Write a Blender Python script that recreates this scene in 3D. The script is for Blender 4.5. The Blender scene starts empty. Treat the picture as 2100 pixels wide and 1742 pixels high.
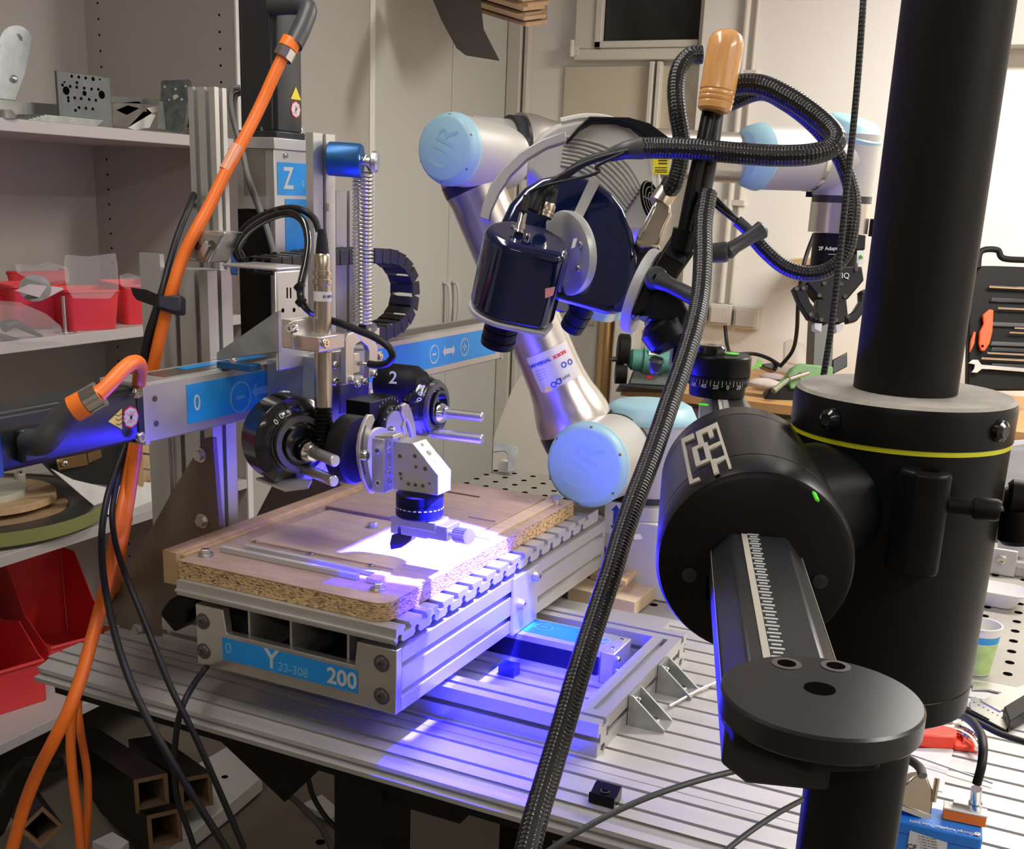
import bpy, bmesh, math, random
from mathutils import Vector as V, Matrix
random.seed(7)
S = bpy.context.scene
COL = S.collection
# ---------------------------------------------------------------- camera (position 0.81 m above the slotted table top, z = 0)
H = 0.81
FPX, CX, CY = 2337.0, 1050.0, 1085.3
_a, _b, _c = -0.44157643, 0.28625205, 0.04162978
ca, sa, cb, sb, cc, sc = math.cos(_a), math.sin(_a), math.cos(_b), math.sin(_b), math.cos(_c), math.sin(_c)
FW = V((sa*cb, ca*cb, -sb)); _r = V((ca, -sa, 0)); _u = _r.cross(FW)
RT = _r*cc + _u*sc; UP = _u*cc - _r*sc
CP = V((0, 0, H))
cam = bpy.data.cameras.new('camera'); co = bpy.data.objects.new('camera', cam); COL.objects.link(co)
cam.sensor_width = 36; cam.sensor_fit = 'HORIZONTAL'; cam.lens = FPX/2100*36; cam.shift_y = (CY-871)/2100; cam.clip_start = 0.05
co.matrix_world = Matrix(((RT.x, UP.x, -FW.x, CP.x), (RT.y, UP.y, -FW.y, CP.y), (RT.z, UP.z, -FW.z, CP.z), (0, 0, 0, 1)))
S.camera = co
S.view_settings.view_transform = 'Standard'; S.view_settings.look = 'None'; S.view_settings.gamma = 1
S.view_settings.use_curve_mapping = False; S.view_settings.exposure = 0.0
# ---------------------------------------------------------------- world and lamps
w = bpy.data.worlds.new('room'); S.world = w; w.use_nodes = True
w.node_tree.nodes['Background'].inputs[0].default_value = (0.9, 0.87, 0.85, 1); w.node_tree.nodes['Background'].inputs[1].default_value = 0.12
def area(name, loc, sx, sy, power, color, rot=(0, 0, 0)):
    l = bpy.data.lights.new(name, 'AREA'); l.shape = 'RECTANGLE'; l.size = sx; l.size_y = sy; l.energy = power; l.color = color
    o = bpy.data.objects.new(name, l); COL.objects.link(o); o.location = loc; o.rotation_euler = rot; return o
WARM = (1.0, 0.955, 0.89)
area('ceiling_lamp', (0.5, 3.3, 1.93), 1.5, 0.25, 82, WARM)
area('ceiling_lamp', (-1.0, 1.0, 1.93), 0.25, 1.5, 19, WARM)
area('ceiling_lamp', (1.6, 0.9, 1.93), 0.25, 1.5, 54, WARM)
area('ceiling_lamp', (0.3, -1.6, 1.93), 1.5, 0.3, 18, WARM)

# ---------------------------------------------------------------- a pixel of the photograph -> a point of the room
def ray(x, y): return FW + RT*((x-CX)/FPX) - UP*((y-CY)/FPX)
def PD(x, y, d): return CP + ray(x, y)*d
def PX(x, y, X): r = ray(x, y); return CP + r*((X-CP.x)/r.x)
def PY(x, y, Y): r = ray(x, y); return CP + r*((Y-CP.y)/r.y)
def PZ(x, y, Z=0.0): r = ray(x, y); return CP + r*((Z-CP.z)/r.z)
def PN(x, y, p0, n): r = ray(x, y); return CP + r*((p0-CP).dot(n)/r.dot(n))
def dep(p): return (p-CP).dot(FW)
def px2m(n, d): return n*d/FPX
# ---------------------------------------------------------------- materials
MATS = {}
def mat(name, col, rough=0.5, metal=0.0, bump=0.0, bscale=200, var=0.0, vscale=8, coat=0.0, stretch=(1, 1, 1), trans=0.0, alpha=1.0, emis=None, estr=0, spec=0.5, col2=None):
    m = bpy.data.materials.new(name); m.use_nodes = True; nt = m.node_tree; N = nt.nodes; L = nt.links
    b = N['Principled BSDF']
    c = tuple(col)+(1,)
    b.inputs['Base Color'].default_value = c; b.inputs['Roughness'].default_value = rough; b.inputs['Metallic'].default_value = metal
    b.inputs['Specular IOR Level'].default_value = spec
    if coat: b.inputs['Coat Weight'].default_value = coat; b.inputs['Coat Roughness'].default_value = 0.08
    if trans: b.inputs['Transmission Weight'].default_value = trans
    if alpha < 1: b.inputs['Alpha'].default_value = alpha
    if emis: b.inputs['Emission Color'].default_value = tuple(emis)+(1,); b.inputs['Emission Strength'].default_value = estr
    if bump or var:
        tc = N.new('ShaderNodeTexCoord'); mp = N.new('ShaderNodeMapping'); L.new(tc.outputs['Object'], mp.inputs[0]); mp.inputs['Scale'].default_value = stretch
    if bump:
        n = N.new('ShaderNodeTexNoise'); n.inputs['Scale'].default_value = bscale; n.inputs['Detail'].default_value = 3; L.new(mp.outputs[0], n.inputs['Vector'])
        bp = N.new('ShaderNodeBump'); bp.inputs['Strength'].default_value = bump; bp.inputs['Distance'].default_value = 0.001
        L.new(n.outputs[0], bp.inputs['Height']); L.new(bp.outputs[0], b.inputs['Normal'])
    if var:
        n = N.new('ShaderNodeTexNoise'); n.inputs['Scale'].default_value = vscale; n.inputs['Detail'].default_value = 6; n.inputs['Roughness'].default_value = 0.6; L.new(mp.outputs[0], n.inputs['Vector'])
        cr = N.new('ShaderNodeValToRGB'); cr.color_ramp.elements[0].position = 0.3; cr.color_ramp.elements[1].position = 0.7
        c2 = col2 if col2 else tuple(max(0, x*(1-var)) for x in col)
        cr.color_ramp.elements[0].color = tuple(c2)+(1,); cr.color_ramp.elements[1].color = tuple(min(1, x*(1+var*0.4)) for x in col)+(1,)
        L.new(n.outputs[0], cr.inputs[0]); L.new(cr.outputs[0], b.inputs['Base Color'])
        mr = N.new('ShaderNodeMapRange'); mr.inputs['To Min'].default_value = max(0.02, rough-0.08); mr.inputs['To Max'].default_value = min(1, rough+0.1)
        L.new(n.outputs[0], mr.inputs[0]); L.new(mr.outputs[0], b.inputs['Roughness'])
    MATS[name] = m; return m
ALU = mat('anodised_aluminium', (0.56, 0.55, 0.53), 0.38, 0.70, 0.05, 300, 0.04, 12)
ALUX = mat('table_aluminium', (0.56, 0.55, 0.535), 0.42, 0.45, 0.04, 200, 0.10, 5, stretch=(1, 5, 5))
STEEL = mat('machined_steel', (0.62, 0.60, 0.57), 0.30, 0.9, 0.03, 300, 0.05, 12)
DSTEEL = mat('dark_steel', (0.16, 0.15, 0.14), 0.35, 0.8, 0.05, 200, 0.2, 20)
CHROME = mat('chrome', (0.8, 0.78, 0.75), 0.12, 1.0)
BRONZ = mat('old_steel_plate', (0.20, 0.155, 0.11), 0.55, 0.35, 0.1, 80, 0.25, 9)
GALV = mat('galvanised_steel', (0.42, 0.44, 0.43), 0.42, 0.75, 0.1, 60, 0.3, 25)
BLK = mat('black_anodised', (0.006, 0.006, 0.0065), 0.34, 0.0, 0.03, 400, spec=0.16)
BLKG = mat('black_gloss', (0.008, 0.008, 0.009), 0.15, 0.0, 0.05, 150, coat=0.4)
BLKM = mat('black_matt', (0.008, 0.0075, 0.007), 0.5, 0.0, 0.12, 250, spec=0.16)
RUB = mat('black_rubber', (0.009, 0.009, 0.011), 0.5, spec=0.35)
DGREY = mat('dark_grey_plastic', (0.045, 0.047, 0.05), 0.45, 0, 0.06, 300)
MOTOR = mat('motor_black', (0.020, 0.022, 0.024), 0.33, 0.1, 0.08, 250)
DIRTY = mat('dusty_black', (0.36, 0.33, 0.29), 0.75, 0.0, 0.1, 200, 0.3, 14, col2=(0.17, 0.155, 0.135))
ORNG = mat('orange_cable', (0.85, 0.17, 0.012), 0.42)
ORNS = mat('orange_print', (0.9, 0.20, 0.02), 0.4)
BLUEL = mat('blue_label', (0.01, 0.27, 0.72), 0.4, 0, 0, 1, 0.12, 20)
GREYP = mat('label_grey_print', (0.50, 0.52, 0.52), 0.5)
DIMP = mat('worn_print', (0.12, 0.40, 0.66), 0.5)
NAVY = mat('navy_paint', (0.002, 0.008, 0.052), 0.14, 0.25, coat=0.8)
PBLUE = mat('petrol_blue_anodised', (0.012, 0.09, 0.24), 0.38, 0.5)
RGREY = mat('robot_grey', (0.40, 0.385, 0.36), 0.42, 0.15)
RSILV = mat('robot_aluminium', (0.60, 0.56, 0.52), 0.28, 0.9, 0.02, 200)
RBLUE = mat('robot_cap_blue', (0.28, 0.47, 0.55), 0.42)
SGREY = mat('scanner_grey', (0.40, 0.385, 0.35), 0.5)
WHITE = mat('white_plastic', (0.72, 0.71, 0.69), 0.45)
PAPER = mat('paper', (0.70, 0.69, 0.67), 0.8, var=0.12, vscale=20)
YEL = mat('yellow_print', (0.75, 0.62, 0.02), 0.4)
YELR = mat('yellow_ring', (0.55, 0.55, 0.01), 0.4)
REDP = mat('red_print', (0.7, 0.03, 0.04), 0.4)
RED = mat('red_plastic', (0.74, 0.045, 0.05), 0.42, 0, 0.03, 100)
REDB = mat('red_bright', (0.80, 0.05, 0.02), 0.4)
BLKP = mat('black_print', (0.02, 0.02, 0.02), 0.5)
BPRINT = mat('blue_print', (0.02, 0.05, 0.30), 0.5)
WPRINT = mat('white_print', (0.62, 0.62, 0.61), 0.5)
GPRINT = mat('green_print', (0.15, 0.4, 0.06), 0.5)
LIME = mat('spirit_level_green', (0.10, 0.75, 0.03), 0.3, emis=(0.1, 0.8, 0.03), estr=0.12)
WOODL = mat('light_wood', (0.60, 0.41, 0.22), 0.6, 0, 0.1, 80, 0.2, 6, stretch=(2, 12, 12))
WOODP = mat('plywood', (0.56, 0.42, 0.27), 0.6, 0, 0.08, 90, 0.18, 5, stretch=(2, 14, 4))
VENEER = mat('veneer', (0.42, 0.30, 0.22), 0.5, 0, 0.1, 90, 0.22, 7, stretch=(3, 12, 4))
BEECH = mat('bench_beech', (0.50, 0.27, 0.10), 0.5, 0, 0.05, 60, 0.22, 5, stretch=(2, 14, 14))
HANDLE = mat('turned_wood', (0.72, 0.36, 0.12), 0.25, 0, 0.03, 60, 0.12, 12, stretch=(10, 10, 1.5), coat=0.5)
CARDB = mat('cardboard', (0.42, 0.28, 0.15), 0.8, 0, 0.1, 60, 0.2, 10)
CARDI = mat('fibre_board_core', (0.20, 0.12, 0.06), 0.85, 0, 0.1, 60, 0.2, 10)
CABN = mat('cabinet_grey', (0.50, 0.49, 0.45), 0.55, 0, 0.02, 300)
SHELFM = mat('shelf_laminate', (0.50, 0.46, 0.45), 0.5, 0, 0.02, 300)
SIDEM = mat('shelf_side_laminate', (0.44, 0.40, 0.37), 0.6, 0, 0.02, 300)
WALLM = mat('wall_plaster', (0.82, 0.79, 0.73), 0.8, 0, 0.25, 18, 0.04, 1.3)
CEILM = mat('ceiling_paint', (0.6, 0.58, 0.54), 0.9)
FLOORM = mat('floor_linoleum', (0.20, 0.17, 0.13), 0.6, 0, 0.05, 30, 0.15, 4)
PERF = mat('welding_table_steel', (0.36, 0.34, 0.30), 0.45, 0.35, 0.05, 60, 0.12, 4)
HOLE = mat('hole_dark', (0.004, 0.0035, 0.003), 0.9, spec=0.0)
GRN = mat('vise_green', (0.13, 0.26, 0.10), 0.45, 0, 0.05, 80)
MGRN = mat('machine_green', (0.07, 0.24, 0.19), 0.4)
LGRN = mat('green_tape', (0.24, 0.27, 0.09), 0.6)
TEAL = mat('amp_blue', (0.015, 0.17, 0.62), 0.35, 0, 0.02, 200)
BRASS = mat('brass', (0.55, 0.36, 0.16), 0.3, 0.9)
GLASS = mat('clear_plastic', (0.9, 0.9, 0.9), 0.12, 0, alpha=0.22)
FILM = mat('plastic_film', (0.9, 0.88, 0.9), 0.18, 0, 0.6, 25, alpha=0.17)
PANE = mat('window_pane', (0.022, 0.026, 0.024), 0.12, 0, var=0.5, vscale=5)
FRAMEM = mat('window_frame_paint', (0.68, 0.64, 0.55), 0.5)
LAMPT = mat('pipe_white', (0.60, 0.56, 0.49), 0.5)
RAG = mat('rag', (0.55, 0.47, 0.43), 0.9, 0, 0.3, 30, 0.2, 12)
def particle_mat():
    m = bpy.data.materials.new('particle_board_core'); m.use_nodes = True; N = m.node_tree.nodes; L = m.node_tree.links; b = N['Principled BSDF']
    tc = N.new('ShaderNodeTexCoord'); mp = N.new('ShaderNodeMapping'); mp.inputs['Scale'].default_value = (1, 1, 2.2); L.new(tc.outputs['Object'], mp.inputs[0])
    v = N.new('ShaderNodeTexVoronoi'); v.inputs['Scale'].default_value = 190; v.inputs['Randomness'].default_value = 1; L.new(mp.outputs[0], v.inputs['Vector'])
    cr = N.new('ShaderNodeValToRGB'); e = cr.color_ramp.elements; e[0].color = (0.10, 0.055, 0.02, 1); e[1].color = (0.62, 0.43, 0.22, 1); e[0].position = 0.05; e[1].position = 0.75
    e2 = cr.color_ramp.elements.new(0.3); e2.color = (0.40, 0.25, 0.11, 1)
    L.new(v.outputs['Color'], cr.inputs[0]); L.new(cr.outputs[0], b.inputs['Base Color']); b.inputs['Roughness'].default_value = 0.85
    bp = N.new('ShaderNodeBump'); bp.inputs['Strength'].default_value = 0.9; bp.inputs['Distance'].default_value = 0.002; L.new(v.outputs['Distance'], bp.inputs['Height']); L.new(bp.outputs[0], b.inputs['Normal'])
    return m
PART = particle_mat()
def braid_mat():
    m = bpy.data.materials.new('braided_sleeve'); m.use_nodes = True; N = m.node_tree.nodes; L = m.node_tree.links; b = N['Principled BSDF']
    uv = N.new('ShaderNodeUVMap'); sp = N.new('ShaderNodeSeparateXYZ'); L.new(uv.outputs[0], sp.inputs[0])
    def math_(op, a, b_):
        n = N.new('ShaderNodeMath'); n.operation = op
        for i, q in enumerate((a, b_)):
            if isinstance(q, (int, float)): n.inputs[i].default_value = q
            elif q is not None: L.new(q, n.inputs[i])
        return n.outputs[0]
    A = math_('ADD', sp.outputs[0], sp.outputs[1]); B = math_('SUBTRACT', sp.outputs[0], sp.outputs[1])
    s1 = math_('SINE', math_('MULTIPLY', A, 6.28318), None); s2 = math_('SINE', math_('MULTIPLY', B, 6.28318), None)
    pr = math_('MULTIPLY', s1, s2)
    nz = N.new('ShaderNodeTexNoise'); nz.inputs['Scale'].default_value = 1.1; L.new(uv.outputs[0], nz.inputs['Vector'])
    th = math_('GREATER_THAN', math_('ADD', pr, math_('MULTIPLY', nz.outputs[0], 0.9)), 1.36)
    mx = N.new('ShaderNodeMix'); mx.data_type = 'RGBA'; mx.inputs[6].default_value = (0.005, 0.005, 0.006, 1); mx.inputs[7].default_value = (0.34, 0.34, 0.36, 1)
    L.new(th, mx.inputs[0]); L.new(mx.outputs[2], b.inputs['Base Color']); b.inputs['Roughness'].default_value = 0.42
    bp = N.new('ShaderNodeBump'); bp.inputs['Strength'].default_value = 0.45; bp.inputs['Distance'].default_value = 0.001; L.new(pr, bp.inputs['Height']); L.new(bp.outputs[0], b.inputs['Normal'])
    return m
BRAID = braid_mat()
# ---------------------------------------------------------------- mesh helpers
def frame(d):
    d = V(d).normalized(); a = V((0, 0, 1)) if abs(d.z) < 0.9 else V((1, 0, 0))
    u = d.cross(a).normalized(); v = d.cross(u).normalized(); return u, v, d
def smooth_path(pts, k=6):
    pts = [V(p) for p in pts]; P = [pts[0]*2-pts[1]]+pts+[pts[-1]*2-pts[-2]]; out = []
    for i in range(1, len(P)-2):
        p0, p1, p2, p3 = P[i-1], P[i], P[i+1], P[i+2]
        for j in range(k):
            t = j/k; out.append(0.5*((2*p1)+(p2-p0)*t+(2*p0-5*p1+4*p2-p3)*t*t+(3*p1-p0-3*p2+p3)*t**3))
    out.append(P[-2]); return out
class MB:
    def __init__(s): s.v = []; s.f = []; s.uv = {}
    def add(s, vs, fs):
        o = len(s.v); s.v += [V(p) for p in vs]; s.f += [tuple(i+o for i in f) for f in fs]; return s
    def box(s, x0, x1, y0, y1, z0, z1):
        return s.add([(x, y, z) for z in (z0, z1) for y in (y0, y1) for x in (x0, x1)], [(0, 2, 3, 1), (4, 5, 7, 6), (0, 1, 5, 4), (2, 6, 7, 3), (0, 4, 6, 2), (1, 3, 7, 5)])
    def obox(s, c, a, b, d):   # centre and three half vectors
        c, a, b, d = V(c), V(a), V(b), V(d)
        return s.add([c+a*i+b*j+d*k for k in (-1, 1) for j in (-1, 1) for i in (-1, 1)], [(0, 2, 3, 1), (4, 5, 7, 6), (0, 1, 5, 4), (2, 6, 7, 3), (0, 4, 6, 2), (1, 3, 7, 5)])
    def lathe(s, p, d, prof, n=28, caps=True):
        u, v, d = frame(d); p = V(p); vs = []; fs = []
        for (t, r) in prof:
            for i in range(n):
                a = 2*math.pi*i/n; vs.append(p+d*t+(u*math.cos(a)+v*math.sin(a))*r)
        for k in range(len(prof)-1):
            for i in range(n): j = (i+1) % n; fs.append((k*n+i, k*n+j, (k+1)*n+j, (k+1)*n+i))
        if caps: fs.append(tuple(reversed(range(n)))); fs.append(tuple((len(prof)-1)*n+i for i in range(n)))
        return s.add(vs, fs)
    def cyl(s, a, b, r, r2=None, n=28):
        a, b = V(a), V(b); return s.lathe(a, b-a, [(0, r), ((b-a).length, r if r2 is None else r2)], n)
    def ring(s, p, d, ro, ri, t, n=32):
        return s.lathe(p, d, [(0, ri), (0, ro), (t, ro), (t, ri), (0, ri)], n, False)
    def sph(s, c, r, n=16, sx=1, sy=1, sz=1):
        c = V(c); vs = []; fs = []; m = n//2
        for i in range(m+1):
            for j in range(n):
                a = math.pi*i/m; b = 2*math.pi*j/n; vs.append(c+V((r*sx*math.sin(a)*math.cos(b), r*sy*math.sin(a)*math.sin(b), r*sz*math.cos(a))))
        for i in range(m):
            for j in range(n): k = (j+1) % n; fs.append((i*n+j, (i+1)*n+j, (i+1)*n+k, i*n+k))
        return s.add(vs, fs)
    def prism(s, pts, t):     # coplanar points in order, extruded by vector t
        n = len(pts); t = V(t); p = [V(q) for q in pts]
        return s.add(p+[q+t for q in p], [tuple(reversed(range(n))), tuple(range(n, 2*n))]+[(i, (i+1) % n, n+(i+1) % n, n+i) for i in range(n)])
    def tube(s, pts, r, n=10, k=6, rr=None, flat=1.0, uvs=None):
        P = smooth_path(pts, k) if k else [V(p) for p in pts]; m = len(P); T = [(P[min(i+1, m-1)]-P[max(i-1, 0)]).normalized() for i in range(m)]
        u, v, _ = frame(T[0]); vs = []; fs = []; L = 0; ls = []
        for i in range(m):
            if i:
                u = (u-T[i]*u.dot(T[i])).normalized(); v = T[i].cross(u); L += (P[i]-P[i-1]).length
            ls.append(L); ri = r if rr is None else rr[0]+(rr[1]-rr[0])*i/(m-1)
            for j in range(n): a = 2*math.pi*j/n; vs.append(P[i]+u*math.cos(a)*ri+v*math.sin(a)*ri*flat)
        o = len(s.f)
        for i in range(m-1):
            for j in range(n):
                q = (j+1) % n; fs.append((i*n+j, i*n+q, (i+1)*n+q, (i+1)*n+j))
                if uvs: s.uv[o+len(fs)-1] = [(ls[i]*uvs[0], j/n*uvs[1]), (ls[i]*uvs[0], (j+1)/n*uvs[1]), (ls[i+1]*uvs[0], (j+1)/n*uvs[1]), (ls[i+1]*uvs[0], j/n*uvs[1])]
        fs.append(tuple(reversed(range(n)))); fs.append(tuple((m-1)*n+i for i in range(n)))
        return s.add(vs, fs)
def obj(name, mb, m, parent=None, bevel=0.0, angle=35, label=None, kind=None, seg=2, cat=None, group=None):
    me = bpy.data.meshes.new(name); me.from_pydata([tuple(p) for p in mb.v], [], mb.f); me.materials.append(m)
    if mb.uv:
        ul = me.uv_layers.new(name='UVMap')
        for fi, c in mb.uv.items():
            for k, li in enumerate(me.polygons[fi].loop_indices): ul.data[li].uv = c[k]
    bm = bmesh.new(); bm.from_mesh(me); bmesh.ops.recalc_face_normals(bm, faces=bm.faces); bm.to_mesh(me); bm.free()
    me.polygons.foreach_set('use_smooth', [True]*len(me.polygons)); me.set_sharp_from_angle(angle=math.radians(angle))
    o = bpy.data.objects.new(name, me); COL.objects.link(o)
    if parent:
        o.parent = parent; o.matrix_parent_inverse = PINV[parent.name] if parent.name in PINV else parent.matrix_world.inverted()
    if bevel:
        b = o.modifiers.new('bevel', 'BEVEL'); b.width = bevel; b.segments = seg; b.limit_method = 'ANGLE'; b.angle_limit = math.radians(40)
    if label: o['label'] = label
    if kind: o['kind'] = kind
    if cat: o['category'] = cat
    if group: o['group'] = group
    return o
PINV = {}
def thing(name, label, cat, loc, group=None):
    o = bpy.data.objects.new(name, None); COL.objects.link(o); o.empty_display_size = 0.02; o.location = loc
    o['label'] = label; o['category'] = cat
    if group: o['group'] = group
    PINV[o.name] = Matrix.Translation(-V(loc)); return o
def text(name, s, size, loc, xd, nd, m, parent=None, ax='CENTER', ext=0.0004, sx=1.0, bold=0.0):
    c = bpy.data.curves.new(name, 'FONT'); c.body = s; c.size = size; c.align_x = ax; c.align_y = 'CENTER'; c.extrude = ext; c.offset = bold; c.resolution_u = 3
    t = bpy.data.objects.new('tmp', c); COL.objects.link(t); dg = bpy.context.evaluated_depsgraph_get(); me = bpy.data.meshes.new_from_object(t.evaluated_get(dg)); bpy.data.objects.remove(t); bpy.data.curves.remove(c)
    me.materials.clear(); me.materials.append(m)
    x = V(xd).normalized(); n = V(nd).normalized(); y = n.cross(x).normalized(); x = y.cross(n); l = V(loc)
    me.transform(Matrix(((x.x*sx, y.x, n.x, l.x), (x.y*sx, y.y, n.y, l.y), (x.z*sx, y.z, n.z, l.z), (0, 0, 0, 1))))
    o = bpy.data.objects.new(name, me); COL.objects.link(o)
    if parent: o.parent = parent; o.matrix_parent_inverse = PINV[parent.name] if parent.name in PINV else parent.matrix_world.inverted()
    return o
def copy_thing(root, delta, label=None, rot=0.0):
    r = root.copy(); COL.objects.link(r); r.location = root.location+V(delta); r.rotation_euler = (0, 0, rot)
    if label: r['label'] = label
    for ch in list(root.children):
        c = ch.copy(); COL.objects.link(c); c.parent = r; c.matrix_parent_inverse = ch.matrix_parent_inverse.copy()
        for g in list(ch.children):
            d = g.copy(); COL.objects.link(d); d.parent = c; d.matrix_parent_inverse = g.matrix_parent_inverse.copy()
    return r
def screw(name, p, n, r, h, m=None, parent=None, label=None):
    u, v, n = frame(n); mb = MB().lathe(p, n, [(0, r), (h*0.6, r), (h, r*0.8), (h, r*0.42), (h*0.4, r*0.40)], 16)
    return obj(name, mb, m or STEEL, parent, label=label)
def rrect(w, h, r, n=4):   # rounded rectangle outline, 2D
    o = []
    for cx_, cy_, a0 in ((w/2-r, h/2-r, 0), (-w/2+r, h/2-r, 90), (-w/2+r, -h/2+r, 180), (w/2-r, -h/2+r, 270)):
        for i in range(n+1): a = math.radians(a0+90*i/n); o.append((cx_+r*math.cos(a), cy_+r*math.sin(a)))
    return o
def cable(name, pts, r, m, label, cat='cable', n=10, k=6, group=None):
    return obj(name, MB().tube([PD(*p) for p in pts], r, n, k), m, label=label, cat=cat, group=group, angle=60)
# ================================================================ SETTING
def struct(name, mb, m, **k): return obj(name, mb, m, kind='structure', **k)
struct('floor', MB().box(-3.0, 2.6, -3.0, 4.7, -0.85, -0.80), FLOORM)
struct('ceiling', MB().box(-3.0, 2.6, -3.0, 4.7, 1.95, 2.0), CEILM)
struct('wall_left', MB().box(-2.95, -2.78, -3.0, 4.7, -0.8, 1.95), WALLM)
struct('wall_right', MB().box(2.5, 2.6, -3.0, 4.7, -0.8, 1.95), WALLM)
struct('wall_front', MB().box(-2.78, 2.5, -3.0, -2.9, -0.8, 1.95), mat('unseen_wall_dimmed', (0.30, 0.28, 0.26), 0.8))  # unseen wall behind the camera, darkened to weaken reflections on black parts
# back wall: recessed on the left of x = -1.37, flush pier on the right
struct('wall_back', MB().box(-2.78, 2.5, 4.45, 4.6, -0.8, 1.95), WALLM)
struct('wall_back_pier', MB().box(-1.37, 2.5, 4.35, 4.45, -0.8, 1.95), WALLM)
# window with painted frame
wn = struct('window_1', MB().box(-1.90, -1.37, 4.40, 4.45, 1.318, 1.36).box(-1.90, -1.37, 4.40, 4.45, 1.80, 1.9).box(-1.90, -1.81, 4.40, 4.45, 1.36, 1.80)
            .box(-1.40, -1.37, 4.40, 4.45, 1.36, 1.80), FRAMEM, bevel=0.004)
obj('pane', MB().box(-1.81, -1.40, 4.425, 4.44, 1.36, 1.80), PANE, wn)
obj('glazing_bead', MB().box(-1.812, -1.785, 4.39, 4.42, 1.36, 1.80).box(-1.812, -1.40, 4.39, 4.42, 1.36, 1.385), FRAMEM, wn, bevel=0.003)
obj('hinge', MB().cyl((-1.905, 4.39, 1.33), (-1.905, 4.39, 1.39), 0.01).box(-1.92, -1.88, 4.395, 4.41, 1.335, 1.37), FRAMEM, wn)
# stained panel under the window with a pair of posts
st = bpy.data.materials.new('stained_panel'); st.use_nodes = True
N = st.node_tree.nodes; L = st.node_tree.links; tc = N.new('ShaderNodeTexCoord'); nz = N.new('ShaderNodeTexNoise'); nz.inputs['Scale'].default_value = 2.6; nz.inputs['Detail'].default_value = 8
L.new(tc.outputs['Object'], nz.inputs['Vector']); cr = N.new('ShaderNodeValToRGB'); cr.color_ramp.elements[0].position = 0.47; cr.color_ramp.elements[1].position = 0.56
cr.color_ramp.elements[0].color = (0.60, 0.53, 0.38, 1); cr.color_ramp.elements[1].color = (0.78, 0.74, 0.65, 1); L.new(nz.outputs[0], cr.inputs[0]); L.new(cr.outputs[0], N['Principled BSDF'].inputs['Base Color']); N['Principled BSDF'].inputs['Roughness'].default_value = 0.7
struct('trim_1', MB().box(-1.95, -1.37, 4.435, 4.449, 0.3, 1.300), st, bevel=0.003)
for i, x in enumerate((-1.585, -1.555)): struct('trim_%d' % (i+2), MB().box(x, x+0.018, 4.40, 4.436, 0.3, 1.312), FRAMEM, bevel=0.003)
struct('trim_4', MB().box(-2.19, -2.13, 4.40, 4.45, -0.8, 1.95).box(-2.12, -2.10, 4.41, 4.45, -0.8, 1.95), LAMPT, bevel=0.004)
# pipes, sockets and cable ducts on the right part of the back wall
t = thing('wall_pipe', 'pair of thin white pipes running down the pale back wall', 'pipe', (-1.19, 4.33, 0.44))
obj('pipe', MB().cyl((-1.205, 4.33, 0.44), (-1.205, 4.33, 1.93), 0.013, n=16), LAMPT, t)
obj('pipe', MB().cyl((-1.168, 4.335, 0.44), (-1.168, 4.335, 1.93), 0.009, n=12), LAMPT, t)
for z in (1.25, 0.80): obj('clip', MB().box(-1.225, -1.15, 4.32, 4.35, z, z+0.02), LAMPT, t)
def sock(x0, x1, z0, z1, lab, extra=None):
    t = thing('wall_socket', lab, 'socket', ((x0+x1)/2, 4.34, z0))
    obj('housing', MB().box(x0, x1, 4.305, 4.349, z0, z1), LAMPT, t, bevel=0.005)
    obj('cover', MB().box(x0+0.01, x1-0.01, 4.298, 4.306, z0+0.01, z1-0.01), LAMPT, t, bevel=0.002)
sock(-1.145, -1.05, 0.352, 0.435, 'surface-mounted square light switch, rightmost of the wall sockets')
sock(-1.242, -1.155, 0.358, 0.438, 'middle wall socket with a black cord plugged in from below')
sock(-1.325, -1.25, 0.365, 0.445, 'leftmost grey wall socket, half behind the braided hose')
struct('trim_5', MB().box(-0.345, 2.4, 4.25, 4.349, 1.33, 1.475), CABN, bevel=0.004)
t = thing('heating_pipe', 'brown upright heating pipe beside a white post behind the robot arm', 'pipe', (-1.62, 4.3, -0.8))
obj('pipe', MB().cyl((-1.645, 4.28, -0.8), (-1.645, 4.28, 1.0), 0.030, n=20), BRASS, t)
obj('pipe', MB().cyl((-1.69, 4.29, -0.8), (-1.69, 4.29, 1.0), 0.010, n=12), LAMPT, t, label='thin white pipe')
struct('trim_6', MB().box(-1.60, -1.52, 4.25, 4.35, -0.8, 1.0), LAMPT, bevel=0.003)
# ---------------------------------------------------------------- shelving unit on the left
t = thing('shelving_unit', 'open grey shelving unit with rows of peg holes on the left', 'shelf', (-2.47, 1.6, -0.8))
obj('back_panel', MB().box(-2.76, -2.744, 0.6, 2.717, -0.78, 1.9), SIDEM, t)
obj('side_panel', MB().box(-2.76, -2.192, 2.717, 2.737, -0.8, 1.9), SIDEM, t)
obj('side_panel', MB().box(-2.76, -2.192, 0.58, 0.6, -0.8, 1.9), SIDEM, t)
obj('edge_strip', MB().box(-2.192, -2.186, 2.715, 2.739, -0.8, 1.9), WHITE, t, label='white front edge of the side panel')
for z in (0.926, 0.436, -0.065, -0.537): obj('shelf', MB().box(-2.744, -2.19, 0.6, 2.717, z-0.028, z), SHELFM, t, bevel=0.0015)
hb = MB()
for k in range(60):
    z = -0.75+k*0.0435
    for x in (-2.69, -2.245): hb.cyl((x, 2.7175, z), (x, 2.7165, z), 0.0035, n=8)
obj('peg_holes', hb, HOLE, t, kind='stuff')
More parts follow.
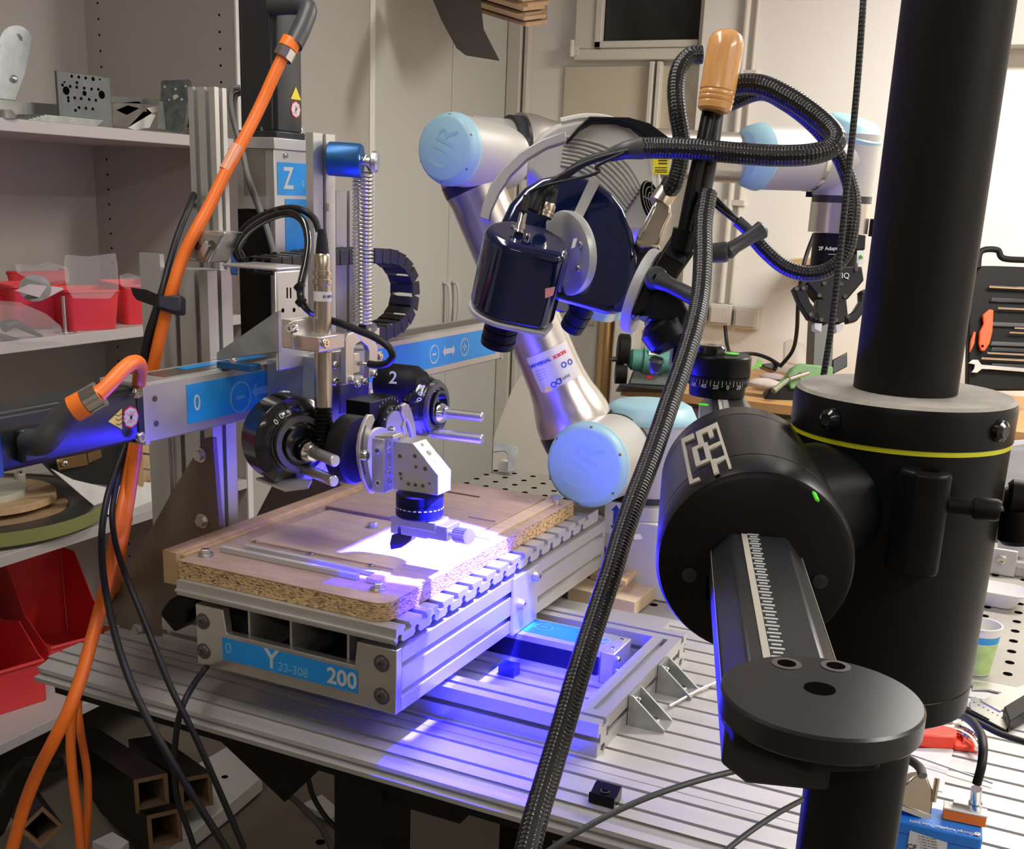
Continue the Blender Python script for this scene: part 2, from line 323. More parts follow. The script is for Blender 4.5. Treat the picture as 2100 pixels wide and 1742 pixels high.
# ---------------------------------------------------------------- tall cabinets
def cabinet(y0, y1, gap, lab, col=CABN):
    t = thing('tall_cabinet', lab, 'cabinet', (-2.45, (y0+y1)/2, -0.8))
    obj('body', MB().box(-2.76, -2.215, y0, y1, -0.8, 1.85), col, t)
    ys = [y0+0.003]+([gap] if gap else [])+[y1-0.003]
    for i in range(len(ys)-1):
        d = obj('door', MB().box(-2.213, -2.192, ys[i]+(0.002 if i else 0), ys[i+1]-0.002, -0.72, 1.83), col, t, bevel=0.001)
        if gap:
            y = gap-0.035 if i == 0 else gap+0.035
            obj('handle', MB().tube([(-2.19, y, 0.30), (-2.165, y, 0.315), (-2.158, y, 0.385), (-2.165, y, 0.455), (-2.19, y, 0.47)], 0.009, 10, flat=0.7), CABN, d)
    return t
cabinet(2.739, 3.40, None, 'plain grey tall cabinet front directly behind the gantry motor', mat('cabinet_grey_shaded', (0.40, 0.38, 0.35), 0.6))  # darker version of the cabinet grey, with the shade put into the colour
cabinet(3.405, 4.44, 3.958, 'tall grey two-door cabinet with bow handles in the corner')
struct('trim_7', MB().box(-2.20, -2.188, 3.395, 3.425, -0.8, 1.9), WHITE)
# ---------------------------------------------------------------- cardboard above
t = thing('cardboard_stack', 'stack of flattened brown cardboard lying high on the cabinet', 'cardboard', (-2.0, 3.4, 1.40))
def slab(pts, m, name, h): obj(name, MB().prism(pts, V((0, 0, h))), m, t)
cb = [PD(870, -40, 3.7), PD(930, 6, 3.65), PD(1075, 50, 3.62), PD(1119, 44, 3.7), PD(1119, 2, 3.9), PD(1100, -60, 4.0)]
for k in range(6): slab([p+V((0.006*math.sin(k*2.1), 0.012*math.cos(k*3.3), 0.014*k-0.005)) for p in cb], CARDB, 'sheet', 0.011)
t = obj('cardboard_flap', MB().prism([PD(880, -20, 3.62), PD(985, -8, 3.60), PD(992, 60, 3.50), PD(1024, 123, 3.42), PD(955, 112, 3.44), PD(936, 97, 3.46), PD(905, 40, 3.52)], FW*0.006), mat('dark_cardboard', (0.055, 0.045, 0.035), 0.8), label='dark cardboard flap hanging below the brown cardboard stack', cat='cardboard')
# ---------------------------------------------------------------- slotted aluminium table
TT = thing('slotted_table', 'long T-slotted aluminium table carrying the gantry machine', 'table', (-0.3, 1.7, -0.8))
X0, X1 = -1.514, 1.3
def table_section():
    p = [(1.322, 0.0)]
    y = 1.351
    while y < 2.08:
        p += [(y-0.004, 0), (y-0.004, -0.005), (y-0.008, -0.007), (y-0.008, -0.012), (y+0.008, -0.012), (y+0.008, -0.007), (y+0.004, -0.005), (y+0.004, 0)]; y += 0.05
    p += [(2.09, 0), (2.09, -0.036), (1.292, -0.036), (1.290, -0.027), (1.306, -0.025), (1.306, -0.022), (1.300, -0.020), (1.298, -0.012), (1.314, -0.009), (1.326, -0.004)]
    return p
obj('table_top', MB().prism([(X0, y, z) for y, z in table_section()], V((X1-X0, 0, 0))), ALUX, TT, angle=25)
obj('joint_line', MB().box(X0, X1, 1.4250, 1.4258, -0.0002, 0.0003), DSTEEL, TT)
obj('rail', MB().box(X0+0.02, X1, 1.315, 1.345, -0.062, -0.037), BLKM, TT)
obj('rail', MB().box(X0+0.02, X1, 2.0, 2.05, -0.09, -0.037), BLKM, TT)
for x, y in ((-0.90, 1.37), (0.9, 1.37), (-0.90, 2.0), (0.9, 2.0)): obj('leg', MB().box(x-0.045, x+0.045, y, y+0.09, -0.8, -0.062), BLKM, TT)
obj('crossbar', MB().box(-0.855, -0.72, 1.38, 1.42, -0.125, -0.062), BLKM, TT)
obj('gusset', MB().prism([(-1.27, 1.39, -0.065), (-0.95, 1.39, -0.065), (-1.06, 1.39, -0.19)], V((0, 0.012, 0))), BLKM, TT)
# ---------------------------------------------------------------- perforated welding table
TP = thing('perforated_table', 'grey perforated steel welding table behind the slotted table', 'table', (0, 2.6, -0.8))
obj('table_top', MB().box(-1.50, 1.3, 2.094, 3.08, -0.03, -0.002), PERF, TP, bevel=0.002)
hb = MB()
for i in range(-24, 8):
    for j in range(15):
        x = 0.002+i*0.0624; y = 2.155+j*0.0626
        hb.cyl((x, y, -0.0025), (x, y, -0.0012), 0.0085, n=14)
obj('holes', hb, HOLE, TP, kind='stuff')
for x in (-1.42, 1.2):
    for y in (2.15, 3.0): obj('leg', MB().box(x-0.04, x+0.04, y-0.03, y+0.05, -0.8, -0.03), DSTEEL, TP)
# fence rail with a clamp screw at the right
t = thing('fence_rail', 'aluminium fence rail with a bolted end block on the perforated table', 'rail', (0.2, 2.82, 0))
obj('rail', MB().box(-0.03, 0.9, 2.80, 2.84, -0.001, 0.022), ALU, t, bevel=0.001)
obj('rail', MB().box(-0.03, 0.9, 2.79, 2.80, 0.022, 0.036), ALU, t, bevel=0.001)
obj('end_block', MB().box(-0.085, -0.02, 2.785, 2.795, -0.001, 0.062), ALU, t, bevel=0.002)
screw('bolt', (-0.052, 2.785, 0.038), (0, -1, 0), 0.012, 0.012, CHROME, t)
# ---------------------------------------------------------------- wooden work bench at the wall
t = thing('workbench', 'beech-topped workbench against the pale back wall', 'bench', (-0.2, 4.0, -0.8))
obj('bench_top', MB().box(-1.324, 2.3, 3.615, 4.345, 0.168, 0.20), BEECH, t, bevel=0.002)
obj('drawer_unit', MB().box(-1.24, 2.2, 3.66, 4.3, -0.8, 0.167), mat('bench_carcass', (0.17, 0.13, 0.095), 0.6), t)
for i in range(5): obj('drawer', MB().box(-1.23+i*0.68, -0.57+i*0.68, 3.652, 3.659, -0.02, 0.15), mat('bench_drawer', (0.20, 0.155, 0.115), 0.6) if i == 0 else MATS['bench_drawer'], t, bevel=0.001)
# ================================================================ GANTRY MACHINE
def srect(w, h, sx=(0,), sy=(0,), sw=0.008, sd=0.011):   # slotted rectangle, 2D outline, centred; sx slots on the two long sides, sy on the short ones
    p = []
    def side(L, sl, f):
        for s in sorted(sl):
            for q in ((s-sw/2, 0), (s-sw/2, 0.003), (s-sw, 0.004), (s-sw*0.8, sd), (s+sw*0.8, sd), (s+sw, 0.004), (s+sw/2, 0.003), (s+sw/2, 0)): p.append(f(*q))
    p.append((-w/2, -h/2)); side(w, sx, lambda a, d: (a, -h/2+d))
    p.append((w/2, -h/2)); side(h, sy, lambda a, d: (w/2-d, a))
    p.append((w/2, h/2)); side(w, [-s for s in sx], lambda a, d: (-a, h/2-d))
    p.append((-w/2, h/2)); side(h, [-s for s in sy], lambda a, d: (-w/2+d, -a))
    return p
def extr(pts, o, u, v, t): o, u, v = V(o), V(u), V(v); return MB().prism([o+u*a+v*b for a, b in pts], V(t))
def bpx(xl, xm, xr, yt, yb, X):
    ym = (yt+yb)/2; y0 = PX(xm, ym, X).y; y1 = PX(xr, ym, X).y; x0 = PY(xl, ym, y0).x
    return (x0, X, y0, y1, PX(xm, yb, X).z, PX(xm, yt, X).z)
XA, YA, ZA = V((1, 0, 0)), V((0, 1, 0)), V((0, 0, 1))
def plate_label(name, a, b, c, d, n, parent, m=None): return obj(name, MB().prism([V(p) for p in (a, b, c, d)], V(n)*0.0006), m or BLUEL, parent)
def icon(c, r, xd, nd, kind, m, parent):
    c = V(c); n = V(nd); u = V(xd); v = n.cross(u)
    if kind in '+-':
        mb = MB().ring(c, n, r, r*0.88, 0.0008, 28); mb.obox(c+n*0.0004, u*r*0.38, v*r*0.09, n*0.0004)
        if kind == '+': mb.obox(c+n*0.0004, u*r*0.09, v*r*0.38, n*0.0004)
    else:
        L_, w_, h_ = r*1.3, r*0.26, r*0.62
        q = [(-L_, 0), (-L_*0.6, h_), (-L_*0.6, w_), (L_*0.6, w_), (L_*0.6, h_), (L_, 0), (L_*0.6, -h_), (L_*0.6, -w_), (-L_*0.6, -w_), (-L_*0.6, -h_)]
        mb = MB().prism([c+u*a+v*b for a, b in q], n*0.0008)
    return obj('symbol', mb, m, parent)
# ---------------------------------------------------------------- base frame
t = thing('machine_base_frame', 'aluminium profile frame lying on the slotted table around the lower axis', 'frame', (-0.9, 1.68, 0))
P45 = srect(0.048, 0.054, sx=(0,), sy=(0,), sw=0.009, sd=0.012)
obj('front_member', extr(P45, (-1.38, 1.487, 0.0276), YA, ZA, (1.38-0.535, 0, 0)), ALU, t)
obj('back_member', extr(P45, (-1.38, 1.87, 0.0276), YA, ZA, (1.38-0.535, 0, 0)), ALU, t)
obj('right_member', extr(P45, (-0.559, 1.5115, 0.0276), XA, ZA, (0, 0.334, 0)), ALU, t)
obj('left_member', extr(P45, (-1.356, 1.5115, 0.0276), XA, ZA, (0, 0.334, 0)), ALU, t)
t2 = thing('corner_bracket', 'cast triangular corner bracket on the base frame, the nearer of two', 'bracket', (-0.535, 1.53, 0), 'cast corner brackets of the base frame')
def corner_bracket(par, x, y, w=0.045, L=0.062, h=0.052):
    for yy in (y, y+w-0.004): obj('web', MB().prism([(x, yy, 0), (x+L, yy, 0), (x+L, yy, 0.006), (x+0.006, yy, h), (x, yy, h)], V((0, 0.004, 0))), GALV, par, bevel=0.0005)
    obj('foot', MB().box(x, x+L, y+0.004, y+w-0.004, 0, 0.006), GALV, par); obj('back_plate', MB().box(x, x+0.006, y+0.004, y+w-0.004, 0.006, h), GALV, par)
    screw('screw', (x+0.04, y+w/2, 0.006), (0, 0, 1), 0.008, 0.007, CHROME, par); screw('screw', (x+0.006, y+w/2, 0.034), (1, 0, 0), 0.008, 0.007, CHROME, par)
yb = PZ(1287, 1488).y
corner_bracket(t2, -0.534, yb)
b2 = copy_thing(t2, (0, PZ(1355, 1424).y-yb, 0), 'cast triangular corner bracket on the base frame, the farther of two')
obj('linear_guide', MB().box(-1.25, -0.62, 1.545, 1.565, -0.001, 0.018).box(-1.25, -0.62, 1.550, 1.560, 0.018, 0.024), STEEL, label='steel guide bar lying inside the base frame near its front', cat='guide')
obj('profile_bar', extr(srect(0.05, 0.03, sx=(), sy=(0,)), (-1.2, 1.98, 0.015), YA, ZA, (0.60, 0, 0)), ALU, label='low aluminium profile bar lying behind the base frame', cat='bar')
# ---------------------------------------------------------------- lower axis inside the frame
t = thing('lower_axis', 'low motion axis with blue plus label lying inside the base frame', 'axis', (-0.95, 1.765, 0))
obj('body', extr([(-0.043, 0), (0.043, 0), (0.043, 0.058), (-0.043, 0.058), (-0.043, 0.047), (-0.036, 0.047), (-0.036, 0.012), (-0.043, 0.012)], (-1.25, 1.765, 0), YA, ZA, (0.615, 0, 0)), ALU, t)
obj('end_plate', MB().box(-0.635, -0.61, 1.722, 1.808, 0, 0.058), ALU, t, bevel=0.002)
obj('dark_slot', MB().box(-1.24, -0.64, 1.7215, 1.7225, 0.012, 0.046), BLKM, t)
plate_label('label', (-1.2, 1.738, 0.058), (-0.665, 1.738, 0.058), (-0.665, 1.803, 0.058), (-1.2, 1.803, 0.058), (0, 0, 1), t)
icon((PZ(1097, 1301, 0.0587).x, 1.772, 0.0587), 0.017, XA, ZA, '+', DIMP, t); icon((PZ(1040, 1288, 0.0587).x, 1.772, 0.0587), 0.017, XA, ZA, 'a', DIMP, t)
text('label_text', '200', 0.034, (PZ(1202, 1328, 0.059).x, 1.768, 0.059), XA, ZA, DIMP, t)
for y in (1.745, 1.79): screw('screw', (-0.622, y, 0.058), (0, 0, 1), 0.005, 0.003, CHROME, t)
for z in (0.018, 0.042): screw('screw', (-0.61, 1.74, z), (1, 0, 0), 0.006, 0.004, CHROME, t)
obj('stop_block', MB().box(-0.80, -0.77, 1.66, 1.685, -0.001, 0.02), MOTOR, label='small dark stop block lying inside the base frame', cat='block')
# ---------------------------------------------------------------- cross stage
t = thing('cross_stage', 'broad motion stage with blue Y label under the clamping plate', 'stage', (-0.985, 1.73, 0.06))
obj('end_panel', MB().prism([(-1.172, 1.318, 0.065), (-0.80, 1.318, 0.065), (-0.80, 1.318, 0.167), (-0.868, 1.318, 0.167), (-0.872, 1.318, 0.128), (-1.112, 1.318, 0.128), (-1.118, 1.318, 0.167), (-1.172, 1.318, 0.167)], V((0, 0.016, 0))), STEEL, t, bevel=0.0012)
# side rails with two grooves
RS = [(0, 0.065), (0.018, 0.065), (0.018, 0.086), (0.006, 0.088), (0.006, 0.095), (0.018, 0.098), (0.018, 0.130), (0.006, 0.133), (0.006, 0.140), (0.018, 0.143), (0.018, 0.165), (0.006, 0.167), (0, 0.167)]
obj('side_rail', MB().prism([(-0.818+a, 1.334, z) for a, z in RS], V((0, 0.80, 0))), ALU, t)
obj('side_rail', MB().prism([(-1.154-a, 1.334, z) for a, z in RS], V((0, 0.80, 0))), ALU, t)
obj('bed', MB().box(-1.154, -0.818, 1.34, 2.13, 0.068, 0.080), DSTEEL, t)
obj('end_plate', MB().box(-1.172, -0.80, 2.134, 2.15, 0.065, 0.167), ALU, t)
obj('lead_screw', MB().cyl((-0.985, 1.34, 0.115), (-0.985, 2.13, 0.115), 0.011), STEEL, t)
for x in (-1.08, -1.00, -0.895): obj('fin', MB().box(x-0.002, x+0.002, 1.335, 1.52, 0.088, 0.175), ALU, t)
for x in (-1.10, -0.87): obj('carriage_block', MB().box(x-0.02, x+0.02, 1.38, 1.46, 0.125, 0.1745), STEEL, t, bevel=0.002)
obj('carriage_plate', MB().box(-1.14, -0.83, 1.36, 2.08, 0.155, 0.1745), DSTEEL, t)
y0 = PX(1046, 1270, -0.80).y; y1 = PX(1096, 1240, -0.80).y
obj('joining_plate', MB().box(-0.800, -0.794, y0, y1, 0.060, 0.167), ALU, t, bevel=0.001)
screw('screw', (-0.794, y0+0.022, 0.145-0.03), (1, 0, 0), 0.010, 0.012, STEEL, t); screw('screw', (-0.794, y1-0.02, 0.15), (1, 0, 0), 0.010, 0.012, STEEL, t)
for p in ((416, 1275), (418, 1336), (783, 1361), (783, 1428)):
    q = PY(p[0], p[1], 1.318); mb = MB().lathe(q, (0, -1, 0), [(0.0, 0.0135), (0.0012, 0.0135), (0.0012, 0.012)], 20).lathe(q, (0, -1, 0), [(0, 0.0105), (0.003, 0.0095), (0.0045, 0.006), (0.0045, 0.004), (0.002, 0.0035)], 18); obj('button_screw', mb, DSTEEL, t)
p1, p2 = PY(456, 1326, 1.317), PY(733, 1388, 1.317)
plate_label('label', (p1.x, 1.3175, 0.084), (p2.x, 1.3175, 0.084), (p2.x, 1.3175, 0.121), (p1.x, 1.3175, 0.121), (0, -1, 0), t)
text('label_text', '0', 0.026, (PY(469, 1355, 1.3166).x, 1.3166, 0.104), XA, -YA, DIMP, t, bold=0.0004)
text('label_text', 'Y', 0.044, (PY(557, 1372, 1.3166).x, 1.3166, 0.1035), XA, -YA, GREYP, t, bold=0.0006)
text('label_text', '33-308', 0.020, (PY(601, 1393, 1.3166).x, 1.3166, 0.095), XA, -YA, DIMP, t, bold=0.0004)
text('label_text', '200', 0.036, (PY(701, 1407, 1.3166).x, 1.3166, 0.1015), XA, -YA, GREYP, t, bold=0.0008)
# black cable elbow beside the stage
obj('cable_elbow', MB().prism([PY(330, 1252, 1.36), PY(345, 1232, 1.36), PY(362, 1222, 1.36), PY(400, 1226, 1.36), PY(404, 1240, 1.36), PY(384, 1253, 1.36), PY(382, 1279, 1.36), PY(357, 1298, 1.36), PY(327, 1262, 1.36)], V((0, 0.045, 0))), BLK, label='faceted black rubber elbow sticking out left of the Y stage', cat='elbow', bevel=0.004)
# ---------------------------------------------------------------- clamping plate with slots
t = thing('clamping_plate', 'T-slotted aluminium clamping plate under the particle board', 'plate', (-1.0, 1.7, 0.175))
p = []; y = 1.317; zt, zb = 0.2, 0.1755
top = [(1.317, zt)]; bot = []
k = 0
while y+0.048 < 2.10:
    c = y+0.0315
    if k < 15: top += [(c-0.0065, zt), (c-0.0065, zt-0.004), (c-0.0105, zt-0.005), (c-0.009, zt-0.0105), (c+0.009, zt-0.0105), (c+0.0105, zt-0.005), (c+0.0065, zt-0.004), (c+0.0065, zt)]
    b = y+0.0095; bot += [(b-0.009, zb), (b-0.009, zb+0.002), (b-0.0045, zb+0.004), (b-0.006, zb+0.011), (b, zb+0.0145), (b+0.006, zb+0.011), (b+0.0045, zb+0.004), (b+0.009, zb+0.002), (b+0.009, zb)]
    y += 0.0492; k += 1
sec = top+[(2.10, zt), (2.10, zb)]+list(reversed(bot))+[(1.317, zb), (1.317, zb+0.006), (1.312, zb+0.007), (1.312, zb+0.010), (1.317, zb+0.011)]
sec2 = []
for q in sec:
    if not sec2 or (V((q[0], q[1]))-V((sec2[-1][0], sec2[-1][1]))).length > 1e-6: sec2.append(q)
obj('plate', MB().prism([(-1.208, a, b) for a, b in sec2], V((0.408, 0, 0))), ALU, t, angle=25)
# ---------------------------------------------------------------- particle board fixture
t = thing('fixture_board', 'particle-board fixture with veneered top bolted on the clamping plate', 'board', (-1.02, 1.68, 0.2))
corner = [(-1.213, 1.328), (-0.85, 1.328), (-0.838, 1.331), (-0.829, 1.339), (-0.826, 1.35), (-0.826, 2.03), (-1.213, 2.03)]
obj('core', MB().prism([(a, b, 0.2005) for a, b in corner], V((0, 0, 0.0265))), PART, t)
obj('veneer', MB().prism([(a, b, 0.227) for a, b in corner], V((0, 0, 0.0025))), VENEER, t, bevel=0.0008)
obj('side_batten', MB().box(-1.252, -1.222, 1.336, 2.03, 0.182, 0.2375), WOODL, t, bevel=0.001)
obj('spacer', MB().box(-1.2215, -1.2135, 1.345, 2.03, 0.195, 0.232), WOODL, t)
obj('upper_sheet', MB().box(-1.19, -0.872, 1.70, 1.995, 0.2297, 0.238), VENEER, t, bevel=0.0008)
obj('edge_strip', MB().box(-0.8715, -0.845, 1.70, 1.995, 0.2297, 0.2345), WOODP, t, bevel=0.0008)
obj('thin_sheet', MB().box(-1.18, -0.90, 1.47, 1.698, 0.2297, 0.2322), WOODP, t)
obj('stop_strip', MB().box(-1.16, -0.905, 1.425, 1.434, 0.2297, 0.238), mat('acrylic_strip', (0.45, 0.43, 0.42), 0.2), t, bevel=0.001)
obj('stop_strip', MB().box(-1.185, -0.92, 1.395, 1.404, 0.2297, 0.2395), MATS['acrylic_strip'], t, bevel=0.001)
obj('wood_cleat', MB().box(-0.903, -0.882, 1.395, 1.434, 0.2297, 0.2385), WOODL, t, bevel=0.001)
obj('notched_strip', MB().box(-1.10, -0.98, 1.915, 1.921, 0.238, 0.2395), mat('groove_brown', (0.12, 0.06, 0.03), 0.7), t)
obj('notched_strip', MB().box(-0.93, -0.875, 1.78, 1.80, 0.238, 0.2400), VENEER, t)
for (x, y) in ((764, 1084), (422, 1140), (775, 1210)):
    q = PZ(x, y, 0.2297)
    obj('hex_bolt', MB().cyl(q, q+ZA*0.002, 0.0125).cyl(q+ZA*0.0025, q+ZA*0.0042, 0.0122).lathe(q+ZA*0.0045, ZA, [(0, 0.0085), (0.006, 0.0085), (0.007, 0.0075)], 6), STEEL, t, bevel=0.0004)
q = PZ(1139, 1036, 0.2297); obj('hex_bolt', MB().cyl(q, q+ZA*0.012, 0.006).lathe(q+ZA*0.012, ZA, [(0, 0.0105), (0.007, 0.0105)], 6), STEEL, t)
for (x, y) in ((500, 1085), (595, 1052), (678, 1020), (523, 1111), (637, 1136), (761, 1160), (975, 1053), (1013, 1078), (733, 1017)):
    q = PZ(x, y, 0.231); obj('wood_screw', MB().lathe(q, ZA, [(0, 0.0052), (0.0015, 0.0048), (0.0026, 0.003)], 12), CHROME, t)
# ---------------------------------------------------------------- portal columns
t = thing('portal_column', 'slotted aluminium column standing at the left with a brown gusset', 'column', (-1.325, 1.53, 0))
obj('front_profile', extr(srect(0.09, 0.058, sx=(-0.022, 0.022), sy=(0,), sw=0.010, sd=0.013), (-1.325, 1.529, 0), XA, YA, (0, 0, 0.668)), ALU, t)
obj('tall_profile', extr(srect(0.056, 0.030, sx=(-0.012, 0.012), sy=(0,), sw=0.009, sd=0.009), (-1.344, 1.590, 0), XA, YA, (0, 0, 0.958)), ALU, t)
obj('angle_plate', MB().box(-1.415, -1.3705, 1.49, 1.50, 0.0, 0.69), ALU, t)
gp = [PY(x, y, 1.488) for x, y in ((211, 1270), (238, 1213), (329, 1051), (351, 1011), (420, 899), (436, 899), (450, 1080), (462, 1260))]
for g in gp: g.z = max(g.z, 0.004)
gp[0] = V((gp[0].x, 1.488, 0.003)); gp.append(V((gp[-1].x, 1.488, 0.003)))
obj('gusset_plate', MB().prism(gp, V((0, 0.011, 0))), BRONZ, t, bevel=0.001)
for x, y in ((413, 933), (417, 1068), (285, 1292), (228, 1265)):
    q = PY(x, y, 1.488); obj('hex_bolt', MB().cyl(q, q-YA*0.004, 0.013).lathe(q-YA*0.004, -YA, [(0, 0.009), (0.008, 0.009)], 6), STEEL, t)
obj('foot_angle', MB().box(-1.56, -1.52, 1.478, 1.4875, 0.001, 0.02), GALV, t)
# cast bracket on the column top
q = [PY(x, y, 1.474) for x, y in ((417, 473), (462, 477), (427, 540), (381, 535))]
cbk = obj('cast_bracket', MB().prism(q, V((0, 0.05, 0))), STEEL, t, bevel=0.003)
mid = sum(q, V((0, 0, 0)))/4; obj('recess', MB().prism([mid+(p_-mid)*0.8-YA*0.0003 for p_ in q], V((0, -0.0005, 0))), GALV, t)
for x, y in ((404, 503), (434, 503)):
    c = PY(x, y, 1.4725); obj('hole', MB().cyl(c, c-YA*0.0008, 0.005).ring(c, -YA, 0.0075, 0.005, 0.0015), DSTEEL, t)
obj('rib', MB().prism([PY(x, y, 1.4725) for x, y in ((412, 512), (424, 494), (432, 506), (420, 528))], V((0, -0.004, 0))), STEEL, t)
t = thing('portal_column', 'pale slotted column rising behind the coil spring', 'column', (-1.32, 1.9, 0))
x0, x1, y0, y1, z0, z1 = bpx(660, 690, 760, 391, 1000, -1.285)
obj('profile', extr(srect(0.075, y1-y0, sx=(0,), sy=(-0.02, 0.02), sw=0.010, sd=0.012), (-1.3225, (y0+y1)/2, 0), XA, YA, (0, 0, z1)), ALU, t)
obj('gusset_plate', MB().prism([(-1.56, y0-0.011, 0.0), (-1.285, y0-0.011, 0.0), (-1.285, y0-0.011, 0.34), (-1.36, y0-0.011, 0.34)], V((0, 0.011, 0))), BRONZ, t)
obj('gusset_plate', MB().prism([(-1.14, y0-0.011, 0.0), (-1.2845, y0-0.011, 0.0), (-1.2845, y0-0.011, 0.26)], V((0, 0.011, 0))), BRONZ, t)
YC0, YC1 = y0, y1
# ---------------------------------------------------------------- vertical axis with motor
t = thing('vertical_axis', 'upright aluminium axis with blue Z label and black motor on top', 'axis', (-1.33, 1.75, 0.3))
b = bpx(487, 565, 650, 306, 700, -1.285)
obj('housing', MB().box(b[0]+0.004, b[1], b[2], b[3], b[4], b[5]), ALU, t, bevel=0.001)
obj('recess', MB().box(b[0]+0.018, b[1]-0.018, b[2]-0.0006, b[2]+0.001, b[4]+0.2, b[5]-0.003), mat('recess_grey', (0.25, 0.22, 0.19), 0.5, 0.5), t)
obj('bellows', MB().box(b[0]+0.006, b[1]-0.012, b[2]-0.004, b[2]+0.002, b[4], PY(520, 430, b[2]).z), BLKM, t)
obj('cross_block', MB().box(b[0]+0.02, b[1]-0.012, b[2]-0.008, b[2]+0.002, PY(520, 428, b[2]).z, PY(520, 403, b[2]).z), ALU, t)
obj('cap_plate', MB().box(b[0], b[1]+0.004, b[2]-0.004, b[3]+0.004, b[5], b[5]+0.019), ALU, t, bevel=0.001)
mo = bpx(487, 562, 629, 60, 283, -1.290); zt = b[5]+0.019
def motor(name, c, ax, u, v, L, w, par, zeb=None):   # servo motor: flange, ribbed square body, rear band
    c, ax, u, v = V(c), V(ax), V(u), V(v)
    obj('motor_flange', MB().obox(c+ax*0.006, u*w, v*w, ax*0.006), MOTOR, par, bevel=0.002)
    o2 = [c+ax*0.012+u*a+v*b_ for a, b_ in [(x_*w*0.97, y_*w*0.97) for x_, y_ in ((-0.72, -1), (0.72, -1), (0.8, -0.88), (0.95, -0.88), (1, -0.8), (1, 0.8), (0.95, 0.88), (0.8, 0.88), (0.72, 1), (-0.72, 1), (-0.8, 0.88), (-0.95, 0.88), (-1, 0.8), (-1, -0.8), (-0.95, -0.88), (-0.8, -0.88))]]
    return obj('motor_body', MB().prism(o2, ax*L), MOTOR, par, bevel=0.002)
mc = V(((mo[0]+mo[1])/2, mo[2]+0.043, zt))
motor('motor', mc, ZA, XA, YA, 0.33, 0.042, t)
screw('screw', (mo[1]-0.03, mc.y-0.035, zt+0.012), ZA, 0.006, 0.009, CHROME, t); screw('screw', (mo[1]-0.004, mc.y+0.035, zt+0.012), ZA, 0.006, 0.009, CHROME, t)
xf = mc.x+0.0412
plate_label('warning_label', (xf, mc.y+0.001, PX(604, 204, xf).z), (xf, mc.y+0.031, PX(604, 204, xf).z), (xf, mc.y+0.0161, PX(604, 178, xf).z), (xf, mc.y+0.0159, PX(604, 178, xf).z), (1, 0, 0), t, YEL)
c8 = PX(606, 225, xf); c8.x = xf
obj('no_touch_label', MB().lathe(c8, XA, [(0, 0.0145), (0.0006, 0.0145)], 8), REDP, t); obj('no_touch_face', MB().lathe(c8, XA, [(0, 0.0125), (0.001, 0.0125)], 8), WPRINT, t)
obj('no_touch_sign', MB().obox(c8+XA*0.0012, YA*0.002, ZA*0.008, XA*0.0002).obox(c8+XA*0.0012, (YA+ZA)*0.006, (YA-ZA)*0.001, XA*0.0002), mat('faded_red', (0.6, 0.35, 0.35), 0.5), t)
X_ = b[1]+0.0002
l0, l1 = PX(566, 332, X_), PX(650, 330, X_)
plate_label('label', (X_, l0.y+0.003, PX(566, 400, X_).z), (X_, b[3]-0.001, PX(566, 400, X_).z), (X_, b[3]-0.001, l0.z), (X_, l0.y+0.003, l0.z), (1, 0, 0), t)
plate_label('label', (X_, PX(585, 450, X_).y, PX(585, 640, X_).z), (X_, b[3]-0.001, PX(585, 640, X_).z), (X_, b[3]-0.001, PX(585, 408, X_).z), (X_, PX(585, 450, X_).y, PX(585, 408, X_).z), (1, 0, 0), t)
zc = PX(590, 368, X_); text('label_text', 'Z', 0.052, (X_+0.0007, zc.y+0.001, zc.z), YA, XA, GREYP, t, bold=0.001, sx=0.85)
zc = PX(620, 380, X_); text('label_text', '4', 0.022, (X_+0.0007, zc.y, zc.z), YA, XA, DIMP, t)
zc = PX(585, 319, X_); screw('screw', (X_, zc.y, zc.z), XA, 0.005, 0.004, CHROME, t)
# plug on the motor top
obj('plug_body', MB().tube([PD(560, 12, 1.93), PD(600, 10, 1.90), PD(630, 16, 1.88), PD(622, 50, 1.87), PD(602, 92, 1.86)], 0.0155, 14), DGREY, t)
obj('plug_ring', MB().cyl(PD(599, 82, 1.86), PD(590, 100, 1.86), 0.0163, n=20), ORNS, t, label='orange plug ring'); obj('plug_nut', MB().cyl(PD(589, 101, 1.86), PD(579, 120, 1.86), 0.0168, n=8), CHROME, t, label='shiny hex nut of the plug')
# ---------------------------------------------------------------- horizontal beam
t = thing('beam_axis', 'long horizontal aluminium axis with blue labels and a black motor', 'axis', (-1.24, 1.85, 0.43))
BZ0, BZ1 = 0.4315, 0.522
obj('housing', MB().prism([(-1.28, 1.265, BZ0), (-1.203, 1.265, BZ0), (-1.20, 1.265, BZ0+0.003), (-1.20, 1.265, BZ1-0.004), (-1.205, 1.265, BZ1), (-1.275, 1.265, BZ1), (-1.28, 1.265, BZ1-0.004)], V((0, 1.17, 0))), ALU, t)
obj('top_groove', MB().box(-1.262, -1.214, 1.32, 2.42, BZ1, BZ1+0.0006), mat('cover_band', (0.20, 0.18, 0.16), 0.35, 0.7), t)
obj('end_cap', MB().box(-1.282, -1.198, 1.255, 1.2649, BZ0-0.001, BZ1+0.001), ALU, t, bevel=0.001)
obj('end_cap', MB().box(-1.282, -1.198, 2.4351, 2.443, BZ0-0.001, BZ1+0.001), ALU, t, bevel=0.001)
for yy0, yy1 in ((1.349, 1.70), (1.70, 2.407)): plate_label('label', (-1.1998, yy0, 0.4475), (-1.1998, yy1-0.001, 0.4475), (-1.1998, yy1-0.001, 0.5085), (-1.1998, yy0, 0.5085), (1, 0, 0), t)
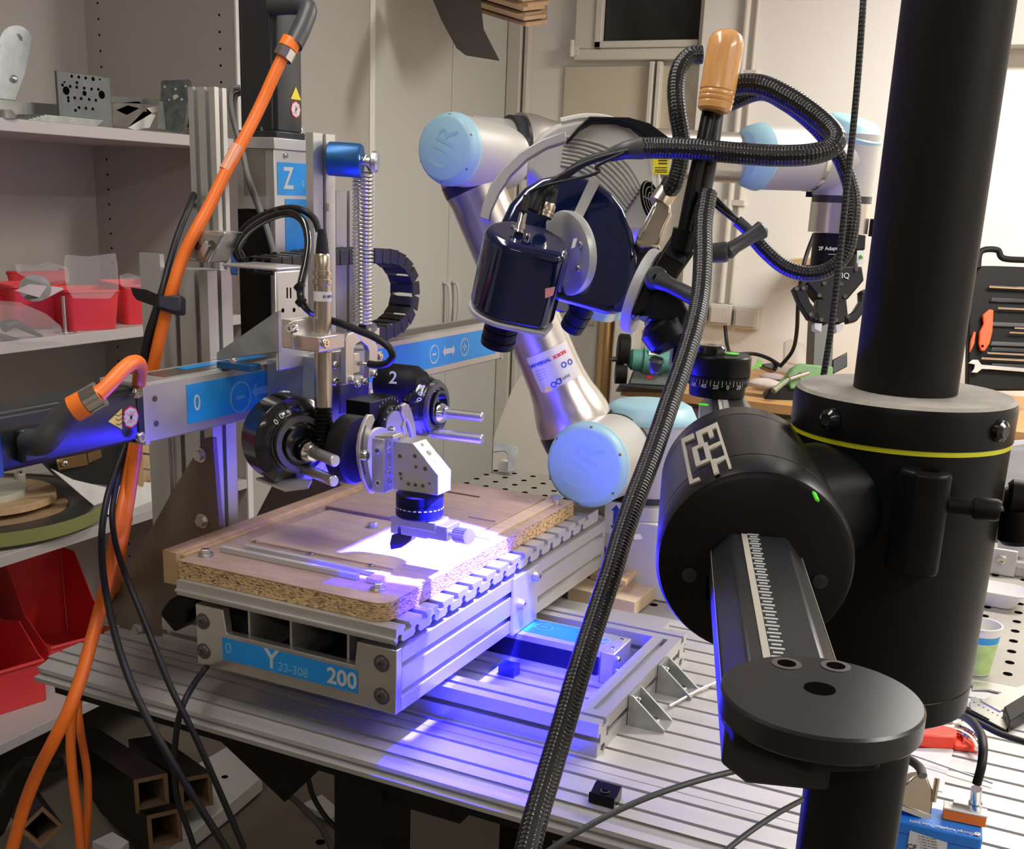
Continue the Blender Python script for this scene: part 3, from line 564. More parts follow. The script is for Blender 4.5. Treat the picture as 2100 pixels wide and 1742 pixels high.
plate_label('label', (-1.262, 1.395, BZ1+0.0007), (-1.240, 1.395, BZ1+0.0007), (-1.240, 1.60, BZ1+0.0007), (-1.262, 1.60, BZ1+0.0007), (0, 0, 1), t)
def onbeam(x, y): q = PX(x, y, -1.1992); return (-1.1990, q.y, q.z)
text('label_text', '0', 0.036, onbeam(404, 828), YA, XA, GREYP, t, sx=0.9)
icon(onbeam(493, 815), 0.0265, YA, XA, '-', DIMP, t); icon(onbeam(540, 800), 0.024, YA, XA, 'a', DIMP, t)
icon(onbeam(890, 727), 0.020, YA, XA, '-', GREYP, t); icon(onbeam(920, 720), 0.021, YA, XA, 'a', GREYP, t); icon(onbeam(952, 712), 0.020, YA, XA, '+', GREYP, t)
text('label_text', '600', 0.026, onbeam(1003, 703), YA, XA, DIMP, t, bold=0.0008)
for x, y in ((318, 818), (321, 869)):
    q = V(onbeam(x, y)); obj('hole', MB().cyl(q-XA*0.0008, q+XA*0.0003, 0.0045), DSTEEL, t)
mcx = V((-1.24, 1.255, 0.4765))
motor('motor', mcx, -YA, XA, ZA, 0.42, 0.0415, t)
obj('motor_band', MB().obox(mcx-YA*0.262, XA*0.042, ZA*0.042, YA*0.008), mat('blue_band', (0.01, 0.05, 0.28), 0.3), t)
def onm(x, y): q = PX(x, y, -1.1990); return V((-1.1994, q.y, q.z))
c8 = onm(268, 856); obj('no_touch_label', MB().lathe(c8, XA, [(0, 0.0165), (0.0006, 0.0165)], 8), REDP, t); obj('no_touch_face', MB().lathe(c8, XA, [(0, 0.0143), (0.001, 0.0143)], 8), WPRINT, t)
obj('no_touch_sign', MB().obox(c8+XA*0.0012, YA*0.002, ZA*0.009, XA*0.0002).obox(c8+XA*0.0012, (YA+ZA)*0.008, (YA-ZA)*0.001, XA*0.0002).obox(c8+XA*0.0012, (YA-ZA)*0.008, (YA+ZA)*0.0006, XA*0.0002), MATS['faded_red'], t)
w0, w1, w2 = onm(222, 865), onm(250, 838), onm(250, 881)
obj('warning_label', MB().prism([w0, w1, w2], XA*0.0006), YEL, t); cw = (w0+w1+w2)/3
obj('warning_edge', MB().prism([cw+(a-cw)*1.16-XA*0.0001 for a in (w0, w1, w2)], XA*0.0004), BLKP, t)
for k in range(3): obj('warning_sign', MB().tube([cw+XA*0.0008+YA*(0.006*i-0.006+0.003)+ZA*(0.0065*(k-1)+0.0012*(-1)**i) for i in range(4)], 0.0006, 5, 2), BLKP, t)
q = onm(270, 804); screw('screw', (-1.19, q.y, q.z), XA, 0.0085, 0.006, CHROME, t); q = onm(277, 896); screw('screw', (-1.19, q.y, q.z), XA, 0.0085, 0.006, CHROME, t)
obj('connector_socket', MB().box(-1.199, -1.185, onm(30, 900).y, onm(82, 900).y, 0.448, 0.493), MOTOR, t, bevel=0.004)
obj('plug_body', MB().tube([PD(60, 908, 1.47), PD(88, 906, 1.45), PD(120, 868, 1.45), PD(150, 838, 1.45)], 0.017, 14), DGREY, t)
obj('plug_ring', MB().cyl(PD(150, 840, 1.45), PD(176, 826, 1.45), 0.0172, n=16), ORNS, t, label='orange plug ring'); obj('plug_nut', MB().cyl(PD(177, 825, 1.45), PD(206, 808, 1.45), 0.0178, n=12), CHROME, t, label='shiny plug nut')
# ---------------------------------------------------------------- carriage on the beam
C = thing('tool_carriage', 'steel tool carriage riding on the beam with clamp blocks and linkage', 'carriage', (-1.1, 1.62, 0.4))
b = bpx(560, 568, 611, 556, 655, -1.12); yb0 = b[2]
obj('bracket_plate', MB().box(b[1]-0.006, b[1], b[2], b[3]+0.03, BZ1+0.001, b[5]), ALU, C, bevel=0.003)
xl = PY(455, 550, yb0).x
obj('bracket_top', MB().box(xl, b[1], b[2], b[3]+0.03, b[5], b[5]+0.005), ALU, C, bevel=0.002)
for x in (589, 596): p0 = PX(x, 590, -1.1198); obj('slot', MB().box(-1.1202, -1.1196, p0.y-0.0015, p0.y+0.0015, PX(x, 612, -1.12).z, PX(x, 590, -1.12).z), HOLE, C)
for x, y in ((580, 637), (603, 636)): p0 = PX(x, y, -1.12); obj('hole', MB().cyl(p0-XA*0.0005, p0+XA*0.0004, 0.0035), HOLE, C)
gq = [PY(x, y, yb0-0.004) for x, y in ((571, 636), (571, 722), (444, 740), (444, 724))]
obj('gusset', MB().prism(gq, V((0, 0.008, 0))), GALV, C, bevel=0.001)
obj('pad', MB().box(PY(452, 730, yb0-0.03).x, PY(520, 730, yb0-0.03).x, yb0-0.04, yb0-0.012, BZ1+0.002, BZ1+0.012), PBLUE, C, bevel=0.001); screw('screw', (PY(475, 722, yb0-0.03).x, yb0-0.026, BZ1+0.012), ZA, 0.007, 0.008, CHROME, C)
ysb = PX(621, 800, -1.125).y; obj('slide_body', MB().box(-1.198, -1.125, ysb, ysb+0.09, 0.425, 0.524), GALV, C)
# linear slide plates
b = bpx(676, 681, 712, 722, 962, -1.085); obj('slide_plate', MB().box(*b), STEEL, C, bevel=0.001)
obj('slide_plate', MB().box(-1.124, -1.086, b[2]-0.03, b[3]+0.07, 0.34, 0.54), GALV, C, bevel=0.001)
for x, y in ((686, 750), (686, 783)): p0 = PX(x, y, -1.085); screw('screw', p0, XA, 0.007, 0.005, CHROME, C)
b = bpx(770, 773, 783, 722, 805, -1.085); obj('side_strip', MB().box(*b), ALU, C)
for x, y in ((778, 731), (778, 764)): p0 = PX(x, y, -1.085); screw('screw', p0, XA, 0.006, 0.005, CHROME, C)
b = bpx(694, 700, 755, 790, 850, -1.07); obj('lower_plate', MB().box(b[0], b[1], b[2], b[3], b[4], b[5]), DSTEEL, C, bevel=0.001)
# clamp blocks
b = bpx(599, 654, 707, 692, 723, -1.005); obj('clamp_block', MB().box(*b), STEEL, C, bevel=0.0015)
CB = b; p0 = PX(664, 704, -1.005); screw('screw', p0, XA, 0.008, 0.006, CHROME, C)
b = bpx(577, 600, 640, 657, 716, -1.045); obj('clamp_block', MB().box(b[0], b[1], b[2], b[3], b[4], b[5]), STEEL, C, bevel=0.0015)
p0 = PY(604, 672, b[2]+0.02); screw('screw', PY(603, 672, b[2]-0.001), -YA, 0.008, 0.012, CHROME, C)
# slotted linkage plate
Xp = -1.045
def pp(l): return [PX(x, y, Xp) for x, y in l]
obj('link_plate', MB().prism(pp([(709, 788), (709, 700), (716, 684), (730, 680), (742, 700), (731, 706), (726, 716), (726, 772), (745, 770), (745, 780)]), XA*-0.010), STEEL, C, bevel=0.001)
obj('link_plate', MB().prism(pp([(730, 680), (770, 700), (775, 712), (774, 772), (757, 776), (758, 720), (754, 710), (742, 700)]), XA*-0.010), STEEL, C, bevel=0.001)
obj('gauge_block', MB().prism(pp([(726, 725), (738, 724), (738, 764), (726, 766)]), XA*-0.03), STEEL, C, bevel=0.001)
obj('gauge_pin', MB().cyl(PX(740, 745, Xp+0.004), PX(759, 749, Xp+0.004), 0.0035), CHROME, C)
for x, y in ((721, 779), (731, 787), (746, 782), (766, 767)): screw('screw', PX(x, y, Xp), XA, 0.0065, 0.006, CHROME, C)
obj('end_tab', MB().cyl(PX(762, 672, Xp-0.03), PX(762, 672, Xp-0.025), 0.0095).prism([PX(751, 672, Xp-0.03), PX(773, 672, Xp-0.03), PX(773, 700, Xp-0.03), PX(751, 700, Xp-0.03)], XA*0.005), STEEL, C)
obj('stay', MB().cyl(PX(731, 664, Xp-0.02), PX(731, 690, Xp-0.02), 0.003), STEEL, C)
# ---------------------------------------------------------------- counterbalance bar, spring and knob
B = thing('spring_bar', 'upright slotted bar with a blue post and a coil spring', 'bar', (-1.12, 1.6, 0.5))
b = bpx(629, 644, 688, 272, 720, -1.12); SB = b
obj('bar', extr(srect(b[1]-b[0], b[3]-b[2], sx=(), sy=(0,), sw=0.009, sd=0.008), ((b[0]+b[1])/2, (b[2]+b[3])/2, b[4]), XA, YA, (0, 0, b[5]-b[4])), ALU, B)
for y in (425, 498): p0 = PX(671, y, -1.12); obj('slot_nut', MB().cyl(p0+XA*0.0005-ZA*0.006, p0+XA*0.0005+ZA*0.006, 0.004), CHROME, B)
pc = PX(690, 325, -1.10)
c0 = V((-1.119, pc.y-0.01, pc.z)); ax_ = V((0.93, 0.37, -0.03)).normalized()
c0 = PX(672, 325, -1.115); c1 = c0+ax_*0.056
obj('post', MB().lathe(c0, ax_, [(0, 0.021), (0.003, 0.0265), (0.052, 0.0265), (0.056, 0.024)], 32), PBLUE, B)
s0 = c1-V((0, 0, 0.004)); obj('stud', MB().cyl(c1, c1+ax_*0.014, 0.007).lathe(c1+ax_*0.014, ax_, [(0, 0.011), (0.003, 0.0165), (0.010, 0.0165), (0.013, 0.014)], 28), STEEL, B)
sp0 = PX(744, 352, -1.075); sp1 = PX(745, 662, -1.075); sp = []; nt_ = 40
axz = (sp1-sp0)
for i in range(nt_*14+1):
    a = 2*math.pi*i/14; f = i/(nt_*14); sp.append(sp0+axz*f+V((math.cos(a)*0.0158, math.sin(a)*0.0158, 0)))
obj('coil_spring', MB().tube(sp, 0.0024, 6, 0), CHROME, B, angle=80)
obj('spring_hook', MB().tube([sp0+V((0.0158, 0, 0)), sp0+V((0.006, 0, 0.012)), c1+ax_*0.007+V((0, 0, 0.009)), c1+ax_*0.007+V((0, -0.011, 0))], 0.0024, 6), CHROME, B)
# ---------------------------------------------------------------- gauge cylinder
G = thing('gauge_cylinder', 'brass-coloured cylindrical gauge with a round cable plug on top', 'gauge', (-1.03, 1.56, 0.4))
XG = -1.035
def gz(y): return PX(662, y, XG)
def glathe(name, y0, y1, prof, m, lab=None):
    a, b_ = gz(y0), gz(y1); L_ = a.z-b_.z; a = V((gz(690).x, gz(690).y, a.z)); return obj(name, MB().lathe(a, -ZA, [(f*L_, r) for f, r in prof], 28), m, G, label=lab)
NICK = mat('brushed_nickel', (0.55, 0.47, 0.36), 0.28, 0.95, 0.02, 300)
glathe('plug_boot', 470, 523, [(0, 0.006), (0.5, 0.0085), (1, 0.0105)], RUB)
glathe('plug', 520, 600, [(0, 0.0105), (0.05, 0.0125), (0.42, 0.0125), (0.43, 0.0148), (0.55, 0.0150), (0.56, 0.0128), (0.64, 0.0128), (0.65, 0.0155), (0.78, 0.0155), (0.80, 0.0135), (1, 0.0135)], NICK)
glathe('white_label', 597, 617, [(0, 0.0137), (1, 0.0137)], WHITE)
glathe('barrel', 616, 692, [(0, 0.0133), (1, 0.0133)], NICK)
glathe('lower_barrel', 722, 836, [(0, 0.0138), (0.98, 0.0138), (1, 0.0125)], NICK)
for k in range(11): glathe('bellow_ring', 837+k*8.5, 837+k*8.5+6, [(0, 0.0105), (0.25, 0.0142), (0.75, 0.0142), (1, 0.0105)], BLK)
glathe('bellow_core', 836, 930, [(0, 0.010), (1, 0.010)], BLK)
q = gz(607); text('label_text', '30-002', 0.006, (q.x+0.0125, q.y-0.006, q.z), (0.45, 0.9, 0), (0.9, -0.45, 0), BLKP, G)
# ---------------------------------------------------------------- rotary tool head
R_ = thing('goniometer', 'goniometer tool head with drilled alu bracket and black rotary ring', 'tool', (-0.95, 1.6, 0.25))
Xg = -1.0
b = bpx(709, 758, 816, 826, 868, Xg)
obj('goniometer_block', MB().box(b[0], b[1], b[2], b[3], b[4], b[5]), BLK, R_, bevel=0.0015)
gc = PX(797, 874, Xg); 
obj('goniometer_dial', MB().lathe(gc-XA*0.02, XA, [(0, 0.036), (0.026, 0.036), (0.028, 0.034)], 40), BLKM, R_)
obj('dial_plate', MB().lathe(gc+XA*0.008, XA, [(0, 0.027), (0.004, 0.027)], 36), STEEL, R_, label='silver half disc of the dial')
for k in range(7):
    a = math.radians(55+k*12); q = gc+XA*0.0003+V((0, math.cos(a), math.sin(a)))*0.047; u = V((0, math.cos(a), math.sin(a)))
    obj('tick', MB().obox(V((Xg+0.0004, q.y, q.z)), u*0.0022, u.cross(XA)*0.0003, XA*0.0002), WPRINT, R_)
for k, ch in enumerate('2468'):
    a = math.radians(70+k*26); u = V((0, math.cos(a), math.sin(a))); q = gc+XA*0.0084+u*0.0315; text('dial_text', ch, 0.006, q, u.cross(XA)*-1, XA, WPRINT, R_)
# black body behind the tilting plate
bc = PX(738, 924, -0.985)
obj('body', MB().lathe(bc-XA*0.032, XA, [(0, 0.052), (0.004, 0.0555), (0.028, 0.0555), (0.032, 0.052)], 40), BLKM, R_)
# tilting plate and slotted arcs
pc_ = PX(777, 940, -0.962)
obj('tilt_plate', MB().lathe(pc_-XA*0.006, XA, [(0, 0.050), (0.006, 0.050)], 40), ALU, R_, bevel=0.0008)
def arc(name, outer, inner, X, th, m=STEEL):
    return obj(name, MB().prism([PX(x, y, X) for x, y in outer+inner], XA*th), m, R_, bevel=0.001)
arc('slotted_arc', [(750, 850), (741, 866), (733, 890), (729, 918), (731, 948), (738, 978), (747, 1000), (757, 1012)], [(766, 1004), (756, 985), (750, 962), (747, 935), (748, 908), (752, 886), (758, 872), (763, 860), (759, 850)], -0.945, 0.006)
arc('arc_slot', [(749, 872), (743, 895), (740, 920), (741, 950), (747, 975)], [(750, 973), (745, 948), (744, 920), (746, 897), (752, 874)], -0.9388, 0.0003, DSTEEL)
arc('slotted_arc', [(818, 832), (824, 826), (832, 829), (839, 845), (845, 868), (848, 895), (848, 915)], [(840, 912), (838, 890), (834, 872), (828, 858), (826, 868), (830, 884), (824, 892), (820, 876), (824, 862), (818, 846)], -0.95, 0.006)
screw('screw', PX(743, 934, -0.939), XA, 0.0085, 0.010, CHROME, R_)
# drilled bracket
b = bpx(762, 787, 808, 902, 1012, -0.915)
obj('bracket_block', MB().box(*b), ALU, R_, bevel=0.001)
Yb = b[2]+0.010
wp = [PY(x, y, Yb) for x, y in ((806, 906), (846, 909), (899, 975), (898, 1017), (812, 1005), (806, 1003))]
obj('bracket_plate', MB().prism(wp, V((0, 0.040, 0))), ALU, R_, bevel=0.001)
obj('bracket_top', MB().prism([PY(x, y, b[2]+0.002) for x, y in ((764, 902), (806, 902), (806, 893), (770, 893))], V((0, 0.030, 0))), ALU, R_, bevel=0.001)
n = -YA
for x, y, r in ((820, 936, 5.5), (851, 936, 5.5), (853, 958, 4.5), (872, 962, 5.5), (821, 972, 5), (823, 982, 4), (838, 993, 5), (852, 995, 5), (867, 997, 5), (881, 992, 3.5)):
    q = PY(x, y, Yb); rr = px2m(r*1.3, dep(q)); obj('hole', MB().ring(q-n*0.0002, n, rr*1.15, rr*0.85, 0.0006, 16).lathe(q, n, [(0, rr*0.85), (0.0002, rr*0.85)], 16), STEEL, R_); obj('hole_core', MB().lathe(q+n*0.0002, n, [(0, rr*0.62), (0.0002, rr*0.62)], 16), DSTEEL, R_)
for x, y in ((774, 925), (775, 991)):
    q = PY(x, y, b[2]); obj('hole', MB().ring(q, n, 0.0045, 0.003, 0.001, 16), CHROME, R_); obj('hole_core', MB().lathe(q, n, [(0, 0.003), (0.0006, 0.003)], 14), DSTEEL, R_)
for x, y in ((797, 910), (797, 922), (798, 953), (797, 969), (799, 988)):
    q = PX(x, y, -0.915); screw('screw', q, XA, 0.005, 0.002, STEEL, R_)
xr = max(p_.x for p_ in wp)
d_ = (wp[2]-wp[1]); nn = V((-d_.z, 0, d_.x)); nn = nn if nn.x > 0 else -nn; nn.normalize()
for f, r in ((0.12, 0.003), (0.38, 0.0048), (0.62, 0.003), (0.82, 0.0045)):
    q = wp[1]+d_*f+V((0, 0.02, 0)); obj('hole', MB().lathe(q, nn, [(0, r), (0.0008, r)], 14), DSTEEL, R_)
screw('screw', PY(803, 884, b[2]+0.015)+ZA*0.001, ZA, 0.006, 0.005, CHROME, R_)
# rotary ring
rc = PY(861, 1010, Yb+0.020); r0 = px2m(49, dep(rc)); zb_ = PY(861, 1058, Yb+0.020).z; Lr = rc.z-zb_
obj('rotary_ring', MB().lathe(rc, -ZA, [(0, r0*0.95), (0.002, r0), (Lr*0.40, r0), (Lr*0.41, r0*0.975), (Lr*0.44, r0*0.975), (Lr*0.45, r0), (Lr*0.93, r0), (Lr, r0*0.94)], 48), BLK, R_)
for k in range(14):
    a = math.radians(-150+k*13); u = V((math.cos(a), math.sin(a), 0)); obj('scale_mark', MB().obox(V((rc.x, rc.y, zb_+Lr*0.42))+u*(r0+0.0002), u.cross(ZA)*0.0024, ZA*0.0007, u*0.0002), WPRINT, R_)
# tool holder
TH = thing('tool_holder', 'steel clamp holder with black cutting insert and knurled screw', 'holder', (rc.x, rc.y, 0.24))
cy = rc.y
b = (PY(801, 1060, cy-0.022).x, PY(893, 1060, cy-0.022).x, cy-0.022, cy+0.022, PY(850, 1086, cy-0.022).z, zb_-0.0005)
obj('holder_body', MB().box(*b), STEEL, TH, bevel=0.0015)
obj('holder_leg', MB().box(b[0], b[0]+0.012, b[2], b[3], PY(805, 1094, cy-0.022).z, b[4]), STEEL, TH, bevel=0.001)
obj('jaw', MB().box(PY(820, 1090, cy-0.02).x, PY(874, 1090, cy-0.02).x, cy-0.018, cy+0.016, PY(850, 1103, cy-0.02).z, b[4]), STEEL, TH, bevel=0.0015)
xa0 = PY(893, 1080, cy-0.015).x
arm = (xa0-0.016, PY(922, 1080, cy-0.012).x, cy-0.020, cy+0.022, PY(905, 1110, cy-0.02).z, zb_-0.004)
obj('arm', MB().box(*arm), STEEL, TH, bevel=0.0015)
ti = [PY(x, y, cy-0.012) for x, y in ((803, 1098), (818, 1090), (846, 1096), (842, 1110), (822, 1124), (801, 1128), (799, 1115))]
obj('cutting_insert', MB().prism(ti, V((0, 0.016, 0))), BLKG, TH, bevel=0.001)
k0 = PY(918, 1092, cy-0.005); k1 = PY(937, 1097, cy-0.02); k2 = PY(962, 1101, cy-0.03)
obj('screw_shaft', MB().cyl(k0, k1, 0.0045), STEEL, TH)
kd = (k2-k1).normalized(); kn = MB(); u, v, _ = frame(kd); nb = 24; prof = []
pts = [k1+(u*math.cos(2*math.pi*i/(2*nb))+v*math.sin(2*math.pi*i/(2*nb)))*(0.0122 if i % 2 else 0.0112) for i in range(2*nb)]
obj('knurled_knob', kn.prism(pts, k2-k1), STEEL, TH, angle=20)
# ---------------------------------------------------------------- the two handwritten-500 dials
def weight(name, lab, pf, n1, rb, rf, tb, grp, m, pts5, rods, hubp):
    T = thing(name, lab, 'dial', pf); n1 = V(n1).normalized()
    obj('drum', MB().lathe(pf-n1*(tb+0.012), n1, [(0, rb*0.93), (0.004, rb), (tb-0.004, rb), (tb, rb*0.95), (tb+0.006, rf*1.12), (tb+0.010, rf*1.10)], 48), m, T)
    obj('flange', MB().ring(pf-n1*0.003, n1, rf, rf*0.80, 0.008, 44), DSTEEL, T)
    obj('face', MB().lathe(pf-n1*0.004, n1, [(0, rf*0.82), (0.006, rf*0.80)], 40), BLKG, T)
    obj('collar', MB().ring(pf, n1, rf*0.70, rf*0.58, 0.010, 36), BLKG, T)
    h0, h1 = hubp; obj('hub', MB().lathe(h0, n1, [(0, rf*0.42), (0.012, rf*0.40), (0.020, rf*0.28)], 28), CHROME, T)
    for a, b_, r in rods: 
        obj('rod', MB().lathe(a, b_-a, [(0, r), ((b_-a).length-0.002, r), ((b_-a).length, r*0.8)], 20), STEEL, T)
    return T
d0 = 1.80; n1 = V((math.cos(math.radians(26)), -math.sin(math.radians(26)), 0))
pf = PD(617, 910, d0)
W1 = weight('feed_dial', 'large black drum dial marked 500 at the left of the carriage', pf, n1, px2m(93, d0), px2m(58, d0), 0.055, None, BLKG, None,
    [(PD(628, 922, d0), PD(628, 922, d0)+n1*0.092, px2m(12, d0)), (PD(640, 968, d0)-n1*0.02, PD(640, 968, d0)+n1*0.070, px2m(11.5, d0))], (PD(632, 925, d0), None))
pfd = pf-n1*0.0095
def chars(T, l, p0, n, s, up): 
    for ch, x, y in l: text('dial_mark', ch, s, PN(x, y, p0, n)+n*0.0006, up[0], n, WPRINT, T, bold=0.0003)
chars(W1, (('5', 592, 847), ('0', 577, 854), ('0', 566, 866)), pf-n1*0.0045, n1, 0.013, (V((0.35, 0.45, 0.5)),))
obj('scale_foot', MB().prism([PD(525, 980, d0+0.03), PD(585, 1004, d0-0.01), PD(632, 998, d0-0.02), PD(640, 984, d0), PD(560, 975, d0+0.05)], -ZA*0.004), ALU, W1)
obj('set_screw', MB().cyl(PD(583, 808, d0+0.05), PD(583, 803, d0+0.05), 0.010), STEEL, W1)
# second pair
d1 = 2.0; n2 = V((math.cos(math.radians(3)), math.sin(math.radians(3)), 0))
pf2 = PD(894, 836, d1)
W2 = weight('feed_dial', 'smaller black drum dial marked 500 at the right of the carriage', pf2, n2, px2m(62, d1), px2m(52, d1), 0.03, None, BLKG, None,
    [(PD(897, 845, d1), PD(897, 845, d1)+n2*0.088, px2m(10, d1)), (PD(884, 888, d1)-n2*0.0, PD(884, 888, d1)+n2*0.10, px2m(10, d1))], (PD(895, 846, d1), None))
chars(W2, (('5', 866, 794), ('0', 862, 807), ('0', 859, 820)), PD(862, 800, d1-0.05), V((0.45, -0.85, 0.2)).normalized(), 0.0125, (V((0.2, 0.3, -0.9)),))
pb = PD(826, 790, d1)
T = thing('numbered_drum', 'rounded black drum handwritten with the number 2', 'drum', pb)
obj('drum', MB().lathe(pb-n2*0.05, n2, [(0, 0.020), (0.008, 0.033), (0.02, 0.036), (0.075, 0.036), (0.085, 0.03), (0.09, 0.028)], 36), BLKM, T)
obj('cap', MB().cyl(PD(828, 758, d1), PD(828, 752, d1), 0.013), GALV, T)
nn2 = V((0.3, -0.9, 0.25)).normalized(); text('drum_mark', '2', 0.030, PD(806, 776, d1-0.036), V((0.95, 0.3, 0)), nn2, WPRINT, T, bold=0.0004)
obj('boss', MB().cyl(PD(840, 815, d1-0.03), PD(870, 822, d1-0.02), 0.017), BLKM, T)
# ---------------------------------------------------------------- energy chain
CHAINM = mat('chain_black', (0.016, 0.016, 0.017), 0.5)
E_ = thing('energy_chain', 'black articulated cable chain curving behind the coil spring', 'chain', PX(770, 600, -1.25))
path = smooth_path([PX(x, y, -1.22) for x, y in ((530, 546), (575, 540), (640, 529), (700, 525), (760, 524), (790, 527), (813, 543), (828, 572), (830, 608), (822, 640), (804, 664), (778, 678), (752, 684))], 8)
Ls = [0]
for i in range(1, len(path)): Ls.append(Ls[-1]+(path[i]-path[i-1]).length)
nl = 24; step = Ls[-1]/nl
def at_len(s):
    for i in range(1, len(path)):
        if Ls[i] >= s: f = (s-Ls[i-1])/(Ls[i]-Ls[i-1]+1e-9); return path[i-1].lerp(path[i], f), (path[i]-path[i-1]).normalized()
    return path[-1], (path[-1]-path[-2]).normalized()
for k in range(nl):
    c, tdir = at_len((k+0.5)*step); nrm = XA.cross(tdir).normalized(); hw = step*0.47
    mb = MB()
    for s in (-1, 1):
        o = c+XA*(0.024*s)
        mb.prism([o+tdir*(-hw)+nrm*0.012, o+tdir*(-hw)+nrm*-0.012, o+tdir*hw*0.9+nrm*-0.0145, o+tdir*hw+nrm*0.0145], XA*0.003*s)
    mb.obox(c+nrm*0.0125, tdir*hw*0.62, XA*0.024, nrm*0.0015); mb.obox(c-nrm*0.0125, tdir*hw*0.62, XA*0.024, nrm*0.0015)
    obj('chain_link', mb, CHAINM, E_, bevel=0.0008)
# ---------------------------------------------------------------- dark wires on the machine
cable('sensor_cable', [(654, 474, 1.80), (645, 450, 1.80), (622, 432, 1.80), (590, 427, 1.82), (548, 438, 1.84), (508, 462, 1.86), (485, 495, 1.88), (484, 522, 1.88), (500, 540, 1.88)], 0.0055, RUB, 'black sensor cable looping from the gauge plug', 'cable')
cable('sensor_cable', [(497, 530, 1.86), (490, 505, 1.85), (512, 472, 1.83), (555, 446, 1.81), (596, 438, 1.80), (622, 456, 1.79), (632, 495, 1.78), (627, 540, 1.77), (617, 585, 1.76), (618, 615, 1.76), (630, 634, 1.77), (648, 646, 1.79)], 0.0062, BLKG, 'thick glossy black cable curving down left of the gauge', 'cable')
cable('link_cable', [(680, 658, 1.80), (700, 664, 1.79), (735, 678, 1.77), (770, 693, 1.75), (797, 712, 1.74), (805, 731, 1.74), (794, 745, 1.75), (775, 749, 1.76), (757, 747, 1.77)], 0.0058, RUB, 'ribbed black cable bending round to the linkage pin', 'cable')
for (x, y, d, lb_) in ((565, 437, 1.82, 'black cable tie at the crown of the looping sensor cables'), (614, 588, 1.76, 'upper cable tie on the thick cable left of the gauge'), (617, 618, 1.76, 'lower cable tie on the thick cable left of the gauge'), (495, 500, 1.86, 'black cable tie at the left bend of the looping sensor cables')):
    obj('cable_tie', MB().cyl(PD(x-4, y-4, d), PD(x+4, y+5, d), 0.0085, n=10), BLK, label=lb_, cat='cable tie', group='cable ties on the machine cables')
cable('motor_lead', [(492, 180, 1.95), (476, 184, 1.95), (473, 215, 1.95), (482, 260, 1.95), (497, 310, 1.94), (508, 360, 1.93), (530, 420, 1.92), (548, 470, 1.91), (562, 520, 1.90)], 0.0050, mat('grey_cable', (0.10, 0.095, 0.09), 0.5), 'thin grey lead bent down along the vertical axis', 'cable')
cable('motor_lead', [(495, 190, 1.96), (482, 200, 1.96), (480, 240, 1.96), (492, 300, 1.95), (506, 350, 1.94), (512, 380, 1.94), (535, 440, 1.93)], 0.0042, DGREY, 'thin dark lead tied beside the grey lead on the vertical axis', 'cable')
obj('mounting_plate', MB().prism([PD(468, 498, 1.97), PD(484, 498, 1.97), (PD(484, 562, 1.97)), PD(470, 560, 1.97)], FW*0.012), mat('deep_blue_block', (0.01, 0.09, 0.28), 0.4), label='small deep-blue mounting plate beside the column', cat='plate')
# ================================================================ ROBOT ARM
RB = thing('robot', 'light grey six-joint robot arm with pale blue joint caps', 'robot', PZ(1330, 1110, 0))
LOGOM = mat('embossed_blue', (0.255, 0.44, 0.52), 0.45)
def capdisc(c, n, r, name='joint_cap', screws=6, par=None):
    n = V(n).normalized(); k = obj(name, MB().lathe(c-n*0.02, n, [(0, r*1.0), (0.004, r*1.02), (0.009, r*1.02), (0.012, r*0.99), (0.022, r*0.96), (0.029, r*0.90), (0.031, r*0.84)], 48), RBLUE, RB, label='pale blue cap')
    u, v, _ = frame(n)
    text('cap_logo', 'UR', r*0.95, c+n*0.0112, (RT*0.55+UP*0.83), n, LOGOM, k)
    for i in range(screws):
        a = 2*math.pi*(i+0.4)/screws; q = c+(u*math.cos(a)+v*math.sin(a))*r*0.90; obj('cap_screw', MB().sph(q+n*0.004, r*0.055, 10), DSTEEL, k)
    return k
# shoulder: cap facing the camera, body behind it
dS = 2.25; c1 = PD(1201, 955, dS); rS = px2m(88, dS)
nS = (CP-c1); nS = V((nS.x+0.15, nS.y, nS.z*0.6)).normalized(); nS = (nS+V((-0.42, 0.12, -0.1))).normalized()
capS = capdisc(c1, nS, rS, screws=6)
bS = c1-nS*0.24
obj('lift_joint', MB().lathe(c1-nS*0.018, -nS, [(0, rS*1.0), (0.10, rS*1.02), (0.11, rS*1.03), (0.235, rS*1.0)], 44), RGREY, RB)
obj('joint_ring', MB().ring(c1-nS*0.145, -nS, rS*1.045, rS*0.9, 0.008, 44), MOTOR, RB, label='dark joint ring')
# base joint with upright axis and the second cap on top
bj = PD(1330, 905, 2.44); rB = px2m(92, 2.44)
obj('base_joint', MB().lathe((bj.x, bj.y, PD(1330, 1012, 2.44).z), ZA, [(0, rB*0.92), (0.02, rB), (PD(1330, 858, 2.44).z-PD(1330, 1012, 2.44).z, rB)], 44), RGREY, RB)
zt_ = PD(1330, 858, 2.44).z; obj('joint_cap', MB().lathe((bj.x, bj.y, zt_), ZA, [(0, rB*1.02), (0.006, rB*1.03), (0.012, rB*1.0), (0.030, rB*0.9), (0.036, rB*0.78)], 44), RBLUE, RB, label='pale blue cap')
obj('base_ring', MB().lathe((bj.x, bj.y, PD(1330, 1024, 2.44).z), ZA, [(0, rB*0.93), (0.014, rB*0.93)], 40), MOTOR, RB)
zb = PD(1330, 1024, 2.44).z
obj('base_flange', MB().lathe((bj.x, bj.y, zb-0.03), ZA, [(0, rB*1.15), (0.028, rB*1.1), (0.030, rB)], 40), ALU, RB)
obj('pedestal', MB().box(bj.x-0.16, bj.x+0.20, bj.y-0.11, bj.y+0.15, -0.0005, zb-0.031), CABN, RB, bevel=0.003)
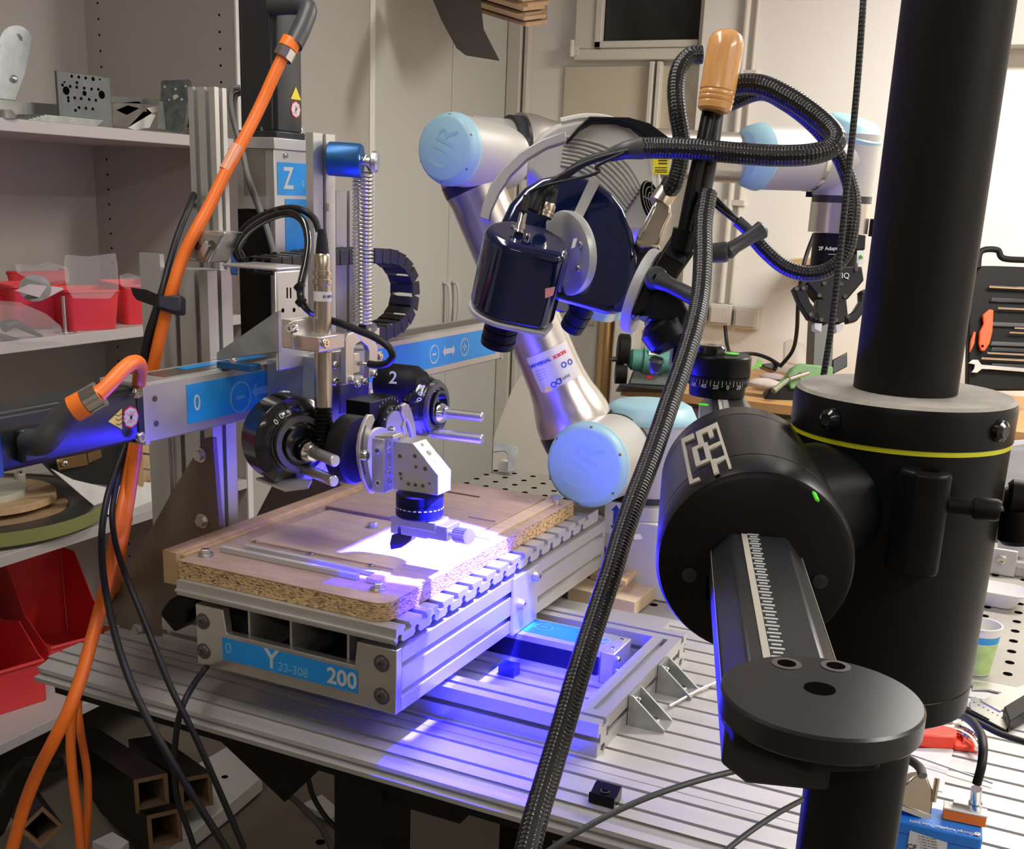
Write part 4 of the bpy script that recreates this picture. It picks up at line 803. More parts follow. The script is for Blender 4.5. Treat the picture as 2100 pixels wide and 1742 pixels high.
pl = PY(1262, 1064, bj.y-0.112)
obj('arrow_label', MB().box(pl.x-0.025, pl.x+0.025, bj.y-0.1113, bj.y-0.1103, pl.z-0.035, pl.z+0.035), WPRINT, RB)
obj('arrow_sign', MB().prism([V((pl.x+a, bj.y-0.1117, pl.z+b_)) for a, b_ in ((0, 0.03), (0.011, 0.016), (0.005, 0.016), (0.005, -0.016), (0.011, -0.016), (0, -0.03), (-0.011, -0.016), (-0.005, -0.016), (-0.005, 0.016), (-0.011, 0.016))], V((0, 0.0005, 0))), BPRINT, RB)
# upper arm tube: lower bell, tube, upper collar
a0 = PD(1190, 893, 2.40); a1 = PD(968, 374, 2.25); ad = (a1-a0); La = ad.length; ad = ad/La
rT = px2m(59, 2.38)
obj('arm_ring', MB().lathe(a0-ad*0.006, ad, [(0, px2m(78, 2.4)), (px2m(28, 2.4), px2m(79, 2.4))], 44), MOTOR, RB, label='dark ring below the arm tube')
obj('arm_socket', MB().lathe(a0-ad*0.075, ad, [(0, px2m(72, 2.4)), (0.069, px2m(77, 2.4))], 44), RGREY, RB)
s_ = px2m(28, 2.4)
armt = obj('upper_arm', MB().lathe(a0+ad*s_, ad, [(0, px2m(78, 2.4)), (0.02, px2m(77, 2.4)), (0.045, px2m(71, 2.4)), (0.07, px2m(64, 2.4)), (0.10, px2m(60, 2.4)), (0.14, rT), (La-s_-0.03, px2m(57, 2.36)), (La-s_-0.012, px2m(60, 2.36))], 48), RSILV, RB, label='brushed aluminium arm tube')
obj('arm_ring', MB().lathe(a1-ad*0.012, ad, [(0, px2m(60, 2.36)), (0.024, px2m(60, 2.36))], 44), MOTOR, RB)
# label on the tube: a curved sheet
def curved_label(c, ax, r, toward, wang, h, m, par, name='label'):
    ax = V(ax).normalized(); t_ = (V(toward)-ax*V(toward).dot(ax)).normalized(); s = ax.cross(t_); vs = []; n_ = 12
    for i in range(n_+1):
        a = -wang/2+wang*i/n_
        for k in (-1, 1): vs.append(c+(t_*math.cos(a)+s*math.sin(a))*(r+0.0006)+ax*h/2*k)
    return obj(name, MB().add(vs, [(2*i, 2*i+1, 2*i+3, 2*i+2) for i in range(n_)]), m, par), t_, s
lc = a0+ad*px2m(152, 2.4); lm = mat('silver_label', (0.62, 0.60, 0.60), 0.35, 0.3)
pr = lc+(lc-CP).normalized()*-0.0
_, tt, ss = curved_label(lc, ad, px2m(60, 2.4), CP-lc+RT*0.25, 1.55, px2m(88, 2.4), lm, armt)
def on_label(u_, v_, s, size, m, bold=0.0):   # u around, v along
    r = px2m(60, 2.4)+0.0012; a = u_/r; n_ = tt*math.cos(a)+ss*math.sin(a); xd = (ss*math.cos(a)-tt*math.sin(a)); 
    if xd.dot(RT) < 0: xd = -xd
    return text('label_text', s, size, lc+n_*r+ad*v_, xd, n_, m, armt, bold=bold)
sg = 1 if ss.dot(RT) > 0 else -1
word = 'UNIVERSAL ROBOTS'
for i, ch in enumerate(word):
    if ch != ' ': on_label(sg*(-0.046+i*0.0054), 0.026, ch, 0.0095, BPRINT if i < 10 else REDP, 0.0003)
for i, ch in enumerate('RoHS'): on_label(sg*(0.002+i*0.0065), -0.020, ch, 0.009, BLKP)
for k in range(4): on_label(sg*-0.030, 0.014-k*0.006, '---- -- ---', 0.006, BLKP)
for u_, v_ in ((0.020, 0.004), (0.036, 0.003), (-0.015, -0.024), (-0.003, -0.022)): 
    r = px2m(60, 2.4); a = sg*u_/r; n_ = tt*math.cos(a)+ss*math.sin(a); obj('seal', MB().ring(lc+n_*(r+0.0008)+ad*v_, n_, 0.0062, 0.0038, 0.0006, 20), BPRINT, armt)
r = px2m(60, 2.4); a = sg*-0.030/r; n_ = tt*math.cos(a)+ss*math.sin(a); q = lc+n_*(r+0.001)+ad*-0.028; u1 = ad; u2 = ad.cross(n_)
obj('warning_sign', MB().prism([q+u1*0.010, q-u1*0.006+u2*0.010, q-u1*0.006-u2*0.010], n_*0.0005), YEL, armt)
# elbow
dE = 2.13; c2 = PD(917, 305, dE); nE = (nS+V((-0.10, 0, 0))).normalized(); rE = px2m(72, dE)
capdisc(c2, nE, rE, screws=6)
eb = c2-nE*0.10; 
obj('elbow_joint', MB().lathe(c2-nE*0.018, -nE, [(0, rE*0.99), (0.08, rE*1.0), (0.15, rE*1.0), (0.19, rE*0.9), (0.21, rE*0.6)], 44), RGREY, RB)
obj('elbow_socket', MB().lathe(a1+ad*0.010, ad, [(0, px2m(60, 2.36)), (0.020, px2m(56, 2.36))], 40), RGREY, RB)
f0 = PD(965, 292, 2.34); f1 = PD(1060, 300, 2.36); fe = PD(1530, 325, 2.62)
obj('elbow_neck', MB().cyl(f0, f1, px2m(52, 2.35)), RGREY, RB)
fd = (fe-f1).normalized()
obj('joint_ring', MB().lathe(f1-fd*0.02, fd, [(0, px2m(60, 2.36)), (0.024, px2m(60, 2.36))], 40), MOTOR, RB)
obj('forearm', MB().lathe(f1+fd*0.004, fd, [(0, px2m(66, 2.36)), (0.03, px2m(65, 2.36)), (0.06, px2m(58, 2.36)), (0.10, px2m(50, 2.36)), ((fe-f1).length, px2m(50, 2.6))], 44), RSILV, RB, label='brushed aluminium forearm tube')
# first wrist joint: horizontal, cap on its left end
w0 = PD(1556, 322, 2.60); w1 = PD(1655, 326, 2.66); wd = (w1-w0).normalized(); rW = px2m(64, 2.62)
obj('joint_cap', MB().lathe(w0, -wd, [(0, rW*1.0), (0.004, rW*1.04), (0.010, rW*1.02), (0.030, rW*0.94), (0.046, rW*0.75), (0.050, rW*0.5)], 40), RBLUE, RB, label='pale blue cap')
obj('wrist_joint', MB().cyl(w0, w1, rW), RGREY, RB)
obj('joint_ring', MB().lathe(w1, wd, [(0, rW*1.02), (0.012, rW*1.02)], 40), CHROME, RB)
e1 = PD(1735, 330, 2.70)
obj('wrist_neck', MB().cyl(w1+wd*0.012, e1, rW*1.0), RGREY, RB)
dn = -ZA; e0 = V((e1.x, e1.y, PD(1735, 278, 2.70).z)); eb_ = PD(1735, 402, 2.70).z
obj('wrist_joint', MB().lathe(e0, dn, [(0, rW*1.05), (e0.z-eb_, rW*0.98)], 40), RGREY, RB)
cn = V((0.30, -0.15, 1)).normalized()
obj('joint_cap', MB().lathe(e0-ZA*0.004, cn, [(0, rW*1.07), (0.010, rW*1.08), (0.014, rW*1.02), (0.036, rW*0.86), (0.042, rW*0.7)], 40), RBLUE, RB, label='pale blue cap')
def zl(y): return PD(1733, y, 2.70).z
def wl(name, y0, y1, r, m, lab=None, prof=None): z0, z1 = zl(y0), zl(y1); return obj(name, MB().lathe((e1.x, e1.y, z0), dn, prof or [(0, r), (z0-z1, r)], 40), m, RB, label=lab)
wl('joint_ring', 402, 417, rW*0.97, MOTOR); wl('wrist_sleeve', 417, 479, rW*0.98, RSILV)
obj('cable_clip', MB().box(e1.x-rW-0.012, e1.x-rW+0.005, e1.y-0.01, e1.y+0.01, zl(407), zl(386)), BLK, RB); obj('cable_clip', MB().obox(V((e1.x+rW+0.01, e1.y, zl(465))), XA*0.008, YA*0.01, ZA*0.02), BLK, RB)
# ---------------------------------------------------------------- gripper
GR = thing('robot_gripper', 'black two-finger gripper hanging from the robot wrist', 'gripper', (e1.x, e1.y, zl(680)))
gx, gy = e1.x, e1.y
def G2(x, y): return PD(x, y, 2.66)
obj('body', MB().lathe((gx, gy, zl(481)), dn, [(0, px2m(49, 2.7)), (zl(481)-zl(560), px2m(49, 2.7))], 36), BLK, GR)
obj('side_box', MB().prism([G2(1752, 480), G2(1776, 482), G2(1774, 512), G2(1750, 512)], FW*0.05), BLK, GR, bevel=0.002)
obj('tag', MB().prism([G2(1758, 514), G2(1772, 514), G2(1770, 542), G2(1757, 540)], FW*0.002), WPRINT, GR)
obj('tag_mark', MB().sph(PD(1766, 527, 2.655), 0.005, 10), GPRINT, GR)
obj('palm', MB().prism([G2(1665, 548), G2(1768, 546), G2(1772, 575), G2(1740, 612), G2(1728, 622), G2(1692, 620), G2(1680, 610), G2(1655, 580)], FW*0.06), BLK, GR, bevel=0.003)
def finger(l, name='finger'): obj(name, MB().prism([G2(x, y) for x, y in l], FW*0.03), BLK, GR, bevel=0.002)
finger([(1627, 590), (1640, 584), (1658, 586), (1655, 600), (1662, 620), (1680, 642), (1684, 655), (1660, 654), (1640, 622)])
finger([(1765, 596), (1782, 594), (1784, 625), (1758, 658), (1740, 662), (1734, 648), (1752, 638), (1766, 616)])
finger([(1677, 612), (1706, 616), (1706, 660), (1694, 664), (1668, 656)], 'fingertip_holder'); finger([(1710, 616), (1736, 614), (1740, 655), (1722, 664), (1712, 660)], 'fingertip_holder')
for l in ([(1671, 663), (1686, 664), (1684, 681), (1671, 674)], [(1715, 666), (1731, 666), (1728, 676), (1716, 682)]): obj('finger_pad', MB().prism([G2(x, y) for x, y in l], FW*0.03), WPRINT, GR, label='pale finger pad')
for x, y in ((1672, 549), (1757, 553), (1691, 581), (1726, 583), (1681, 606), (1734, 608), (1634, 592), (1648, 591), (1772, 598), (1663, 645), (1740, 650), (1685, 656), (1716, 657)):
    obj('rivet', MB().cyl(G2(x, y), PD(x, y, 2.652), px2m(4.2, 2.66), n=12), CHROME, GR)
text('gripper_text', 'IQ', 0.018, PD(1734, 566, 2.655), RT, -FW, WPRINT, GR)
text('gripper_text', '2F Adaptive', 0.012, PD(1704, 510, 2.63), RT, -FW, WPRINT, GR); text('gripper_text', '------', 0.010, PD(1707, 521, 2.63), RT, -FW, WPRINT, GR)
# ================================================================ STAND
ax_p = V((PD(1966, 0, 1.05).x, PD(1966, 0, 1.05).y, 0)); axv = V((ax_p.x, ax_p.y, 0))
ST = thing('camera_stand', 'heavy black camera stand column with yellow-ringed collar and side arm', 'stand', (axv.x, axv.y, -0.8))
def at(z): return V((axv.x, axv.y, z))
dcol = dep(at(0.62)); ztop = PD(1867, 799, dcol).z; zbot = PD(1790, 1425, dep(at(0.35))).z
obj('column', MB().lathe(at(ztop+0.0005), ZA, [(0, 0.0505), (1.93-ztop, 0.0505)], 64), BLKM, ST)
RC = 0.1085
obj('collar_top', MB().lathe(at(ztop-0.003), ZA, [(0, RC*0.985), (0.003, RC*0.95)], 64), DIRTY, ST, label='dusty top face of the collar')
zfl = ztop-0.003-0.0375
obj('collar_flange', MB().lathe(at(zfl), ZA, [(0, RC), (0.031, RC), (0.0370, RC*0.985)], 72), BLK, ST)
obj('yellow_ring', MB().lathe(at(zfl-0.005), ZA, [(0, RC*0.993), (0.0049, RC*0.993)], 72), YELR, ST, label='yellow band')
obj('body', MB().lathe(at(zbot), ZA, [(0, RC*0.93), (0.004, RC*0.975), (0.030, RC*0.98), (0.031, RC*0.97), (0.032, RC*0.98), (zfl-0.0055-zbot, RC*0.985)], 72), BLK, ST)
obj('lower_tube', MB().lathe(at(-0.8), ZA, [(0, 0.05), (zbot+0.8-0.001, 0.05)], 48), BLKM, ST)
toC = V((CP.x-axv.x, CP.y-axv.y, 0)).normalized(); sd = ZA.cross(toC)   # sd points to the picture's right
if sd.dot(RT) < 0: sd = -sd
for x, y, a in ((1735, 855, -0.62), (2057, 850, 0.95)):
    n_ = (toC*math.cos(a)+sd*math.sin(a)); q = at(zfl+0.019)+n_*RC; obj('cap_screw', MB().lathe(q, n_, [(0, 0.011), (0.005, 0.010), (0.008, 0.006)], 20), BLKG, ST)
q = at(0)+toC*RC
lz1, lz0 = PD(1890, 968, dcol-RC).z, PD(1880, 1195, dcol-RC*0.9).z
hc = at(0)+toC*(RC*0.91)+sd*0.030
obj('side_boss', MB().prism([hc+sd*-0.026+ZA*lz0, hc+sd*0.022+ZA*lz0, hc+sd*0.022+toC*0.020+ZA*lz0, hc+sd*0.010+toC*0.028+ZA*lz0, hc+sd*-0.012+toC*0.028+ZA*lz0, hc+sd*-0.026+toC*0.016+ZA*lz0], ZA*(lz1-lz0)), BLK, ST, bevel=0.005, seg=3)
obj('boss_hole', MB().cyl(hc+toC*0.014+sd*0.002+ZA*(lz1-0.001), hc+toC*0.014+sd*0.002+ZA*(lz1+0.0004), 0.009), HOLE, ST)
pz = PD(1960, 1043, dcol-RC).z
obj('locking_pin', MB().cyl(hc+sd*0.022+toC*0.012+ZA*pz, hc+sd*0.046+toC*0.012+ZA*pz, 0.0075).lathe(hc+sd*0.044+toC*0.012+ZA*pz, sd, [(0, 0.0095), (0.003, 0.0105), (0.020, 0.0105), (0.023, 0.009)], 20), BLKM, ST)
# right-hand clamp knob at the picture edge
kq = PD(2064, 1020, dcol); obj('clamp_knob', MB().lathe(kq, sd, [(0, 0.015), (0.004, 0.019), (0.05, 0.018)], 24).lathe(kq+sd*0.015-ZA*0.01, V((0.2, 0, -1)), [(0, 0.02), (0.03, 0.024), (0.035, 0.02)], 20), BLKM, ST); obj('knob_core', MB().lathe(kq-sd*0.003, sd, [(0, 0.010), (0.003, 0.013)], 20), CHROME, ST)
# arm housing
dirA = ray(1400, 412).normalized(); dirA = V((dirA.x, dirA.y, 0)).normalized()
pa = PD(1548, 1160, 0.93); rH = px2m(203, 0.93); LH = 0.295
obj('arm_housing', MB().lathe(pa, dirA, [(0.0, rH*0.90), (0.003, rH*0.965), (0.012, rH), (0.055, rH), (0.0555, rH*0.992), (0.0575, rH*0.992), (0.058, rH), (LH-0.05, rH), (LH-0.0495, rH*0.992), (LH-0.0475, rH*0.992), (LH-0.047, rH), (LH-0.008, rH), (LH, rH*0.94)], 72), BLK, ST)
obj('housing_neck', MB().cyl(pa+dirA*(LH*0.52), V((axv.x, axv.y, pa.z))-toC*0.0, rH*0.74, rH*0.80, 48), BLK, ST)
s2 = dirA.cross(ZA); s2 = s2 if s2.dot(RT) > 0 else -s2
def PF(x, y): return PN(x, y, pa-dirA*0.0004, dirA)
obj('guide_opening', MB().prism([PF(x, y) for x, y in ((1500, 1112), (1518, 1100), (1592, 1101), (1612, 1112), (1650, 1185), (1650, 1230), (1448, 1230), (1448, 1190))], -dirA*0.0006), HOLE, ST)
for x, y in ((1414, 1180), (1682, 1193)):
    c = PF(x, y); obj('flat_screw', MB().lathe(c, -dirA, [(0, 0.0062), (0.0008, 0.0062), (0.0010, 0.0052)], 20).obox(c-dirA*0.0011, s2*0.0025, ZA*0.0005, dirA*0.0001).obox(c-dirA*0.0011, s2*0.0005, ZA*0.0025, dirA*0.0001), MOTOR, ST)
def PC(x, y, r):   # ray against the housing cylinder
    d = ray(x, y); o = CP-pa; d_ = d-dirA*d.dot(dirA); o_ = o-dirA*o.dot(dirA); A = d_.dot(d_); B = 2*d_.dot(o_); c_ = o_.dot(o_)-r*r
    disc = max(0, B*B-4*A*c_); return CP+d*((-B-math.sqrt(disc))/(2*A))
Q = [V((1399, 903)), V((1472, 869)), V((1501, 961)), V((1417, 997))]
def quv(u, v): a = Q[0].lerp(Q[1], u); b_ = Q[3].lerp(Q[2], u); p_ = a.lerp(b_, v); return PC(p_.x, p_.y, rH)
EMB = mat('emboss_cream', (0.42, 0.39, 0.32), 0.6, 0, 0.2, 200)
for (u0, u1, v0, v1) in ((0, .07, 0, 1), (.93, 1, .0, 1), (.07, .34, .0, .11), (.40, .54, .0, .34), (.52, .93, .0, .10), (.70, .82, .07, .24), (.22, .52, .28, .35), (.22, .34, .35, .70), (.34, .62, .63, .70), (.50, .62, .30, .63), (.62, .93, .40, .47), (.58, .70, .70, 1), (.07, .24, .93, 1), (.70, .93, .72, .80)):
    n_ = 3; vs = []
    for i in range(n_+1):
        for vv in (v0, v1): 
            c = quv(u0+(u1-u0)*i/n_, vv); r_ = (c-pa)-dirA*(c-pa).dot(dirA); r_.normalize(); vs += [c, c+r_*0.0018]
    fs = []
    for i in range(n_):
        a = 4*i; b_ = a+4; fs += [(a+1, a+3, b_+3, b_+1), (a, a+1, b_+1, b_), (a+2, b_+2, b_+3, a+3), (a, b_, b_+2, a+2)]
    fs += [(0, 2, 3, 1), (4*n_, 4*n_+1, 4*n_+3, 4*n_+2)]
    obj('embossed_bar', MB().add(vs, fs), EMB, ST)
for x, y in ((1672, 1020),):
    c = PC(x, y, rH); r_ = ((c-pa)-dirA*(c-pa).dot(dirA)).normalized(); obj('level_light', MB().obox(c+r_*0.0006, dirA*0.012, dirA.cross(r_)*0.0014, r_*0.0008), LIME, ST)
# scaled arm bar
bw, bh = 0.036, 0.026
dk = PZ(1685, 1424, pa.z+bh+0.006); tdisc = (dk-pa).dot(dirA)
front = pa+dirA*tdisc
ctr = V((front.x, front.y, pa.z))
def bar_sec(o): return [o+s2*a+ZA*b_ for a, b_ in ((-bw, -bh*0.6), (-bw, bh*0.35), (-bw*0.62, bh), (bw*0.62, bh), (bw, bh*0.35), (bw, -bh*0.6), (bw*0.6, -bh), (-bw*0.6, -bh))]
obj('arm_bar', MB().prism(bar_sec(pa+dirA*tdisc), dirA*(-tdisc-0.0006)), MOTOR, ST, bevel=0.002)
obj('arm_bar', MB().prism(bar_sec(pa+dirA*(LH+0.001)), dirA*0.42), MOTOR, ST, bevel=0.002)
zt_ = pa.z+bh
for t0, t1 in ((tdisc+0.02, -0.002), (LH+0.002, LH+0.40)):
    L_ = t1-t0; o = pa+dirA*t0+ZA*(bh+0.0003)-s2*0.008
    obj('scale_strip', MB().prism([o-s2*0.0055, o+s2*-0.001, o+s2*-0.001+dirA*L_, o-s2*0.0055+dirA*L_], ZA*0.0004), EMB, ST)
    tb_ = MB(); k = 0
    while k*0.0065 < L_: 
        c = o+dirA*(k*0.0065+0.003)+s2*0.004; tb_.obox(c, s2*(0.0045 if k % 2 == 0 else 0.003), dirA*0.0011, ZA*0.0003); k += 1
    obj('scale_ticks', tb_, GREYP, ST, kind='stuff')
for s_ in (-1, 1): o = pa+dirA*tdisc+ZA*(bh*0.36)+s2*(bw+0.0003)*s_; obj('edge_line', MB().prism([o-ZA*0.0006, o+ZA*0.0006, o+ZA*0.0006-dirA*tdisc, o-ZA*0.0006-dirA*tdisc], s2*0.0003*s_), EMB, ST)
# end disc and front mast
DISCM = mat('turned_black_disc', (0.020, 0.020, 0.022), 0.30, 0.3)
rD = px2m(205, dep(dk)); md = V((dk.x, dk.y, 0))
obj('end_disc', MB().lathe(V((dk.x, dk.y, dk.z)), -ZA, [(0, rD*0.975), (0.0015, rD), (0.0135, rD), (0.015, rD*0.98)], 72), DISCM, ST)
obj('disc_hole', MB().lathe(PZ(1681, 1413, dk.z), ZA, [(0, 0.0085), (0.0003, 0.0085)], 24), HOLE, ST)
for x, y in ((1613, 1362), (1714, 1367)): c = PZ(x, y, dk.z); obj('disc_hole', MB().lathe(c, ZA, [(0, 0.0052), (0.0004, 0.0052)], 18), HOLE, ST); obj('chamfer', MB().ring(c, ZA, 0.0085, 0.0055, 0.0004, 20), mat('worn_edge', (0.10, 0.09, 0.08), 0.4, 0.3) if 'worn_edge' not in MATS else MATS['worn_edge'], ST)
obj('clamp_body', MB().prism([V((dk.x, dk.y, dk.z-0.0155))+toC*(-0.02)+sd*a+toC*b_ for a, b_ in ((-0.050, -0.02), (0.030, -0.03), (0.034, 0.045), (0.0, 0.062), (-0.040, 0.050), (-0.052, 0.02))], -ZA*0.012), BLKM, ST, bevel=0.003)
mc_ = PD(1758, 1577, dep(dk)+0.03); rM = px2m(97, dep(mc_))
mcx_ = V((mc_.x, mc_.y, 0))
obj('front_mast', MB().lathe(V((mc_.x, mc_.y, -0.8)), ZA, [(0, rM), (dk.z-0.028+0.8, rM)], 48), BLKM, ST)
# rotary head at the far end of the arm
hd = pa+dirA*(LH+0.385); dh = dep(hd)
hq = PD(1470, 800, dh); hq = V((hq.x, hq.y, pa.z+bh+0.001)); dh = dep(hq); rh = px2m(64, dh)
HD = thing('rotary_head', 'round black rotary head with an engraved angle scale at the arm end', 'rotary head', hq)
z0 = hq.z; def_h = lambda y0, y1: px2m(abs(y1-y0), dh)
obj('lower_ring', MB().lathe(hq, ZA, [(0, rh*0.88), (def_h(820, 800), rh*0.90), (def_h(820, 797), rh*0.98), (def_h(820, 778), rh*1.0)], 56), BLK, HD)
obj('upper_ring', MB().lathe(hq+ZA*def_h(820, 777), ZA, [(0, rh*0.985), (0.001, rh), (def_h(777, 740), rh), (def_h(777, 737), rh*0.96)], 56), BLK, HD)
obj('cap', MB().lathe(hq+ZA*def_h(820, 736)+RT*-0.012, ZA, [(0, rh*0.46), (0.009, rh*0.46), (0.012, rh*0.38)], 36), BLKG, HD)
for k in range(26):
    a = math.radians(-118+k*7); u = (toC*math.cos(a+0.9)+sd*math.sin(a+0.9)); obj('scale_mark', MB().obox(hq+ZA*def_h(820, 786 if k % 3 else 788)+u*(rh*1.001), ZA*(0.0022 if k % 3 else 0.004), u.cross(ZA)*0.0003, u*0.0001), GREYP, HD)
for k, s_ in enumerate(('60', '40', '20', '0', '20')):
    a = math.radians(-38+k*22); u = (toC*math.cos(a)+sd*math.sin(a)); text('scale_text', s_, 0.008, hq+ZA*def_h(820, 795)+u*(rh*1.004), ZA.cross(u), u, GREYP, HD)
obj('spirit_level', MB().lathe(hq+ZA*def_h(820, 736)+RT*0.016, ZA, [(0, 0.010), (0.0008, 0.010)], 20), LIME, HD)
obj('spirit_level', MB().lathe(PD(1442, 834, dep(pa+dirA*(LH+0.3)))+ZA*0.002, ZA, [(0, 0.007), (0.001, 0.007)], 16), LIME, HD)
# ================================================================ SCANNER HEAD ASSEMBLY
SC = thing('optical_scanner', 'dark blue optical scanner head with three lenses and a grey finned rear', 'scanner', PD(1180, 560, 1.62))
def PR(name, pts, d, th, m, bevel=0.0, seg=2, par=SC, label=None): return obj(name, MB().prism([PD(x, y, d) for x, y in pts], FW*th), m, par, bevel=bevel, seg=seg, label=label)
PR('front_housing', [(1022, 540), (1020, 500), (1026, 455), (1045, 415), (1075, 382), (1110, 362), (1150, 354), (1190, 358), (1225, 370), (1255, 392), (1280, 425), (1298, 470), (1308, 520), (1309, 570), (1300, 605), (1282, 634), (1262, 642), (1240, 641), (1175, 622), (1100, 600), (1040, 580)], 1.60, 0.085, NAVY, 0.012, 4)
hb_ = [(1080, 350), (1086, 300), (1108, 270), (1140, 251), (1180, 242), (1220, 239), (1265, 245), (1305, 262), (1335, 288), (1352, 330), (1362, 400), (1362, 440), (1340, 480), (1300, 480), (1200, 470)]
PR('rear_housing', hb_, 1.70, 0.10, SGREY, 0.010, 3)
F0 = [(1157, 281), (1200, 287), (1248, 303), (1290, 340), (1316, 382)]; F1 = [(1150, 338), (1185, 346), (1222, 368), (1255, 400), (1282, 432)]
for k in range(8):
    f = k/7; obj('cooling_fin', MB().tube([PD(a[0]+(b_[0]-a[0])*f, a[1]+(b_[1]-a[1])*f, 1.699) for a, b_ in zip(F0, F1)], 0.0026, 8, 5), SGREY, SC)
obj('rear_rim', MB().tube([PD(x, y, 1.705) for x, y in ((1150, 250), (1200, 241), (1250, 246), (1295, 268), (1325, 305), (1338, 350), (1340, 400))], 0.006, 8, 5), mat('pale_grey', (0.55, 0.54, 0.50), 0.5), SC)
PR('warning_label', [(1339, 321), (1373, 322), (1371, 358), (1340, 357)], 1.694, 0.002, YEL)
for y in (328, 334): PR('label_text', [(1350, y), (1368, y), (1368, y+2.5), (1350, y+2.5)], 1.6935, 0.0004, BLKP)
for y in (343, 348, 352): PR('label_text', [(1343, y), (1368, y), (1368, y+1.6), (1343, y+1.6)], 1.6935, 0.0004, BLKP)
gn = (-FW*0.55+RT*0.80+UP*0.1).normalized(); gcn = PD(1333, 413, 1.685)
obj('fan_recess', MB().lathe(gcn, gn, [(0, 0.030), (0.002, 0.030)], 32), HOLE, SC)
for r_ in (0.029, 0.021, 0.013, 0.006): obj('fan_guard', MB().ring(gcn+gn*0.0022, gn, r_, r_-0.0015, 0.0015, 28), MOTOR, SC)
obj('fan_spokes', MB().obox(gcn+gn*0.0028, gn.cross(UP).normalized()*0.029, UP*0.0008, gn*0.0006).obox(gcn+gn*0.0028, gn.cross(UP).normalized()*0.0008, UP*0.029, gn*0.0006), MOTOR, SC)
PR('silver_strip', [(1211, 363), (1232, 371), (1192, 452), (1172, 446)], 1.597, 0.004, ALU)
# camera pods
tg = PZ(925, 1135, 0.23)
pa_ = (FW*0.56-UP*0.80-RT*0.21).normalized(); pu = (RT-pa_*RT.dot(pa_)).normalized(); pv = pu.cross(pa_); pv = pv if pv.dot(FW) < 0 else -pv
po = PD(1070, 487, 1.51); ps = []
for i in range(17): a = math.radians(90+180*i/16); ps.append((math.cos(a)*0.050, math.sin(a)*0.050))
ps += [(0.035, -0.050), (0.060, -0.022), (0.066, 0.018), (0.055, 0.050)]
def pod(name, l0, l1, k, m, bev): return obj(name, MB().prism([po+pa_*l0+pu*a*k+pv*b_*k for a, b_ in ps], pa_*(l1-l0)), m, SC, bevel=bev, seg=5)
pod('camera_pod', -0.005, 0.108, 1.0, NAVY, 0.012)
pod('pod_rim', 0.105, 0.112, 1.02, mat('rim_grey', (0.45, 0.45, 0.47), 0.5), 0.002)
PR('serial_label', [(1176, 490), (1184, 488), (1179, 507), (1171, 510)], 1.497, 0.001, WPRINT)
PR('warranty_label', [(1118, 592), (1139, 588), (1134, 606), (1118, 612)], 1.497, 0.001, mat('red_label', (0.65, 0.25, 0.27), 0.5))
fn = (-FW*0.50-RT*0.78-UP*0.22).normalized(); fc = PD(1160, 520, 1.585)
obj('mount_flange', MB().lathe(fc, fn, [(-0.010, px2m(84, 1.58)), (-0.002, px2m(86, 1.58)), (0.003, px2m(84, 1.58)), (0.005, px2m(74, 1.58)), (0.004, px2m(60, 1.58))], 56), mat('flange_grey', (0.47, 0.48, 0.47), 0.4, 0.3), SC)
for x, y in ((1191, 502), (1187, 551), (1152, 583)): c = PN(x, y, fc+fn*0.0045, fn); screw('screw', c, fn, 0.0042, 0.003, STEEL, SC)
def lens(name, p0, p1, r, seg):
    L_ = (p1-p0).length; T = obj(name, MB().lathe(p0, p1-p0, [(0, r*0.88), (L_*0.12, r*0.90), (L_*0.14, r), (L_*0.40, r), (L_*0.42, r*0.93), (L_*0.46, r*0.93), (L_*0.48, r), (L_*0.70, r*1.0), (L_*0.72, r*0.95), (L_*0.76, r*0.95), (L_*0.78, r*1.02), (L_, r*1.0), (L_*0.99, r*0.86), (L_*0.90, r*0.70)], 36), BLK, SC)
    return T
lq_ = po+pa_*0.113+pu*0.0-pv*0.0; lens('lens', lq_, lq_+pa_*0.046, px2m(35, 1.6), 0)
lens('lens', PD(1208, 610, 1.62), PD(1172, 672, 1.66), px2m(25, 1.63), 0)
lens('lens', PD(1168, 598, 1.66), PD(1150, 618, 1.69), px2m(26, 1.66), 0)
# connectors on the pod
obj('connector', MB().lathe(PD(1117, 446, 1.53), PD(1128, 412, 1.53)-PD(1117, 446, 1.53), [(0, 0.0095), (0.004, 0.0095), (0.0045, 0.0105), (0.008, 0.0105), (0.0085, 0.0098), (0.012, 0.0105), (0.018, 0.0100), (0.020, 0.0080)], 24), NICK, SC)
obj('connector_boot', MB().cyl(PD(1124, 420, 1.53), PD(1132, 388, 1.53), 0.0092, 0.0085), RUB, SC)
obj('connector', MB().lathe(PD(1064, 480, 1.50), PD(1076, 425, 1.51)-PD(1064, 480, 1.50), [(0, 0.0060), (0.005, 0.0060), (0.0055, 0.0068), (0.014, 0.0068), (0.015, 0.0055), (0.030, 0.0055)], 20), CHROME, SC)
obj('connector_boot', MB().cyl(PD(1074, 432, 1.50), PD(1081, 402, 1.50), 0.0050), RUB, SC)
obj('connector_boot', MB().cyl(PD(1092, 432, 1.52), PD(1104, 402, 1.52), 0.0080), RUB, SC)
for x, y in ((1052, 466), (1083, 483)): obj('screw', MB().sph(PD(x, y, 1.497), 0.0035, 8), CHROME, SC)
